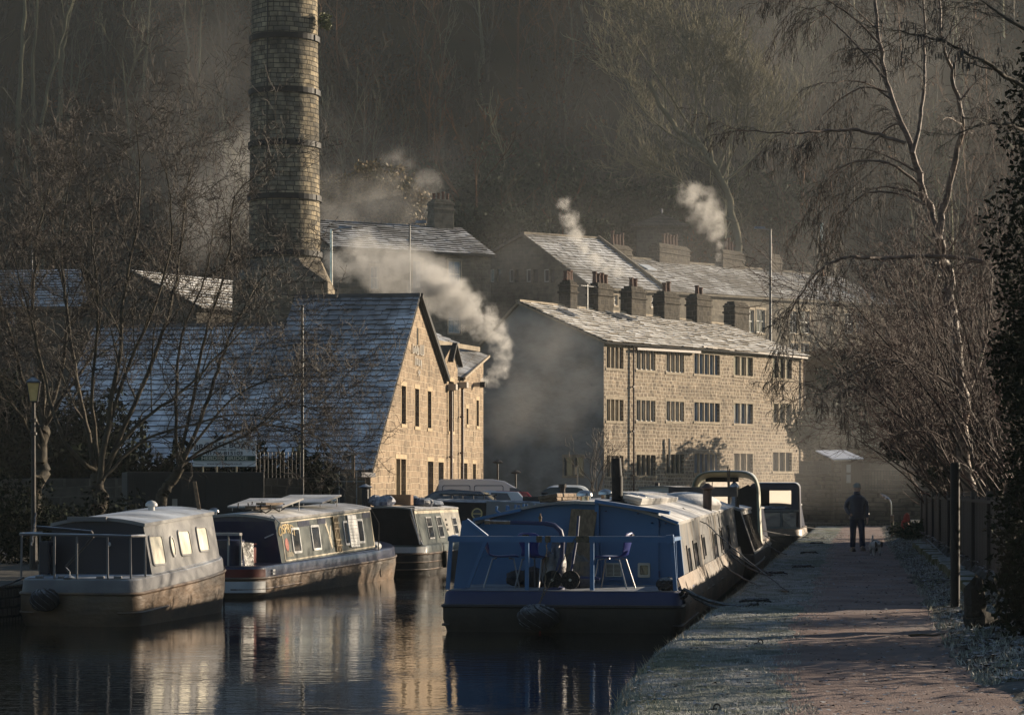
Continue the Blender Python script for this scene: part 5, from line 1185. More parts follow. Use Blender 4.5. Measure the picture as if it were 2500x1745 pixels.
# boards leaning on the cabin end
q = MB(); q.add([(ex(1110), YC - .09, ez(582)), (ex(1314), YC - .09, ez(590)), (ex(1250), YC - .45, ez(1125)), (ex(1062), YC - .45, ez(1115)), (ex(1110), YC - .04, ez(582)), (ex(1314), YC - .04, ez(590)), (ex(1250), YC - .40, ez(1125)), (ex(1062), YC - .40, ez(1115))], [(3, 2, 1, 0), (4, 5, 6, 7), (0, 1, 5, 4), (1, 2, 6, 5), (2, 3, 7, 6), (3, 0, 4, 7)])
q.box(((ex(1208) + ex(1150)) / 2 + .01, YC - .27, (ez(582) + ez(1120)) / 2), (.012, .02, .01))
o = q.build('leaning_boards', G['wood'], None); o.matrix_world = Matrix.Translation(H.o) @ Matrix.Rotation(H.rz, 4, 'Z'); tag(o, 'tall brown boards leaning against the blue cabin beside its door', 'boards')
# chairs
def chair(px, v, y_, rz, label):
    x_ = H.x(px, y_); t = empty('plastic_chair', H.w((x_, y_, .60)), H.rz + rz, label, 'chair', 'blue plastic chairs on the stern deck')
    if CH0: 
        for c in CH0[0].children: d_ = c.copy(); COL.objects.link(d_); d_.parent = t
        return t
    prof_ = [(.24, .435, .215), (.20, .455, .225), (.05, .44, .215), (-.12, .44, .20), (-.20, .47, .17), (-.235, .53, .145), (-.25, .60, .155), (-.27, .68, .195), (-.285, .75, .205), (-.29, .80, .17), (-.29, .815, .10)]
    n = 9; rings = []
    for yy, zz, hw in prof_:
        back = zz > .5; ring_ = []
        for i in range(n):
            u = -1 + 2 * i / (n - 1); ring_.append((u * hw, yy + (.05 * u * u if back else 0), zz + (.02 * u * u if not back else 0)))
        rings.append(ring_)
    q = MB(); q.loft(rings, cap=False, closed=False); s_ = q.build('seat_shell', G['seat'], t, smooth=True, ang=180)
    md = s_.modifiers.new('th', 'SOLIDIFY'); md.thickness = .012
    md = s_.modifiers.new('ss', 'SUBSURF'); md.levels = 1; md.render_levels = 1
    q = MB(); q.prism([(-.06, .765), (.06, .765), (.045, .785), (-.045, .785)], lambda a, z, o: Vector((a, -.29 + o, z)), -.012, .02); q.build('hand_slot', G['black'], t)
    for sx in (-1, 1):
        q = MB(); q.tube([(sx * .15, .10, .43), (sx * .17, .17, .42), (sx * .22, .25, .0)], .012, 8); q.build('leg', G['seatleg'], t, smooth=True)
        q = MB(); q.tube([(sx * .15, -.08, .43), (sx * .17, -.14, .42), (sx * .21, -.27, .0)], .012, 8); q.build('leg', G['seatleg'], t, smooth=True)
    CH0.append(t); return t
CH0 = []
chair(1226, 0, .95, R(-82), 'blue plastic chair at the left, turned sideways towards the middle of the deck')
chair(1312, 0, .75, R(-28), 'blue plastic chair in the middle of the deck behind the tiller')
chair(1497, 0, .85, R(78), 'blue plastic chair at the right, in front of the blue cabin door')
# sack truck
st = empty('sack_truck', H.w((H.x(1390, .45), .45, .60)), H.rz, 'blue two wheeled sack truck lying by the tiller', 'trolley')
q = MB(); q.tube([(.0, .1, .16), (.08, .28, .75), (.10, .32, 1.05)], .02, 8); q.tube([(-.22, .1, .16), (-.12, .28, .6)], .02, 8); q.tube([(-.05, .05, .17), (.4, .0, .16), (.44, 0, .15)], .022, 8); q.tube([(-.2, .1, .12), (.1, .1, .12)], .014, 6); q.build('frame', G['blue_d'], st, smooth=True)
for k, x_ in enumerate((.02, -.24)):
    q = MB(); q.tube([(x_, -.06, .135), (x_ + .0, .0, .135)], [.135, .135], 20); q.tube([(x_, -.075, .135), (x_, -.055, .135)], [.05, .05], 12)
    w_ = q.build('wheel', G['rubber'], st, smooth=True, ang=30); q = MB(); q.tube([(x_, -.09, .135), (x_, -.07, .135)], .02, 8); q.build('hub', G['galv'], w_)
lump('junk_bag', H.w((H.x(1353, .8), .8, .62)), (.17, .2, .62), mat('torn_bag', (.22, .22, .23), (.03, .03, .035), sc=5, rough=.5, bump=.5, c3=(.3, .08, .03), sc3=2, m3=.7), 'torn white and black bag of junk slung behind the tiller', 'bag', seed=5, n=9)
lump('junk_bag', H.w((H.x(1405, 1.1), 1.1, .62)), (.30, .25, .45), mat('brown_sack', (.2, .17, .12), (.06, .07, .1), sc=4, rough=.6, bump=.5), 'bulging sack on the deck beside the leaning boards', 'bag', seed=6, n=6)
lump('tool_bag', H.w((H.x(1285, 1.2), 1.2, .62)), (.38, .2, .28), mat('dark_holdall', (.03, .035, .05), (.012, .012, .016), sc=4, rough=.7, bump=.3), 'dark holdall under the middle chair', 'bag', seed=8, n=5)
lump('tool_bag', H.w((H.x(1340, 1.5), 1.5, .62)), (.38, .2, .22), G['bag'], 'crumpled white sheet near the foot of the tiller', 'sheet', seed=9, n=5)
fender(H.w((H.x(1318, 0), -.15, .22)), .24, 'big frayed rope fender hanging at the blue stern', .19)
q = MB(); q.tube([(0, 0, .1), (0, 0, -.3)], .018, 6); o = q.build('red_line', G['red'], None); o.location = H.w((H.x(1322, 0), -.18, .05)); tag(o, 'short red line dangling below the big rope fender', 'rope')
xk = H.x(1334, 0); rope('fender_rope', 'pale cord from the blue rail down to the rope fender', [H.w((xk, .08, 1.33)), H.w((xk - .02, 0, .65)), H.w((xk - .1, -.1, .36))], .010, G['rope'], 0, group='fender cords')
rope('fender_rope', 'slanting cord from the middle of the blue rail to the fender', [H.w((H.x(1402, 0), .08, 1.34)), H.w((H.x(1340, 0), -.02, .66)), H.w((xk - .1, -.12, .40))], .007, G['rope'], 0, group='fender cords')
for i, p_ in enumerate((1317, 1338, 1424)):
    q = MB()
    for k in range(1 if i < 2 else 5): q.lathe((H.x(p_, .12) + (k - .5 * (i == 2)) * .028 - (.05 if i == 2 else 0), .12, zr), [(.052, -.045), (.058, 0), (.052, .045)], 10)
    q.build('rail_lashing', G['rope'], H.root, smooth=True)

# ---------------------------------------------------------------- boats along the towpath beyond the blue one
I_ = Boat('small_boat', 'low dark boat with pale ribbed side cover squeezed behind the blue boat', 4.72, 56.5, 7.7, 1.75, 8.5, .55, )
I_.hull(sr=.3, bl=2.0, zr=.3, low=G['hull_black'], band=G['black'], sheer=.1, extra=())
G['ribcover'] = mat('ribbed_cover', (.34, .32, .29), (.20, .19, .18), sc=1.2, rough=.55, bump=.5, bsc=3, c3=(.10, .09, .08), sc3=3, m3=.6, stretch=(1, 3, 1), **frosty)
I_.cabin(.5, 7.0, .84, .50, .55, 1.55, .08, G['ribcover'], G['ribcover'], end=G['black'], th=.05)
f = I_.f()
for k in range(9): q = MB(); q.prism(rect(1.2 + k * .62, 1.24 + k * .62, .62, 1.46), f, 0, .03); q.build('cover_rib', G['iron'], I_.root)
lump('roof_clutter', I_.w((.1, 5.6, 1.5)), (.4, 1.0, .14), G['bagd'], 'dark jumble on top of the ribbed boat cover', 'clutter', seed=12, n=8)
gc = empty('gas_cylinder', I_.w((I_.x(1793, 1.6), 1.6, 1.5)), 0, 'upright steel bottle shaped flue with a flat top plate beyond the blue boat', 'flue')
q = MB(); q.lathe((0, 0, 0), [(.115, 0), (.115, .52), (.12, .53), (.12, .6), (.10, .66), (.05, .71), (.03, .73)], 16); q.build('body', G['chrome'], gc, smooth=True, ang=50)
q = MB(); q.tube([(0, 0, .72), (-.03, 0, .80)], .03, 8); q.box((.04, 0, .81), (.34, .1, .02)); q.build('top_plate', G['iron'], gc)
pb = empty('pole_bundle', I_.w((I_.x(1779, .3), .3, .8)), 0, 'bundle of weathered poles and net standing between the flue and the arched hood', 'poles')
random.seed(3)
for k in range(6):
    q = MB(); x_ = random.uniform(-.06, .06); q.tube([(x_, 0, 0), (x_ * .4 + random.uniform(-.03, .03), 0, 1.0), (x_ * .5, 0, 1.72 + random.uniform(-.15, .1))], .014, 6); q.build('pole', G['wood'], pb, smooth=True)

J = Boat('narrowboat', 'narrowboat with a tall arched hood open at the front, beyond the blue boat', 5.72, 66.5, 8.2, 1.9, 11, .6)
J.hull(sr=.4, bl=2.4, zr=.4, low=G['hull_black'], band=G['hull_rust'], sheer=.1, extra=())
G['hoodg'] = mat('green_grey_hood', (.28, .28, .20), (.18, .19, .14), sc=1.5, rough=.6, bump=.5, bsc=4, frost=.8, fz=.35)
q = MB(); r0_ = arch(.3, .95, .7, 2.52, 18, .42, .35); r1_ = arch(1.6, .95, .7, 2.55, 18, .42, .2); r2_ = arch(2.2, .92, .7, 2.4, 18, .42)
q.loft([r0_, r1_, r2_], cap=False, closed=False); hd = q.build('arched_hood', G['hoodg'], J.root, smooth=True); md = hd.modifiers.new('t', 'SOLIDIFY'); md.thickness = .05
q = MB(); mz_ = lambda y_, x0_, x1_, z0_, z1_: [(x0_, y_, z0_), (x1_, y_, z0_), (x1_, y_, z1_), (x0_, y_, z1_)]
for bb in ((-.9, -.62, .7, 2.1), (.30, .9, .7, 2.1), (-.62, .30, .7, 1.55), (-.62, .30, 2.28, 2.4)): q.prism(rect(*bb), lambda x, z, o: Vector((x, 2.18 - o, z)), 0, .02)
q.build('hood_back', G['canvas'], J.root)
for x0_, x1_ in ((-.62, -.45), (-.42, .12), (.16, .30)): q = MB(); q.add([(x0_, 2.16, 1.55), (x1_, 2.16, 1.55), (x1_, 2.16, 2.28), (x0_, 2.16, 2.28)], [(0, 1, 2, 3)]); q.build('hood_window', G['lit'], J.root)
q = MB(); q.prism([(.35, .7), (.9, .7), (.88, 1.9), (.6, 2.2), (.4, 2.1)], lambda x, z, o: Vector((x, 1.5 - o, z)), 0, .02); q.build('hanging_curtain', G['canvas'], hd)
q = MB(); q.loft([[(.93, .35, .6), (.97, .45, .6), (.92, .9, 1.9), (.86, .7, 1.95)], [(1.0, .35, .6), (1.04, .45, .6), (.96, .9, 1.9), (.92, .7, 1.95)]]); q.build('side_flap', G['hoodg'], hd)
J.cabin(2.2, 8.2, .88, .75, .62, 1.5, .08, G['navy'], G['frostroof'])
K = Boat('narrowboat', 'farthest narrowboat with a square navy canopy open at the front', 9.12, 85.5, 8.2, 1.95, 10, .7)
K.hull(sr=.5, bl=2.4, zr=.45, low=G['hull_black'], band=G['hull_rust'], sheer=.1, extra=())
G['hoodn'] = mat('navy_canopy', (.02, .026, .045), (.03, .036, .06), sc=2, rough=.7, bump=.3, bsc=5, frost=.85, fz=.4)
def sqarch(y, hw, z0, z1, r=.14): return [(hw, y, z0)] + [(hw * .98 - r + r * math.cos(t), y, z1 - r + r * math.sin(t)) for t in np.linspace(0, 1.57, 5)] + [(-hw * .98 + r - r * math.cos(t), y, z1 - r + r * math.sin(t)) for t in np.linspace(1.57, 0, 5)] + [(-hw, y, z0)]
q = MB(); q.loft([sqarch(.3, .82, .7, 2.25), sqarch(2.3, .82, .7, 2.28)], cap=False, closed=False); hd = q.build('canopy', G['hoodn'], K.root, smooth=True, ang=60); md = hd.modifiers.new('t', 'SOLIDIFY'); md.thickness = .06
q = MB(); a_ = sqarch(.3, .82, 1.05, 2.25); q.ring(rrect(-.82, .82, 1.3, 2.25, .12), rrect(-.62, .58, 1.42, 2.08, .06), lambda x, z, o: Vector((x, .3 - o, z)), -.02, .03); q.build('canopy_front', G['hoodn'], K.root)
q = MB(); 
for bb in ((-.8, -.25, .75, 2.2), (.55, .8, .75, 2.2), (-.25, .55, .75, 1.4), (-.25, .55, 2.05, 2.2)): q.prism(rect(*bb), lambda x, z, o: Vector((x, 2.3 - o, z)), -.02, 0)
q.build('canopy_back', G['hoodn'], K.root)
q = MB(); q.add([(-.25, 2.3, 1.4), (.55, 2.3, 1.4), (.55, 2.3, 2.05), (-.25, 2.3, 2.05)], [(0, 1, 2, 3)]); q.build('canopy_window', G['lit'], K.root)
q = MB()
for x0_, x1_ in ((-.35, .2), (.28, .75)): q.prism(rect(x0_, x1_, .78, 1.28), lambda x, z, o: Vector((x, .25 - o, z)), 0, .02)
q.build('front_panel', G['vinyl'], K.root)
q = MB(); q.bar((-.85, .24, 1.34), (.85, .24, 1.34), .06, .07); q.bar((.24, .22, .72), (.24, .22, 1.32), .05); q.bar((-.85, .24, .74), (.85, .24, .74), .05, .06); q.build('stern_rail', G['hood'], K.root)
lump('stern_clutter', K.w((.0, .7, 1.36)), (.6, .3, .14), G['bag'], 'coils and cloths on the rail of the farthest boat', 'clutter', seed=20, n=6)
q = MB(); q.ell((0, 0, 0), (.2, .2, .32), 14, 10); o = q.build('round_buoy', G['white'], None, smooth=True); o.location = K.w((-.88, .3, 1.72)); tag(o, 'pale round fender beside the farthest canopy', 'fender')
K.cabin(2.4, 7.5, .88, .75, .72, 1.5, .08, G['navy'], G['frostroof'])

# mooring ropes and pins on the bank
def pin(Y, t, label):
    o = empty('mooring_pin', (bank(Y) + t, Y, gh(t, Y)), 0, label, 'mooring pin', 'iron mooring rings on the verge')
    q = MB(); q.tube([(-.05, 0, .005), (.02, 0, .012)], .008, 6); q.build('stake', G['iron'], o)
    q = MB(); q.tube([(.024 * math.cos(t_) + .02, .2 * .024 * math.sin(t_), .022 + .024 * math.sin(t_)) for t_ in np.linspace(0, 6.283, 15)], .007, 6, cap=False); q.build('ring', G['iron'], o, smooth=True); return o
def bp(px, v, dz=.0):
    d = 6000 * (2 - GZ) / (v - 1200); X = (px - 1250) / F * d; return Vector((X, d, gh(X - bank(d), d) + dz))
pin(bp(1744, 1728).y, bp(1744, 1728).x - bank(bp(1744, 1728).y), 'iron mooring ring nearest the camera')
pin(bp(1852, 1571).y, bp(1852, 1571).x - bank(bp(1852, 1571).y), 'iron mooring ring second from the camera')
rope('mooring_line', 'thick dark rope from the blue stern corner to the verge', [H.w((1.58, .25, .68)), H.w((1.75, .1, .62)), bp(1850, 1480, .03)], .030, G['rope_d'], .10, group='mooring ropes')
rope('mooring_line', 'second strand of the thick blue stern rope', [H.w((1.55, .35, .70)), H.w((1.80, .2, .58)), bp(1835, 1482, .03)], .026, G['rope_d'], .14, group='mooring ropes')
q = MB(); q.ell((0, 0, .08), (.17, .12, .10), 10, 7, .15)
for k in range(5): q.tube([(.12 * math.cos(k + t), .1 * math.sin(k + t), .08 + .06 * math.sin(t * 2 + k)) for t in np.linspace(0, 5, 12)], .025, 6)
o = q.build('rope_coil', G['rope_d'], None, smooth=True); o.location = H.w((1.5, .3, .6)); tag(o, 'heap of dark rope on the corner of the blue stern deck', 'rope')
rope('mooring_line', 'long straight line from the blue roof edge down to the verge', [H.w((1.2, 8.2, 1.72)), H.w((1.62, 8.0, 1.45)), bp(1925, 1446, .03)], .010, G['rope_d'], .04, group='mooring ropes')
rope('mooring_line', 'line from the blue hull side to the same pin on the verge', [H.w((1.76, 11.5, .62)), bp(1925, 1446, .03)], .014, G['rope'], .10, group='mooring ropes')
rope('mooring_line', 'line from the bow of the blue boat to the verge', [H.w((1.6, 16.8, .72)), bp(1882, 1408, .03)], .016, G['rope_d'], .08, group='mooring ropes')
rope('mooring_line', 'upper line from the blue bow to the verge', [H.w((1.6, 16.4, .80)), bp(1886, 1406, .03)], .014, G['rope_d'], .04, group='mooring ropes')
rope('mooring_line', 'line from the ribbed cover boat to the bank', [I_.w((.85, 7.8, .7)), bp(1920, 1355, .03)], .014, G['rope_d'], .06, group='mooring ropes')
rope('mooring_line', 'line from the arched hood boat to the bank', [J.w((.95, 4.0, .75)), bp(1940, 1332, .03)], .014, G['rope_d'], .08, group='mooring ropes')
rope('mooring_line', 'line running forward from the arched hood boat', [J.w((.95, 1.2, .95)), bp(2016, 1315, .03)], .016, G['rope_d'], .05, group='mooring ropes')
rope('mooring_line', 'line from the farthest boat to its hook on the bank', [K.w((.95, 1.2, .78)), bp(2055, 1297, .03)], .016, G['rope_d'], .02, group='mooring ropes')
for i, (px_, v_) in enumerate(((1960, 1388), (1893, 1403), (1975, 1352), (1995, 1328), (1842, 1474))):
    q = MB(); random.seed(40 + i)
    for k in range(5): a_ = random.uniform(0, 6.28); q.tube([(random.uniform(-.1, .1) + .12 * math.cos(a_ + t), .1 * math.sin(a_ + t * 1.3), .02 + .03 * abs(math.sin(t * 3))) for t in np.linspace(0, 4, 10)], .016, 5)
    q.tube([(-.22, -.05, .015), (-.1, .02, .03), (.1, .02, .05), (.24, .05, .01)], .014, 5)
    o = q.build('rope_tangle', G['rope_d'], None, smooth=True); o.location = bp(px_, v_, .01)
    tag(o, ['largest tangle of dark rope on the verge beside the blue bow', 'small knot of rope at the bank beside the blue bow line', 'flattened rope scrap on the verge, third from the bridge end', 'small rope scrap on the verge nearest the walking man', 'knotted end of the thick rope on the verge'][i], 'rope', 'rope tangles on the verge')
# ================================================================ VEHICLES
def car(name, label, cat, u, v, d, rz, L, Ht, prof, glassb, body, rear=None):
    """prof: roofline (x,z) from nose to tail, side windows as quads; x forward"""
    o = empty(name, (*PX(u, 1200, d).xy, QZ), rz, label, cat, 'vehicles parked beside the mill')
    def hw(z): return .86 if z < Ht * .58 else .86 - .17 * (z - Ht * .58) / (Ht * .42)
    ring_ = [(L, .3), (L, .62)] + prof + [(0, .75), (0, .3)]
    q = MB(); stn = [(-1, 1.0), (-.93, 1.0), (.93, 1.0), (1, 1.0)]; rings = []
    for s_, _ in stn:
        e = .03 if abs(s_) == 1 else 0
        rings.append([(x + (L / 2 - x) * e, s_ * hw(z), .3 + (z - .3) * (1 - e)) for x, z in ring_])
    q.loft(rings); q.build('body', body, o, smooth=True, ang=30, bevel=.02)
    for poly in glassb:
        for s_ in (-1, 1):
            q = MB(); q.add([(x, s_ * (hw(z) + .006), z) for x, z in poly] + [(x, s_ * (hw(z) - .02), z) for x, z in poly], [tuple(range(len(poly))) if s_ < 0 else tuple(range(len(poly) - 1, -1, -1))]); q.build('side_window', G['glass'], o)
    if rear:
        (xa, za), (xb, zb_) = rear; q = MB(); q.add([(xa - .012, -.62, za + .0), (xa - .012, .62, za), (xb - .012, .55, zb_), (xb - .012, -.55, zb_)], [(0, 1, 2, 3)]); q.build('rear_window', mat('lit_glass', (.35, .30, .2), (.1, .1, .09), sc=1, rough=.15), o)
    for x in (.75, L - .8):
        for s_ in (-1, 1):
            q = MB(); q.tube([(x, s_ * .70, .31), (x, s_ * .88, .31)], .31, 20); w_ = q.build('wheel', G['rubber'], o, smooth=True, ang=30)
            q = MB(); q.tube([(x, s_ * .86, .31), (x, s_ * .89, .31)], .19, 14); q.build('rim', G['galv'], w_)
    for s_ in (-.68, .68):
        q = MB(); q.box((0, s_, .85), (.06, .2, .22)); q.build('tail_light', G['red'], o)
        q = MB(); q.box((L - .02, s_, .68), (.08, .3, .14)); q.build('headlight', G['chrome'], o)
    return o
G['carw'] = mat('white_car', (.50, .53, .58), rough=.25, coat=.6, spec=.6)
G['carg'] = mat('grey_car', (.09, .10, .12), rough=.25, coat=.6, metal=.4)
G['carr'] = mat('red_car', (.22, .02, .02), rough=.25, coat=.6)
vp = [(4.7, .95), (3.95, 1.10), (3.35, 1.62), (2.9, 1.88), (2.4, 1.97), (.3, 1.97), (.06, 1.85), (0, 1.2)]
v_ = car('parked_van', 'white panel van parked side on against the rendered end wall', 'van', 1180 - 120, 0, 101, 0, 4.9, 1.97, vp, [[(4.0, 1.15), (3.4, 1.6), (3.1, 1.62), (3.1, 1.15)]], G['carw'])
for x0_, x1_ in ((.35, 1.5), (1.65, 2.85)):
    q = MB(); q.ring(rrect(x0_, x1_, 1.15, 1.72, .08), rrect(x0_ + .03, x1_ - .03, 1.18, 1.69, .06), lambda x, z, o: Vector((x, -.86 + .17 * max(0, (z - 1.14) / .83) - o, z)), -.01, .006); q.build('side_panel', G['carg'], v_)
hp = [(3.7, .85), (2.85, .98), (2.2, 1.42), (1.7, 1.5), (.55, 1.45), (.12, .98), (0, .9)]
gb = [[(2.75, .98), (2.15, 1.36), (1.62, 1.42), (1.62, .98)], [(1.54, .98), (1.54, 1.42), (.95, 1.40), (.72, .98)]]
car('parked_car', 'pale hatchback with its lit rear window to the right, beside the white van', 'car', 1302, 0, 90, math.pi, 3.8, 1.5, hp, gb, G['carw'], rear=((.14, 1.0), (.5, 1.40)))
car('parked_car', 'dark grey car half hidden behind the mill corner', 'car', 1232, 0, 86, math.pi - .1, 4.2, 1.5, [(4.1, .85), (3.2, .98), (2.4, 1.46), (1.8, 1.54), (.75, 1.46), (.12, .98), (0, .9)], gb, G['carg'], rear=((.14, 1.0), (.68, 1.42)))
car('parked_car', 'red car showing only its tail between the pale hatchback and the hooded boat', 'car', 1322, 0, 95, math.pi, 3.8, 1.5, hp, gb, G['carr'])

# ================================================================ STREET FURNITURE
def street_lamp(u, vtop, vbase, d, arm, label, r=.055, m=None):
    top = PX(u, vtop, d); bot = PX(u, vbase, d); o = empty('street_lamp', (top.x, d, bot.z - 3), 0, label, 'street lamp', 'tall steel street lamps'); h = top.z - bot.z + 3
    q = MB(); q.tube([(0, 0, 0), (0, 0, h * .5), (0, 0, h)], [r * 1.4, r * 1.1, r * .8], 10); q.build('post', m or G['lampgrey'], o, smooth=True)
    q = MB(); q.tube([(0, 0, h - .05), (arm * .4, 0, h + .02)], r * .6, 6); hd_ = q.build('arm', G['galv'], o, smooth=True)
    q = MB(); q.loft([[(arm * a, b * w_ * .13, h + .02 + c) for b, c in ((-1.3, 0), (1.3, 0), (.9, .14), (-.9, .14))] for a, w_ in ((.35, .5), (.6, 1), (1.0, .8))]); q.build('lamp_head', G['galv'], hd_)
    return o
street_lamp(809, 560, 760, 118, 1.0, 'tall street lamp just right of the mill chimney, its post glinting in the sun', .075, G['chrome'])
street_lamp(1000, 546, 760, 132, .9, 'tall thin street lamp in front of the stone house roof', .06)
street_lamp(1881, 560, 860, 152, -1.0, 'tall street lamp in front of the upper terrace at the right', .08)
street_lamp(78, 560, 800, 118, .0001, 'bare steel lamp post among the branches at the far left', .045)
def yard_lamp(u, v0, v1, d, label):
    top = PX(u, v0, d); o = empty('yard_lamp', (top.x, d, QZ), 0, label, 'lamp', 'small yard lamps'); h = top.z - QZ
    q = MB(); q.tube([(0, 0, 0), (0, 0, h)], .045, 8); q.build('post', G['iron'], o, smooth=True); q = MB(); q.lathe((0, 0, h), [(.05, -.02), (.20, 0), (.25, .05), (.16, .10), (.05, .16)], 12); q.build('lamp_head', G['iron'], o, smooth=True)
yard_lamp(1215, 1130, 0, 112, 'hooded yard lamp nearer the mill in front of the rendered wall'); yard_lamp(1259, 1155, 0, 116, 'lower hooded yard lamp farther right in front of the rendered wall')
o = empty('sign_post', (*PX(1410, 0, 100).xy, QZ), 0, 'slim post with a small pale plate at the rendered wall', 'sign'); q = MB(); q.tube([(0, 0, 0), (0, 0, 2.5)], .035, 6); q.build('post', G['galv'], o)
q = MB(); q.box((-.07, -.04, 2.3), (.1, .02, .3)); q.build('plate', G['cream'], o)
# old lantern on the left quay
lp = empty('lamp_post', (*PX(82, 0, 46).xy, QZ), 0, 'old cast iron lamp post with amber glass lantern at the left edge', 'lamp post'); zt = PX(82, 980, 46).z - QZ
q = MB(); q.tube([(0, 0, 0), (0, 0, .6), (0, 0, .62), (0, 0, zt - .9), (0, 0, zt)], [.08, .07, .05, .04, .035], 10)
for z_ in (.6, zt - .6, zt - .35): q.lathe((0, 0, z_), [(.03, -.04), (.065, -.02), (.065, .02), (.03, .04)], 10)
q.box((.1, 0, zt - .45), (.2, .03, .03)); q.build('post', G['iron'], lp, smooth=True)
q = MB(); s0, s1, h = .10, .17, .36
for i in range(4):
    a_, b_ = R(45 + 90 * i + 8), R(135 + 90 * i + 8)
    q.bar((s0 * math.cos(a_), s0 * math.sin(a_), zt), (s1 * math.cos(a_), s1 * math.sin(a_), zt + h), .02); q.bar((s1 * math.cos(a_), s1 * math.sin(a_), zt + h), (s1 * math.cos(b_), s1 * math.sin(b_), zt + h), .03)
    q.bar((s0 * math.cos(a_), s0 * math.sin(a_), zt), (s0 * math.cos(b_), s0 * math.sin(b_), zt), .02)
q.lathe((0, 0, zt + h), [(s1 * 1.15, 0), (s1 * .9, .03), (.05, .09), (.03, .12)], 4, R(53)); ln_ = q.build('lantern', G['iron_f'], lp)
q = MB(); q.lathe((0, 0, zt), [(s0 * .92, .01), (s1 * .94, h - .01)], 4, R(53)); q.build('glass', mat('amber_glass', (.80, .58, .25), (.62, .42, .16), sc=6, rough=.4), ln_)
rope('chain', 'dark rope hanging from the old lamp post to the grey boat', [Vector((lp.location.x + .05, 45.95, 1.6)), Vector((lp.location.x + .12, 45.2, 1.0))], .02, G['rope_d'], 0.02)

# store box, sign, railings, pier and gates on the left quay
G['box'] = mat('dark_steel_box', (.018, .022, .024), (.028, .032, .034), sc=1, rough=.6, bump=.1)
bx_ = empty('storage_container', (*PX(645, 0, 58).xy, QZ), R(12), 'dark steel storage container behind the navy narrowboat', 'container'); h = PX(0, 1152, 58).z - QZ
q = MB(); q.box((-1.6, 1.2, h / 2), (3.2, 2.4, h)); q.build('body', G['box'], bx_, bevel=.02)
q = MB()
for k in range(11): q.box((-.2 - k * .28, -.015, h / 2), (.10, .03, h - .2))
q.build('ribs', G['box'], bx_)
q = MB(); q.box((-2.1, -.04, h * .62), (.12, .02, .2)); q.build('notice', G['galv'], bx_)
q = MB(); q.box((-1.35, -.04, h * .5), (.04, .03, .14)); q.build('door_latch', G['cream'], bx_)
wallrun('quay_wall', 'low dark stone wall behind the container and bare trees', [PX(-60, 0, 66).xy, PX(420, 0, 63).xy, PX(735, 0, 64).xy], 2.35, .4, G['dark_stone'], None)
sg = empty('hire_sign', PX(548, 1105, 62.5), R(3), 'white and green boat hire sign with phone number above the container', 'sign')
sw, shh = 1.60, .70
q = MB(); q.prism(rrect(-sw / 2, sw / 2, -shh / 2, shh / 2, .04), lambda x, z, o: Vector((x, -o, z)), -.02, .0); q.build('board', mat('sign_white', (.78, .80, .82), rough=.5), sg)
q = MB(); q.prism(rect(-sw / 2 + .005, sw / 2 - .005, -.20, -.075), lambda x, z, o: Vector((x, -o, z)), .002, .006); q.prism(rect(-sw / 2 + .02, sw / 2 - .02, -.225, -.215), lambda x, z, o: Vector((x, -o, z)), .002, .006); q.build('green_band', mat('sign_green', (.01, .055, .045), rough=.5), sg)
def sign_line(txt, size, z, m_, nm='lettering', arc=0.0, sx=1.0, bold=False):
    vs_, fs_ = text_mesh(txt, size, .002, bold, sx); q = MB(); q.add([(x, -.009 - z_, y + z - arc * x * x) for x, y, z_ in vs_], fs_); q.build(nm, m_, sg)
INK = mat('sign_ink', (.02, .025, .05), rough=.5)
sign_line('BRONTE BOATS', .19, .14, INK, 'lettering', .15, 1.12, True); sign_line('- Rochdale Canal -', .085, .06, INK, sx=1.1); sign_line('01706·815103', .13, -.055, INK, sx=1.25, bold=True)
sign_line('HEBDEN BRIDGE', .125, -.178, mat('sign_cream', (.6, .6, .5), rough=.5), sx=1.25, bold=True); sign_line('www.bronteboats.co.uk', .08, -.30, INK, sx=1.15)
q = MB()
for x_ in (-.55, -.2, .3): q.bar((x_, .05, -1.1), (x_, .05, .3), .04)
q.build('sign_post', G['cream'], sg)
rl = empty('iron_railing', (*PX(625, 0, 64).xy, 2.36), R(2), 'spiked iron railings with climbing stems on the wall beside the sign', 'railing'); q = MB()
for k in range(12): q.tube([(k * .104, 0, 0), (k * .104, 0, .62)], .012, 5); q.lathe((k * .104, 0, .62), [(.018, 0), (.004, .06)], 5)
q.bar((0, 0, .5), (1.2, 0, .5), .02); q.bar((0, 0, .1), (1.2, 0, .1), .02); q.build('bars', G['iron'], rl)
q = MB(); pt_ = PX(738, 745, 60); q.tube([(0, 0, 0), (0, 0, pt_.z - QZ)], [.045, .03], 8); o = q.build('tall_pole', G['iron_f'], None, smooth=True); o.location = (pt_.x, 60, QZ); tag(o, 'tall thin dark pole in front of the mill roof', 'pole')
wallrun('stone_pier', 'square cut stone gate pier right of the railings', [PX(742, 0, 66).xy, PX(786, 0, 66).xy], 2.25, .5, G['stack_stone'], G['wall_stone'])
gt = empty('yard_gates', (*PX(790, 0, 71).xy, QZ), R(4), 'dark boarded yard gates with a metal top rail', 'gate')
for k in range(2):
    q = MB(); q.box((.30 + k * .62, 0, .95), (.58, .05, 1.8)); q.build('gate_leaf', G['wood'] if k else G['box'], gt, bevel=.01)
q = MB(); q.bar((-.05, -.06, 1.75), (1.2, -.06, 1.75), .03)
for x_ in (0, .45, .95): q.tube([(x_, -.07, 0), (x_, -.07, 2.05)], .018, 6)
q.build('gate_rail', G['galv'], gt)
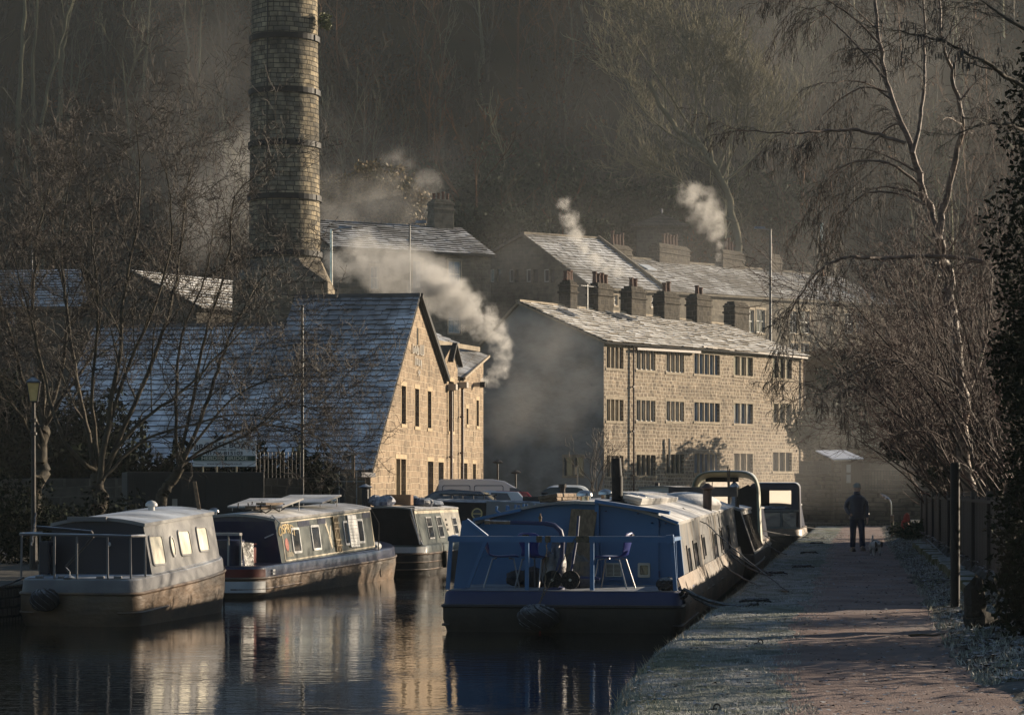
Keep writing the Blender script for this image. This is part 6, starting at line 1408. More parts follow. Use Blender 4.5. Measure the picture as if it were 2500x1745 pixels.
fl_ = empty('floodlight', (*PX(862, 0, 75).xy, QZ), 0, 'floodlight on a wooden post in front of the mill eave', 'lamp'); h = PX(0, 1108, 75).z - QZ; q = MB(); q.box((0, 0, h / 2), (.1, .1, h)); q.bar((-.1, 0, h - .03), (.12, 0, h - .03), .05); q.build('post', G['wood'], fl_)
q = MB(); q.box((-.2, -.02, h - .1), (.24, .1, .22), ry=R(25)); q.build('lamp_head', G['iron_f'], fl_, bevel=.01)
q = MB(); ps = [PX(60 + k * 20, 1143 + 4 * math.sin(k), 62) for k in range(16)]

# right hand fence, post, odds and ends
def FX(Y): return bank(Y) + 4.05 + .1
fn = empty('board_fence', (FX(34), 34, GZ + .2), 0, 'dark close boarded fence running along the right of the towpath', 'fence'); fo_ = Vector((FX(34), 34, GZ + .2)); random.seed(9)
q = MB(); Y = 34.0
while Y < 78:
    Y2 = Y + .17; a = Vector((FX(Y), Y, 0)) - Vector((fo_.x, fo_.y, 0)); b = Vector((FX(Y2), Y2, 0)) - Vector((fo_.x, fo_.y, 0)); h = 1.28 + random.uniform(-.03, .03)
    q.bar(a + Vector((0, 0, h / 2)), b + Vector((0, 0, h / 2)), .025 + random.uniform(0, .01), h); Y += .185
q.build('boards', mat('dark_boards', (.009, .009, .011), (.018, .017, .019), sc=3, rough=.7, bump=.3, stretch=(1, 6, .3), isl=.3), fn)
q = MB(); q.bar((0, -.0, 1.22), (FX(78) - fo_.x, 44, 1.22), .09, .05); q.build('rail', MATS['dark_boards'], fn); q = MB(); q.bar((.02, 3, -.02), (FX(78) - fo_.x + .02, 44, -.02), .05, .06); q.build('rail', mat('rail_wood', (.03, .026, .022), (.05, .045, .04), sc=4, rough=.8, frost=.5), fn)
for k in range(9): Y = 34 + k * 5.4; q = MB(); q.box((FX(Y) - fo_.x - .03, Y - 34, .68), (.10, .10, 1.42)); q.build('post', MATS['dark_boards'], fn)
kb = empty('stone_kerb', (FX(36) - .35, 36, GZ), 0, 'row of mossy kerb stones below the board fence', 'kerb'); q = MB(); Y = 36.0
while Y < 66: l_ = random.uniform(.4, .9); X = FX(Y) - .35 - kb.location.x; q.box((X + random.uniform(-.04, .04), Y - 36 + l_ / 2, .10), (.32, l_ * .94, .26 + random.uniform(-.04, .05)), rz=R(-7.7)); Y += l_
q.build('stones', mat('mossy_kerb', (.12, .11, .06), (.07, .075, .03), sc=5, rough=.95, bump=.8, frost=.4), kb, bevel=.04)
q = MB(); pt_ = PX(2332, 1495, 32.5); q.tube([(0, 0, -.1), (0, 0, PX(0, 1138, 32.5).z - pt_.z)], .062, 14); o = q.build('round_post', G['black'], None, smooth=True, ang=50); o.location = (pt_.x, 32.5, pt_.z + .05); tag(o, 'tall round black post standing at the right edge of the towpath', 'post')
q = MB(); q.box((0, 0, .3), (.10, .10, .85)); q.box((0, 0, .74), (.12, .12, .05)); q.box((0, -.06, .5), (.06, .02, .2)); o = q.build('wooden_bollard', G['plank'], None, bevel=.01); o.location = bp(2178, 1312); tag(o, 'square wooden marker post on the verge right of the dog', 'bollard')
hr = empty('curved_handrail', bp(2176, 1300), 0, 'curved metal hoop glinting in the sun behind the marker post', 'handrail'); q = MB(); q.tube([(0, 0, 0), (0, 0, 1.0), (-.03, 0, 1.15), (-.12, 0, 1.3), (-.25, 0, 1.38), (-.42, 0, 1.45)], .03, 8); q.build('tube', G['chrome'], hr, smooth=True)
q = MB(); q.ell((-.17, 0, 1.27), (.1, .05, .05)); q.ell((-.3, 0, 1.36), (.07, .04, .04)); q.build('hoop_end', G['chrome'], hr, smooth=True)
q = MB(); q.ell((0, 0, .18), (.13, .12, .2), 10, 7, .1); q.ell((.06, 0, .42), (.11, .1, .16), 10, 7, .1); o = q.build('red_bag', mat('bright_red_cloth', (.26, .02, .012), (.16, .015, .01), sc=4, rough=.7), None, smooth=True); o.location = bp(2209, 1318, .25); tag(o, 'bright red bag at the far foot of the board fence', 'bag')
q = MB(); q.ell((0, 0, .2), (.13, .12, .28), 9, 6, .25); q.ell((.05, 0, -.02), (.2, .16, .14), 9, 6, .25); o = q.build('old_stump', mat('stump_bark', (.03, .025, .02), (.015, .013, .01), sc=6, rough=.95, bump=.8), None, smooth=True); o.location = bp(2382, 1545, .1); tag(o, 'dark broken stump in the leaf litter below the hedge', 'stump')
q = MB(); q.tube([(-.14, 0, .02), (0, .03, .03), (.12, -.02, .02), (.26, .05, .04)], [.016, .014, .01, .005], 6); o = q.build('fallen_branch', G['bark'], None, smooth=True); o.location = bp(2250, 1553, .0); tag(o, 'short dark fallen branch lying on the right of the path', 'branch')

# ================================================================ PEOPLE AND DOG
def skin_mesh(pts, edges, radii, root=0, sub=2):
    me = bpy.data.meshes.new('sk'); me.from_pydata(pts, edges, []); o = bpy.data.objects.new('sk', me); COL.objects.link(o)
    md = o.modifiers.new('s', 'SKIN'); sv = me.skin_vertices[0].data
    for i, r_ in enumerate(radii): sv[i].radius = (r_, r_) if not isinstance(r_, tuple) else r_; sv[i].use_root = (i == root)
    md.use_smooth_shade = True; md2 = o.modifiers.new('u', 'SUBSURF'); md2.levels = sub; md2.render_levels = sub
    bpy.context.view_layer.update()
    m2 = bpy.data.meshes.new_from_object(o.evaluated_get(bpy.context.evaluated_depsgraph_get()))
    vs_ = [tuple(v.co) for v in m2.vertices]; fs_ = [tuple(p_.vertices) for p_ in m2.polygons]
    bpy.data.objects.remove(o); bpy.data.meshes.remove(me); bpy.data.meshes.remove(m2); return vs_, fs_
class SK:
    def __init__(s): s.p = []; s.e = []; s.r = []
    def chain(s, pts, start=None):
        last = start
        for p_, r_ in pts:
            s.p.append(p_); s.r.append(r_)
            if last is not None: s.e.append((last, len(s.p) - 1))
            last = len(s.p) - 1
        return last
mp_ = bp(2093, 1341); man = empty('person', (9.12, 65, gh(9.12 - bank(65), 65)), R(4), 'man in dark padded jacket, jeans and grey beanie walking up the towpath', 'person')
SKN = mat('skin', (.60, .38, .28), (.5, .3, .22), sc=9, rough=.55); DOWN = mat('dark_down_jacket', (.010, .014, .032), (.016, .02, .042), sc=3, rough=.33, spec=.6); JEAN = mat('dark_jeans', (.010, .016, .04), (.018, .026, .055), sc=8, rough=.85, bump=.2)
# faces the camera (-y). his left arm is at +x
k_ = SK(); pel = k_.chain([((0, 0, .95), .15)]); ch = k_.chain([((0, .0, 1.15), .14), ((0, 0, 1.38), .15), ((0, 0, 1.50), .075), ((.0, -.01, 1.57), .06)], pel); chest = 2
hipl = k_.chain([((.09, 0, .90), .10), ((.11, -.07, .50), .07), ((.12, -.10, .14), .05), ((.13, -.20, .06), .04)], pel)
hipr = k_.chain([((-.09, 0, .90), .10), ((-.09, .04, .50), .07), ((-.09, .12, .12), .05), ((-.09, .03, .05), .04)], pel)
wl = k_.chain([((.17, 0, 1.40), .045), ((.26, .03, 1.16), .045), ((.27, -.02, .92), .032), ((.272, -.03, .86), .034), ((.272, -.04, .82), .028)], chest)
for i, (dx, dy) in enumerate(((.0, -.035), (.004, -.012), (.002, .012), (-.004, .032))): k_.chain([((.272 + dx, -.04 + dy, .79), .010), ((.268 + dx, -.045 + dy, .755 - .004 * (i in (1, 2))), .009), ((.255 + dx, -.048 + dy, .735 - .006 * (i in (1, 2))), .008)], wl)
k_.chain([((.262, -.085, .82), .011), ((.255, -.095, .79), .009)], wl - 1)
wr = k_.chain([((-.17, 0, 1.40), .045), ((-.28, .04, 1.18), .045), ((-.20, -.10, 1.00), .034), ((-.15, -.12, .95), .032)], chest)
vs_, fs_ = skin_mesh(k_.p, k_.e, k_.r, 0, 2)
q = MB(); q.add(vs_, fs_)
# head turned to his left
hd0 = Vector((0, -.015, 1.675)); rotm = Matrix.Rotation(R(42), 3, 'Z'); vs_ = []; fs_ = []; n, m_ = 20, 16
for i in range(m_ + 1):
    t = math.pi * i / m_
    for j in range(n):
        a = 6.28319 * j / n; x = .076 * math.sin(t) * math.cos(a); y = .098 * math.sin(t) * math.sin(a); z = .122 * math.cos(t)
        if z < 0: x *= 1 - .28 * (-z / .122) ** 1.5; y *= 1 - .12 * (-z / .122)
        if y < 0 and abs(x) < .02 and -.045 < z < .015: y -= .022 * (1 - abs(x) / .02) * (1 - abs(z + .025) / .045)      # nose
        if y < 0 and .015 < abs(x) < .045 and .0 < z < .03: y += .010                                                 # eye sockets
        if y < 0 and abs(x) < .03 and -.085 < z < -.06: y -= .006                                                     # lips, chin
        vs_.append(hd0 + rotm @ Vector((x, y, z)))
for i in range(m_):
    for j in range(n): fs_.append((i * n + j, (i + 1) * n + j, (i + 1) * n + (j + 1) % n, i * n + (j + 1) % n))
q.add(vs_, fs_)
for s_ in (-1, 1): q.ell(hd0 + rotm @ Vector((s_ * .078, .005, -.01)), (.012, .02, .032), 8, 6)
q.build('body', SKN, man, smooth=True, ang=180)
q = MB()
for s_ in (-1, 1): q.ell(hd0 + rotm @ Vector((s_ * .03, -.083, .012)), (.012, .008, .007), 8, 5)
q.build('eyes', G['black'], man, smooth=True)
q = MB(); q.ell(hd0 + rotm @ Vector((0, -.079, -.066)), (.018, .007, .005), 8, 5); q.build('mouth', mat('lips', (.25, .09, .07), rough=.6), man, smooth=True)
q = MB(); pr_ = [(.088, .02), (.092, .045), (.09, .06), (.086, .09), (.072, .115), (.045, .135), (.01, .142)]
q.loft([[hd0 + rotm @ Vector((r_ * .93 * math.cos(a), r_ * 1.14 * math.sin(a), z_)) for a in np.linspace(0, 6.283, 25)[:-1]] for r_, z_ in pr_]); q.build('beanie', mat('grey_knit', (.34, .32, .29), (.24, .23, .21), sc=40, rough=.95, bump=.5, bsc=60), man, smooth=True)
# quilted jacket: torso and arms with baffles
q = MB(); rings = []
for i in range(61):
    t = i / 60; z_ = .86 + .66 * t; w_ = float(np.interp(t, [0, .15, .5, .8, .88, .93, 1], [.205, .20, .205, .228, .215, .15, .085])); dd = float(np.interp(t, [0, .5, .8, .9, 1], [.13, .135, .13, .115, .08])); bf = 1 + .045 * abs(math.sin(t * 11 * math.pi)) - .02
    rings.append([(w_ * bf * math.copysign(abs(math.cos(a)) ** .85, math.cos(a)), dd * bf * math.copysign(abs(math.sin(a)) ** .85, math.sin(a)), z_) for a in np.linspace(0, 6.283, 29)[:-1]])
q.loft(rings); q.lathe((0, -.01, 1.50), [(.085, 0), (.098, .03), (.092, .08), (.07, .085)], 18)
def sleeve(pp):
    pp = [Vector(p_) for p_ in pp]; pts = []; rr = []
    for i in range(49):
        t = i / 48 * (len(pp) - 1); a_ = min(int(t), len(pp) - 2); pts.append(pp[a_].lerp(pp[a_ + 1], t - a_)); rr.append((.082 - .030 * i / 48) * (1 + .09 * abs(math.sin(i / 48 * 13 * math.pi)) - .04))
    q.tube(pts, rr, 14)
sleeve([(.13, 0, 1.41), (.235, .015, 1.30), (.265, .03, 1.16), (.275, 0, 1.02), (.272, -.02, .90)]); sleeve([(-.13, 0, 1.41), (-.245, .02, 1.30), (-.285, .04, 1.17), (-.25, -.04, 1.06), (-.19, -.10, .99)])
q.build('jacket', DOWN, man, smooth=True, ang=180)
k_ = SK(); pel = k_.chain([((0, 0, .93), .165)]); k_.chain([((.10, 0, .86), .115), ((.115, -.035, .68), .10), ((.12, -.075, .48), .085), ((.125, -.08, .28), .08), ((.125, -.095, .11), .085)], pel); k_.chain([((-.10, 0, .86), .115), ((-.095, .02, .68), .10), ((-.09, .045, .48), .085), ((-.09, .085, .28), .08), ((-.09, .11, .10), .08)], pel); k_.chain([((0, 0, 1.02), .16)], pel)
vs_, fs_ = skin_mesh(k_.p, k_.e, k_.r, 0, 2); q = MB(); q.add(vs_, fs_); q.build('jeans', JEAN, man, smooth=True, ang=180)
for x_, y_, up in ((.13, -.17, .05), (-.09, .05, 0)):
    q = MB(); q.loft([[(x_ + w_ * a, y_ + yy, up * (1 if yy > -.1 else 1.4) * .5 + hh * b) for a, b in ((-1, 0), (1, 0), (1, .55), (.6, 1), (-.6, 1), (-1, .55))] for yy, w_, hh in ((-.16, .03, .05), (-.12, .05, .075), (-.02, .055, .10), (.06, .05, .13), (.12, .045, .12), (.14, .03, .08))]); q.build('shoe', mat('brown_shoe', (.03, .018, .012), rough=.5), man, smooth=True, ang=60)
# dog trotting towards the camera
dp_ = bp(2140, 1357); dog = empty('dog', dp_, R(6), 'small white spaniel with dark patches trotting beside the man', 'dog')
FUR = mat('patched_fur', (.50, .48, .45), (.42, .40, .38), sc=9, rough=.9, bump=.5, bsc=60, c3=(.02, .018, .016), sc3=4.2, m3=1.0); DK = mat('dark_fur', (.025, .02, .018), (.04, .03, .025), sc=20, rough=.9, bump=.4)
k_ = SK(); b0 = k_.chain([((0, .30, .31), .085)]); k_.chain([((0, .15, .30), .095), ((0, 0, .30), .105), ((0, -.08, .31), .085), ((0, -.16, .33), .06), ((0, -.22, .34), .055)], b0); sh_ = 2; hd_ = 5
for s_, dy in ((1, -.03), (-1, .03)): k_.chain([((s_ * .065, -.01, .22), .05), ((s_ * .07, -.01 + dy, .12), .028), ((s_ * .07, -.02 + dy * 1.5, .03), .022), ((s_ * .07, -.06 + dy * 1.5, .02), .024)], sh_)
for s_, dy in ((1, .03), (-1, -.03)): k_.chain([((s_ * .07, .30, .22), .065), ((s_ * .075, .27, .16), .04), ((s_ * .075, .34 + dy, .11), .026), ((s_ * .075, .32 + dy, .03), .022), ((s_ * .075, .28 + dy, .02), .024)], b0)
k_.chain([((0, .38, .36), .03), ((.01, .43, .44), .022), ((.02, .45, .51), .02)], b0)
k_.chain([((0, -.30, .30), .045), ((0, -.36, .285), .032)], hd_)
vs_, fs_ = skin_mesh(k_.p, k_.e, k_.r, 0, 2); q = MB(); q.add(vs_, fs_); q.build('body', FUR, dog, smooth=True, ang=180)
for s_ in (-1, 1):
    q = MB(); q.ell((s_ * .078, -.22, .295), (.022, .045, .075), 10, 8); q.build('ear', DK, dog, smooth=True)
q = MB(); q.ell((0, -.392, .29), (.017, .014, .013)); q.build('nose', G['black'], dog, smooth=True)
q = MB(); q.ell((-.03, -.285, .345), .012); q.ell((.03, -.285, .345), .012); q.build('eyes', G['black'], dog, smooth=True)
q = MB(); q.ell((0, .14, .34), (.088, .10, .062), 12, 8); q.build('coat_patch', DK, dog, smooth=True)

# ================================================================ TREES
def unit(v): return v / (np.linalg.norm(v) + 1e-9)
class Grow:
    def __init__(s, seed, **k): s.r = np.random.RandomState(seed); s.S = []; s.T = []; s.k = k
    def branch(s, p, d, L, r, lv):
        k = s.k; n = k['n'][lv]; st = L / n; r0 = r; mx_ = len(k['n']) - 1; out = s.T if lv >= k.get('tw', 2) else s.S
        nc = k['c'][lv] if lv < mx_ else 0; acc = s.r.rand() * .5
        for i in range(n):
            d = unit(d + s.r.randn(3) * k['w'][lv] + np.array([0, 0, k['up'][lv]]) + k.get('lean', np.zeros(3)) * (.3 if lv else 1))
            q = p + d * st
            if 'stop' in k and k['stop'](q): return
            r1 = max(r0 * (1 - (i + 1) / n * .82), k['rmin'])
            out.append((*p, *q, r, r1)); p = q; r = r1
            if lv < mx_ and i >= k.get('s0', 1):
                acc += nc / n
                while acc >= 1:
                    acc -= 1; a = s.r.rand() * 6.283; sp = k['a'][lv] * (.7 + .6 * s.r.rand()); u_ = unit(np.cross(d, np.array([.3, .5, .8]))); v_ = np.cross(d, u_)
                    nd = unit(d * math.cos(sp) + (u_ * math.cos(a) + v_ * math.sin(a)) * math.sin(sp))
                    s.branch(p, nd, L * k['l'][lv] * (.6 + .6 * s.r.rand()) * (1 - .35 * i / n), max(r * k['rr'][lv], k['rmin']), lv + 1)
    def limb(s, pts, r0, r1, lv=1, kids=10, kl=1.2, bias=None):
        """a traced limb through points, children sprout along it"""
        pts = [np.array(p) for p in pts]; m_ = len(pts) - 1; N_ = m_ * 5; prev = pts[0]; k = s.k
        def cr(t):
            i = min(int(t), m_ - 1); f_ = t - i; p0, p1, p2, p3 = pts[max(i - 1, 0)], pts[i], pts[i + 1], pts[min(i + 2, m_)]
            return .5 * ((2 * p1) + (-p0 + p2) * f_ + (2 * p0 - 5 * p1 + 4 * p2 - p3) * f_ ** 2 + (-p0 + 3 * p1 - 3 * p2 + p3) * f_ ** 3)
        acc = 0; sc_ = r0 * .25
        for j in range(1, N_ + 1):
            q = cr(j / N_ * m_) + (s.r.randn(3) * sc_ * (j < N_)); ra = r0 + (r1 - r0) * (j - 1) / N_; rb = r0 + (r1 - r0) * j / N_; s.S.append((*prev, *q, ra, rb)); d = unit(q - prev); prev = q
            acc += kids / N_ * min(1, j / N_ * 1.6)
            while acc >= 1:
                acc -= 1; a = s.r.rand() * 6.283; sp = k['a'][lv - 1] * (.6 + .7 * s.r.rand()); u_ = unit(np.cross(d, np.array([.3, .5, .8]))); v_ = np.cross(d, u_)
                nd = d * math.cos(sp) + (u_ * math.cos(a) + v_ * math.sin(a)) * math.sin(sp)
                if bias is not None: nd = nd + np.array(bias)
                s.branch(q, unit(nd), kl * (.5 + .8 * s.r.rand()), max(rb * .45, k['rmin']), lv)
    def build(s, name, label, m_limb, m_twig, cat='tree', group=None, parts=('trunk', 'crown'), sides=6):
        o0 = np.array((s.S or s.T)[0][:3]); o = empty(name, tuple(o0), 0, label, cat, group)
        for nm, SS, m_, sd in ((parts[0], s.S, m_limb, sides), (parts[1], s.T, m_twig, 3)):
            if SS: A_ = np.array(SS); A_[:, 0:3] -= o0; A_[:, 3:6] -= o0; seg_mesh(nm, A_, m_, o, sd)
        return o
def tp(pts, d, dd=0.0, ):
    n_ = len(pts); return [PX(u, v, d + dd * i / (n_ - 1) + .25 * math.sin(i * 2.1 + u)) for i, (u, v) in enumerate(pts)]
thorn = dict(n=[6, 7, 5, 4], c=[6, 9, 8, 0], w=[.12, .20, .28, .3], up=[.05, .07, .05, .03], a=[.7, .85, .9, .9], l=[.6, .5, .5, .4], rr=[.5, .5, .5, .5], rmin=.0052, tw=2, s0=0)
def bare(seed, label, d, trunk, limbs, name='bare_tree', kids=13, kl=1.7, k=thorn, tr=(.2, .12), mt='twig'):
    g = Grow(seed, **k); g.limb(tp(trunk, d), tr[0], tr[1], 1, 1, kl * .5)
    for i, (pts, r_) in enumerate(limbs): g.limb(tp(pts, d, (-1) ** i * 1.3), r_ * .78, .009, 1, int(kids * 1.4), kl)
    return g.build(name, label, G['bark'], G[mt], 'tree', 'bare trees on the left quay')
bare(1, 'bare many stemmed tree rising from the middle of the left quay behind the grey boat', 52, [(238, 1290), (240, 1250), (243, 1200), (240, 1150)],
     [([(240, 1190), (215, 1060), (185, 920), (165, 760), (150, 580), (195, 330)], .085), ([(243, 1180), (268, 1000), (295, 850), (305, 700), (340, 500), (330, 260)], .085),
      ([(245, 1180), (318, 1010), (385, 850), (430, 680), (455, 470), (500, 320)], .08), ([(240, 1160), (160, 1080), (110, 930), (70, 760), (25, 600)], .07),
      ([(245, 1150), (330, 1040), (440, 960), (540, 860), (640, 760)], .065), ([(242, 1150), (300, 930), (380, 740), (420, 560), (400, 380)], .06), ([(250, 1170), (340, 1080), (460, 1040), (600, 1010), (740, 1040)], .05),
      ([(240, 1140), (225, 950), (240, 760), (225, 600), (215, 420)], .06)], kids=15)
bare(2, 'bare leaning tree between the many stemmed tree and the hire sign', 56, [(375, 1270), (405, 1200), (440, 1140)],
     [([(440, 1140), (500, 1000), (540, 880), (590, 760), (640, 680), (700, 640)], .07), ([(430, 1160), (470, 980), (500, 820), (555, 640), (575, 480), (690, 380)], .065), ([(440, 1140), (520, 1080), (640, 1040), (760, 1060), (830, 1110)], .05),
      ([(435, 1150), (430, 980), (445, 820), (500, 680), (520, 560)], .06), ([(440, 1130), (560, 980), (680, 920), (770, 930)], .045), ([(440, 1130), (600, 1060), (700, 990), (800, 1010)], .04)], kids=15, tr=(.15, .11))
bare(3, 'thick trunked bare tree at the far left behind the old lamp post', 55, [(40, 1385), (62, 1290), (95, 1170), (108, 1050)],
     [([(108, 1060), (100, 900), (80, 720), (95, 560), (140, 400)], .10), ([(105, 1080), (60, 940), (20, 800), (-20, 640)], .08), ([(108, 1050), (150, 900), (165, 760), (130, 600), (120, 470)], .08), ([(100, 1100), (40, 1000), (-30, 900)], .06), ([(108, 1040), (160, 960), (230, 850), (250, 700)], .06)], kids=16, tr=(.24, .15))

# right side: birch, alder sprays, bare shrubs, evergreens
birch = dict(n=[8, 8, 7, 6], c=[9, 10, 6, 0], w=[.08, .12, .15, .15], up=[.02, -.10, -.20, -.28], a=[.7, .8, .7, .7], l=[.5, .45, .55, .5], rr=[.4, .45, .5, .5], rmin=.0055, tw=2, s0=0)
g = Grow(21, **birch)
g.limb(tp([(2372, 1370), (2362, 1200), (2350, 1000), (2335, 840), (2312, 700), (2293, 590)], 52), .16, .11, 1, 5, 1.2)
g.limb(tp([(2292, 590), (2275, 520), (2255, 460), (2222, 357), (2169, 220), (2148, 103), (2130, -40)], 52, .8), .095, .03, 1, 16, 1.8, (-.3, 0, 0))
g.limb(tp([(2293, 585), (2305, 500), (2340, 360), (2347, 288), (2326, 192), (2300, 80), (2290, -40)], 52, -1), .08, .02, 1, 12, 1.6)
g.limb(tp([(2228, 375), (2245, 300), (2255, 200), (2258, 103), (2254, -30)], 52, 1), .05, .018, 1, 8, 1.3)
g.limb(tp([(2210, 350), (2130, 325), (2045, 318), (1960, 325), (1880, 322), (1800, 318)], 52, -1), .045, .008, 1, 13, 1.1, (0, 0, -.5))
g.limb(tp([(2168, 225), (2100, 215), (2020, 270), (1985, 330)], 52), .025, .006, 1, 9, .9, (0, 0, -.4))
g.limb(tp([(2250, 455), (2170, 400), (2090, 395), (2020, 440), (1985, 520)], 52), .035, .006, 1, 14, 1.1, (0, 0, -.5))
g.limb(tp([(2262, 500), (2180, 470), (2100, 480), (2040, 560), (2020, 640)], 52, 1), .03, .006, 1, 13, 1.1, (0, 0, -.5))
g.limb(tp([(2400, 640), (2300, 625), (2170, 630), (2090, 628), (2030, 640), (1975, 690), (1930, 760), (1912, 830)], 50, -1), .05, .008, 1, 14, 1.2, (-.1, 0, -.35))
g.limb(tp([(2150, 110), (2080, 40), (2000, -10), (1940, -40)], 52), .03, .01, 1, 12, 1.4, (0, 0, -.3)); g.limb(tp([(2160, 190), (2100, 120), (2040, 60), (1990, 20)], 52, 1), .03, .01, 1, 12, 1.3, (0, 0, -.3))
g.limb(tp([(2345, 960), (2250, 900), (2150, 880), (2060, 930), (2000, 960)], 51, -1), .04, .006, 1, 16, 1.2, (0, 0, -.2))
g.limb(tp([(2350, 1000), (2400, 850), (2420, 700), (2440, 520)], 52, 1), .05, .01, 1, 14, 1.6)
g.build('birch_tree', 'white barked birch with drooping bare branches over the towpath', G['birch'], G['twig'], 'tree', parts=('trunk', 'crown'), sides=8)
shrub = dict(n=[7, 7, 5, 4], c=[9, 9, 5, 0], w=[.08, .15, .22, .25], up=[.0, .03, .02, 0], a=[.5, .6, .7, .7], l=[.55, .5, .5, .4], rr=[.5, .5, .5, .5], rmin=.0045, tw=1, s0=1, stop=lambda q: q[2] < 2.9 and q[0] - bank(q[1]) < 3.45)
SH = [(50, 5.2, 6.5, 'tallest'), (56, 5.0, 6.0, ''), (62, 4.8, 6.2, ''), (68, 4.9, 6.6, ''), (75, 5.0, 6.0, ''), (84, 5.2, 6.0, ''), (45, 5.6, 5.0, '')]
SHL = ['tangled russet shrub behind the fence below the birch trunk', 'russet shrub arching over the fence just beyond the birch', 'arching russet shrub above the middle of the board fence', 'bare shrub leaning over the far half of the fence', 'bare shrub hanging over the end of the board fence', 'farthest bare shrub beyond the end of the fence', 'dense low shrub beside the round black post']
for i, (Y, t, hh, _) in enumerate(SH):
    g = Grow(60 + i, **shrub)
    for j in range(13 if i < 6 else 8):
        a = g.r.rand() * 6.283; out = .12 + .33 * g.r.rand(); d = unit(np.array([math.cos(a) * out - (.30 if Y < 66 else .38), math.sin(a) * out, 1.0]))
        g.branch(np.array([bank(Y) + t + .35 + .2 * g.r.randn(), Y + .12 * g.r.randn(), GZ + .1]), d, hh * (.7 + .4 * g.r.rand()), .045, 0)
    g.build('bare_shrub', SHL[i], G['stem_dark'], G['twig_red'], 'shrub', 'bare shrubs behind the towpath fence', parts=('stems', 'twigs'), sides=5)
alder = dict(n=[6, 6, 5, 4], c=[6, 6, 4, 0], w=[.1, .15, .2, .2], up=[0, -.02, -.03, -.03], a=[.6, .7, .8, .8], l=[.5, .5, .5, .4], rr=[.5, .5, .5, .5], rmin=.003, tw=2, s0=0)
g = Grow(90, **alder)
g.limb(tp([(2640, 560), (2645, 420), (2640, 300), (2640, 120), (2635, 60)], 28), .07, .04, 1, 2, .5)
g.limb(tp([(2640, 300), (2500, 215), (2400, 150), (2300, 100), (2180, 75)], 28), .035, .006, 1, 16, .7, (0, 0, -.1)); g.limb(tp([(2640, 120), (2480, 60), (2380, -10)], 28, .6), .03, .008, 1, 9, .6)
g.limb(tp([(2640, 420), (2520, 330), (2420, 300), (2330, 330)], 28, -1), .03, .006, 1, 12, .6, (0, 0, -.1))
ao = g.build('alder_branches', 'dark alder branches with hanging catkins entering at the top right', G['bark'], G['twig'], 'tree', parts=('limb', 'twigs'))
tips = [s_ for s_ in g.T if s_[7] < .006][::4]; q = MB(); a0 = np.array(g.S[0][:3])
for s_ in tips[:260]:
    p_ = Vector(np.array(s_[3:6]) - a0); q.tube([p_, p_ + Vector((.004, 0, -.035)), p_ + Vector((0, 0, -.07))], [.004, .007, .004], 5)
q.build('catkins', G['iron'], ao)['kind'] = 'stuff'

def leafmass(name, label, blobs, n, size, m_, cat='shrub', trunk=None, group=None, seed=0, flat=.5):
    rs = np.random.RandomState(seed); o0 = np.array(blobs[0][0]); V = []
    wts = np.array([b_[1][0] * b_[1][1] + b_[1][2] * b_[1][0] for b_ in blobs]); wts = wts / wts.sum()
    for (c, r_), w_ in zip(blobs, wts):
        k = max(20, int(n * w_)); u = rs.randn(k, 3); u /= np.linalg.norm(u, axis=1, keepdims=True); rad = rs.rand(k, 1) ** .45
        bump = 1 + .25 * np.sin(u[:, 0:1] * 7 + c[0]) * np.cos(u[:, 2:3] * 6 + c[1]) + .10 * rs.randn(k, 1) * .5
        P_ = np.array(c) - o0 + u * rad * bump * np.array(r_); a = rs.randn(k, 3); a /= np.linalg.norm(a, axis=1, keepdims=True); b_ = np.cross(a, rs.randn(k, 3)); b_ /= np.linalg.norm(b_, axis=1, keepdims=True)
        s_ = size * (.5 + rs.rand(k, 1)); V.append(np.stack([P_ - a * s_, P_ + b_ * s_ * flat, P_ + a * s_, P_ - b_ * s_ * flat], 1))
    V = np.concatenate(V).reshape(-1, 3); o = empty(name, tuple(o0), 0, label, cat, group)
    np_mesh('foliage', V, np.arange(len(V)).reshape(-1, 4), m_, o)
    if trunk:
        q = MB()
        for t_ in trunk: q.tube([Vector(p_) - Vector(o0) for p_ in t_[0]], t_[1], 8)
        q.build('trunk', G['bark'], o, smooth=True)
    return o
def W(t, Y, z): return (bank(Y) + t, Y, z)
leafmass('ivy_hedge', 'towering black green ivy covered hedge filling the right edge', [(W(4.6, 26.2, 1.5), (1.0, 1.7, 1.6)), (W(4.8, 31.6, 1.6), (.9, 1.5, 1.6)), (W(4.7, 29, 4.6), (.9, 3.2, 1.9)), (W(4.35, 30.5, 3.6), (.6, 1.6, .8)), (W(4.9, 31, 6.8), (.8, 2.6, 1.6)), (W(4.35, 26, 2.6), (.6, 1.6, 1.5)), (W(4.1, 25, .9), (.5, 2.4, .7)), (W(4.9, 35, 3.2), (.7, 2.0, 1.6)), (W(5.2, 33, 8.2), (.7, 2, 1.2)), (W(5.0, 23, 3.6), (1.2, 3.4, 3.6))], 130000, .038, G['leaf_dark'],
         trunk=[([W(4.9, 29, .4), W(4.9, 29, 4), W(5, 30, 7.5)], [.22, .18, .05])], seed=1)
leafmass('evergreen_tree', 'dark evergreen overhanging the far end of the towpath', [(W(4.6, 80, 4.0), (1.6, 2.5, 1.1)), (W(3.9, 80, 3.4), (1.0, 1.8, .5)), (W(5.4, 81, 3.2), (1.5, 2.5, 1.4)), (W(5.8, 80, 5.2), (1.6, 2.2, 1.3))], 16000, .10, G['leaf_dark'], trunk=[([W(5.6, 80, .4), W(5.5, 80, 4.5)], [.2, .08])], seed=2, cat='tree')
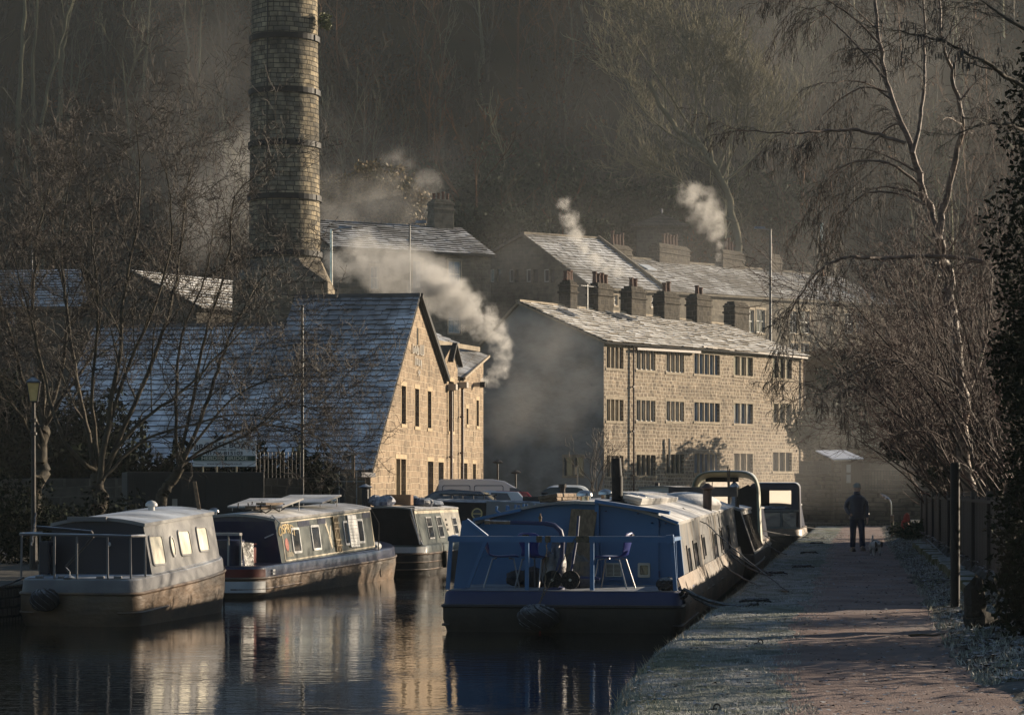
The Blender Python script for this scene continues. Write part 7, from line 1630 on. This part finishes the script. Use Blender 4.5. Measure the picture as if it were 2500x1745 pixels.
leafmass('evergreen_tree', 'leaning dark holly above the fence right of the man', [(W(4.9, 66, 3.0), (.9, 2.2, .9)), (W(5.6, 60, 3.4), (1.2, 2.4, 1.5)), (W(6.4, 56, 2.8), (1.2, 2.4, 1.4))], 22000, .07, G['leaf_dark'], trunk=[([W(6, 60, .4), W(5.8, 60, 3)], [.15, .08])], seed=12, cat='tree')
leafmass('ivy_clump', 'low dark weeds and ivy at the foot of the marker post', [(W(3.6, 82, .7), (.5, 1.2, .35)), (W(3.9, 76, .75), (.5, 1.4, .35))], 2600, .05, G['leaf_far'], seed=3)
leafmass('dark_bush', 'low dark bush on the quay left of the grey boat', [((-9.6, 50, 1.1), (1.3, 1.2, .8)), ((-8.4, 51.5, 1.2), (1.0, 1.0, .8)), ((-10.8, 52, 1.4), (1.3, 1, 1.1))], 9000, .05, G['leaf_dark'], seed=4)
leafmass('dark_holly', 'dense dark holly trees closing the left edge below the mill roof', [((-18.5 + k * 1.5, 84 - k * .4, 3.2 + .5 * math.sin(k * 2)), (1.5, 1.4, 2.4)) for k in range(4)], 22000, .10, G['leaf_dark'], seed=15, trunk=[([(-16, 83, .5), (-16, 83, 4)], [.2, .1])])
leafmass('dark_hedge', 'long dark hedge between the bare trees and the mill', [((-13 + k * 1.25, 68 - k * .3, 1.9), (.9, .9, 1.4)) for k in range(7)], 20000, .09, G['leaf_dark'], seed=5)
leafmass('garden_bushes', 'dark green bushes on the bank above the timber kiosk', [(PX(1985 + k * 36, 1050 + 20 * math.sin(k * 1.7), 131 + (k % 3) * 3), (1.5, 1.6, 1.3 + .3 * math.sin(k))) for k in range(8)] + [(PX(2060 + k * 60, 950 + 20 * (k % 2), 152), (2.2, 1.8, 1.9)) for k in range(4)] + [(PX(2000 + k * 60, 1060, 128), (1.5, 1.2, 1.0)) for k in range(4)], 26000, .14, G['leaf_far'], seed=6)
leafmass('chimney_shrub', 'small green bush rooted high on the right side of the mill chimney', [(PX(792, 50, 100), (.30, .35, .32)), (PX(798, 64, 100), (.22, .25, .2))], 700, .05, mat('sunlit_leaf', (.10, .11, .03), (.06, .08, .02), sc=2, rough=.6, isl=.5), seed=7)
leafmass('russet_tree', 'rounded russet leaved tree behind the frosted roof of the stone house', [(PX(905, 470, 172), (2.6, 2.4, 2.2)), (PX(985, 500, 171), (1.8, 2, 1.9)), (PX(840, 490, 173), (2.4, 2, 1.6)), (PX(780, 500, 174), (2.0, 2, 1.6))], 16000, .13, G['leaf_tan'], trunk=[([PX(930, 600, 172), PX(930, 500, 172)], [.3, .15])], seed=8, cat='tree')
leafmass('green_shrub', 'leafy green shrub behind the terrace roof left of its first stack', [(PX(1425, 550, 176), (1.0, 1, .9)), (PX(1470, 560, 177), (.9, .9, .7))], 3500, .12, G['leaf_far'], seed=9)
for i, (u, v, d, rr, lab) in enumerate(((1120, 500, 205, (6, 5, 3.4), 'dark evergreen mass above the stone house chimney'), (1260, 470, 212, (7, 5, 4.5), 'widest dark evergreen behind the terrace gable'), (1380, 520, 205, (5, 4, 3), 'low dark evergreen behind the ridge of the terrace'), (1190, 560, 195, (5, 4, 2), 'low dark evergreen between the stone house and terrace'), (1560, 520, 208, (5, 4, 3), 'dark evergreen beside the pavilion'), (1830, 520, 215, (7, 5, 4), 'dark evergreen behind the smoking stack'))):
    leafmass('evergreen_tree', lab, [(PX(u, v, d), rr), (PX(u - 60, v + 20, d), tuple(x * .7 for x in rr)), (PX(u + 70, v + 10, d + 3), tuple(x * .7 for x in rr))], 9000, .22, G['leaf_far'], cat='tree', group='evergreens on the hillside', seed=30 + i)

# bare hillside wood
far = dict(n=[5, 5, 4], c=[10, 8, 0], w=[.06, .14, .2], up=[.06, .10, .12], a=[.55, .6, .6], l=[.5, .5, .4], rr=[.4, .5, .5], rmin=.028, tw=9, s0=1)
protos = []
for i in range(7):
    g = Grow(200 + i, **far); g.branch(np.array([0., 0, -1]), unit(np.array([.1 * g.r.randn(), .1 * g.r.randn(), 1])), 12.5, .24, 0); protos.append(np.array(g.S))
brush = []
for i in range(4):
    g = Grow(240 + i, **dict(far, n=[4, 4, 3], c=[5, 4, 0], w=[.1, .2, .25]))
    for j in range(7): a = j * .9; g.branch(np.array([0., 0, -.3]), unit(np.array([.6 * math.cos(a), .6 * math.sin(a), 1])), 4.2, .06, 0)
    brush.append(np.array(g.S))
def placed(P_, x, y, z, s_, a):
    c, n_ = math.cos(a), math.sin(a); M_ = np.array([[c, -n_, 0], [n_, c, 0], [0, 0, 1]]) * s_; Q_ = P_.copy(); Q_[:, :3] = P_[:, :3] @ M_.T + (x, y, z); Q_[:, 3:6] = P_[:, 3:6] @ M_.T + (x, y, z); Q_[:, 6:] *= s_; return Q_
rs = np.random.RandomState(5); AA = []; BB = []
for k in range(330):
    Y = 196 + 140 * rs.rand() ** 1.0; X = (rs.rand() - .5) * 2 * (Y * .225)
    AA.append(placed(protos[k % 7], X, Y, hillz(X, Y), .75 + .5 * rs.rand(), rs.rand() * 6.28))
for k in range(420):
    Y = 186 + 130 * rs.rand(); X = (rs.rand() - .5) * 2 * (Y * .225); BB.append(placed(brush[k % 4], X, Y, hillz(X, Y), .7 + .8 * rs.rand(), rs.rand() * 6.28))
for nm, sl_, m_, lab in (('hillside_wood', AA[0::2], 'wood_far', 'grey brown bare winter wood covering the steep hillside'), ('mossy_wood', AA[1::4], 'wood_grn', 'greenish mossy trees among the hillside wood'), ('russet_wood', AA[3::4], 'wood_rus', 'reddish brown trees among the hillside wood')):
    tag(seg_mesh(nm, np.concatenate(sl_), G[m_], sides=3), lab, 'woodland', kind='stuff')
LV = []
for k in range(60):
    Y = 200 + 110 * rs.rand(); X = (rs.rand() - .5) * 2 * (Y * .21); n_ = 900; r_ = 1.5 + 2.5 * rs.rand(); c_ = np.array([X, Y, hillz(X, Y) + 1 + 4 * rs.rand()])
    P_ = c_ + rs.randn(n_, 3) * r_ * np.array([1, 1, .7]); a_ = rs.randn(n_, 3) * .11; b_ = rs.randn(n_, 3) * .09; LV.append(np.stack([P_ - a_, P_ + b_, P_ + a_, P_ - b_], 1))
LV = np.concatenate(LV).reshape(-1, 3); tag(np_mesh('beech_leaves', LV, np.arange(len(LV)).reshape(-1, 4), G['leaf_rus']), 'dead brown leaves clinging in clumps on the hillside trees', 'leaves', kind='stuff')
tag(seg_mesh('hillside_brush', np.concatenate(BB), G['wood_far'], sides=3), 'bare undergrowth between the trunks on the hillside', 'undergrowth', kind='stuff')
leafl = []
# distinct trees on the slope
big = dict(n=[7, 7, 6, 5], c=[9, 8, 6, 0], w=[.1, .16, .16, .15], up=[.05, .10, .12, .14], a=[.6, .75, .6, .5], l=[.55, .5, .5, .45], rr=[.45, .45, .5, .5], rmin=.024, tw=2, s0=1)
g = Grow(301, **big); g.limb(tp([(1800, 640), (1790, 520), (1730, 380), (1640, 300), (1585, 200)], 200), .34, .16, 1, 8, 4.5)
for pts in ([(1740, 400), (1640, 240), (1560, 120), (1500, 20)], [(1690, 340), (1700, 200), (1660, 100), (1600, 60)], [(1750, 420), (1800, 280), (1780, 160)], [(1760, 450), (1840, 380), (1880, 300)], [(1790, 540), (1700, 480), (1640, 420), (1590, 400)], [(1700, 360), (1640, 330), (1560, 260), (1520, 180)], [(1740, 400), (1720, 260), (1700, 160)], [(1760, 440), (1820, 300), (1830, 220)]):
    g.limb(tp(pts, 200), .12, .035, 1, 30, 4.2)
g.build('bare_tree', 'great pale spreading bare tree on the slope above the terrace', G['wood_pale'], G['wood_pale'], 'tree')
def trunk_tree(seed, pts, d, r_, label, kids=6):
    g = Grow(seed, **dict(big, rmin=.024)); g.limb(tp(pts, d), r_, r_ * .35, 1, kids, 3.2, (0, 0, .3)); return g.build('bare_tree', label, G['wood_grn'], G['wood_far'], 'tree', 'tall bare trunks on the hillside')
trunk_tree(310, [(40, 420), (48, 200), (60, 0), (60, -150)], 215, .26, 'tall pale trunk farthest left on the hillside')
trunk_tree(311, [(85, 330), (80, 180), (88, 60), (95, -100)], 218, .2, 'tall trunk second from the left on the hillside')
trunk_tree(312, [(98, 330), (120, 200), (150, 100), (185, -40)], 214, .2, 'trunk leaning right at the left of the hillside')
trunk_tree(313, [(145, 300), (152, 160), (165, 60), (200, -60)], 216, .24, 'thick trunk fourth from the left on the hillside')
trunk_tree(314, [(350, 230), (358, 120), (364, 40), (372, -80)], 222, .16, 'slim trunk midway between the left edge and the mill chimney', 5)
trunk_tree(315, [(455, 210), (460, 120), (450, 40), (458, -60)], 222, .12, 'slim trunk left of the mill chimney, the nearer of a pair', 5)
trunk_tree(316, [(485, 210), (488, 110), (492, 20), (500, -60)], 224, .12, 'slim trunk left of the mill chimney, right of a pair', 5)
trunk_tree(317, [(1195, 330), (1170, 200), (1175, 100), (1165, -20)], 240, .16, 'dark trunk in the middle of the hillside above the terrace gable', 8)
trunk_tree(318, [(1385, 310), (1380, 220), (1400, 130), (1392, 20)], 238, .15, 'thin trunk left of the great pale tree', 8)
trunk_tree(319, [(1005, 110), (1003, 80), (1010, 20), (1015, -60)], 262, .16, 'thin pale trunk high on the slope right of the mill chimney', 5)
g = Grow(330, **dict(big, rmin=.012))
for j in range(9): a = j * .7; g.branch(np.array(PX(560 + 12 * j, 560, 175)), unit(np.array([.25 * math.cos(a), .2 * math.sin(a), 1])), 5.2, .05, 1)
g.build('bare_shrub', 'pale twiggy sapling lit by the sun just left of the mill chimney', G['wood_pale'], G['wood_pale'], 'shrub')
g = Grow(331, **dict(big, rmin=.008))
for j in range(7): a = j * .9; g.branch(np.array(PX(1440 + 4 * j, 1200, 112 + .3 * j)), unit(np.array([.3 * math.cos(a), .3 * math.sin(a), 1])), 2.3, .03, 1)
g.build('bare_shrub', 'bare upright shrub at the foot of the sunlit cottage corner', G['twig'], G['twig'], 'shrub')

# ================================================================ SMOKE
def smoke(label, blobs, dens, nscale=1.2, dist=.9, edge=.55, aniso=.5, col=(1, .98, .95), thr=.42, rng=.16):
    """soft cloud of blobs broken up by noise, a real volume in a closed box"""
    cs = [(PX(u, v, d), r_) for u, v, d, r_ in blobs]; mg = .25
    lo = Vector([min(c[i] - r_ for c, r_ in cs) - mg for i in range(3)]); hi = Vector([max(c[i] + r_ for c, r_ in cs) + mg for i in range(3)]); ct = (lo + hi) / 2
    q = MB(); q.box((0, 0, 0), hi - lo); m_ = bpy.data.materials.new('smoke'); m_.use_nodes = True; N, L = nt(m_); N.remove(N['Principled BSDF'])
    tc = N.new('ShaderNodeTexCoord'); no = N.new('ShaderNodeTexNoise'); no.inputs['Scale'].default_value = nscale; no.inputs['Detail'].default_value = 7; no.inputs['Roughness'].default_value = .6; L.new(tc.outputs['Object'], no.inputs['Vector'])
    sb = N.new('ShaderNodeVectorMath'); sb.operation = 'MULTIPLY_ADD'; L.new(no.outputs['Color'], sb.inputs[0]); sb.inputs[1].default_value = (dist, dist, dist); L.new(tc.outputs['Object'], sb.inputs[2])
    acc = None
    for c, r_ in cs:
        c_ = c - ct + Vector((dist, dist, dist)) * .5; ds = N.new('ShaderNodeVectorMath'); ds.operation = 'DISTANCE'; L.new(sb.outputs[0], ds.inputs[0]); ds.inputs[1].default_value = c_
        mr = N.new('ShaderNodeMapRange'); mr.inputs[1].default_value = r_; mr.inputs[2].default_value = r_ * (1 - edge); L.new(ds.outputs['Value'], mr.inputs[0])
        if acc is None: acc = mr.outputs[0]
        else:
            mx_ = N.new('ShaderNodeMath'); mx_.operation = 'MAXIMUM'; L.new(acc, mx_.inputs[0]); L.new(mr.outputs[0], mx_.inputs[1]); acc = mx_.outputs[0]
    n2 = N.new('ShaderNodeMapRange'); n2.inputs[1].default_value = thr; n2.inputs[2].default_value = thr + rng; L.new(no.outputs[0], n2.inputs[0])
    ml = N.new('ShaderNodeMath'); ml.operation = 'MULTIPLY'; L.new(acc, ml.inputs[0]); L.new(n2.outputs[0], ml.inputs[1])
    m3_ = N.new('ShaderNodeMath'); m3_.operation = 'MULTIPLY'; m3_.inputs[1].default_value = dens; L.new(ml.outputs[0], m3_.inputs[0])
    pv = N.new('ShaderNodeVolumePrincipled'); pv.inputs['Color'].default_value = (*col, 1); pv.inputs['Anisotropy'].default_value = aniso; L.new(m3_.outputs[0], pv.inputs['Density']); L.new(pv.outputs[0], N['Material Output'].inputs['Volume'])
    o = q.build('smoke', m_, None); o.location = ct; tag(o, label, 'smoke', kind='stuff')
smoke('bright steam billowing up and left from the mill wall flue', [(1188, 938, 109.5, .22), (1206, 927, 110.5, .36), (1226, 903, 112, .46), (1230, 870, 112, .52), (1226, 838, 112, .62), (1205, 808, 112.5, .74), (1175, 780, 113, .9), (1138, 752, 113, 1.05), (1100, 725, 113.5, 1.15), (1062, 700, 114, 1.2)], 5.0, 1.4, 1.7, .75, thr=.42, rng=.16)
smoke('thinning smoke drifting left from the mill flue in front of the stone house', [(1065, 700, 116, 1.5), (1020, 672, 117, 1.6), (965, 655, 118, 1.6), (920, 640, 119, 1.5), (880, 615, 120, 1.3), (840, 640, 120, 1.0)], 1.1, .9, 1.9, .8, thr=.42, rng=.16)
smoke('sunlit smoke blown left from the cottage chimney', [(1537, 671, 131, .22), (1512, 662, 131, .36), (1482, 650, 131, .45), (1452, 636, 131.5, .5), (1425, 605, 132, .5), (1405, 570, 132.5, .6), (1392, 535, 133, .6), (1380, 500, 133, .45)], 2.4, 1.5, 1.2, .8, thr=.40, rng=.12)
smoke('smoke rising from the terrace stack at the right', [(1754, 625, 178, .36), (1760, 595, 178, .6), (1755, 565, 178, .9), (1738, 530, 178, 1.3), (1715, 500, 178, 1.5), (1690, 480, 178, 1.2)], 1.1, .9, 1.9, .85, thr=.42, rng=.14)
smoke('soft mist drifting over the roof of the stone house', [(860, 520, 162, 3.0), (930, 515, 162, 3.0), (810, 500, 162, 2.6), (1000, 540, 162, 2.0)], .22, .45, 2.6, .98, thr=.38, rng=.25)
smoke('wisps of smoke above the tall ridge chimney of the stone house', [(1062, 500, 165, 1.3), (1045, 450, 165, 1.4), (975, 400, 166, 1.4)], .35, .7, 2.2, .98, thr=.44, rng=.16)
smoke('sunlit mist rising behind the left side of the mill chimney', [(590, 420, 140, 3.4), (540, 480, 140, 3.6), (620, 370, 141, 3.0), (490, 540, 140, 3.0), (610, 500, 140, 3.0)], .13, .4, 3.0, .98, thr=.36, rng=.28)
smoke('faint mist high on the hillside left of the mill chimney', [(490, 100, 196, 7.0), (510, 260, 194, 7), (420, 360, 190, 7), (560, 180, 195, 6)], .016, .22, 5, .98, thr=.36, rng=.28)
smoke('mist right of the mill chimney on the slope', [(830, 380, 190, 5.0), (930, 420, 190, 5), (1060, 440, 192, 5)], .028, .25, 4, .98, thr=.36, rng=.28)
smoke('broad pale mist filling the slope above the terrace', [(1500, 380, 205, 14), (1750, 330, 210, 17), (2000, 380, 205, 17), (2200, 250, 205, 15), (1300, 420, 200, 10), (1900, 150, 240, 15)], .006, .10, 9, .98, thr=.30, rng=.35)
smoke('pale mist between the cottage row and the upper terrace', [(1350, 640, 148, 5), (1550, 640, 152, 5.5), (1750, 660, 156, 6), (1950, 700, 158, 6.5), (1230, 600, 146, 4)], .018, .2, 5, .98, thr=.32, rng=.32)
smoke('pale mist curling in front of the rendered end wall', [(1300, 870, 118, 2.4), (1370, 830, 119, 2.4), (1240, 830, 118, 2.0), (1400, 930, 119, 2.2), (1300, 960, 118, 2.4), (1240, 1020, 117, 1.8), (1350, 1020, 118, 1.8)], .085, .42, 2.6, .98, thr=.34, rng=.3)
smoke('thin mist lying over the far end of the canal by the kiosk', [(1900, 1120, 108, 3), (2030, 1080, 109, 3.5), (2150, 1060, 109, 3.5), (1800, 1130, 106, 2.5)], .06, .3, 3, .98, thr=.32, rng=.32)
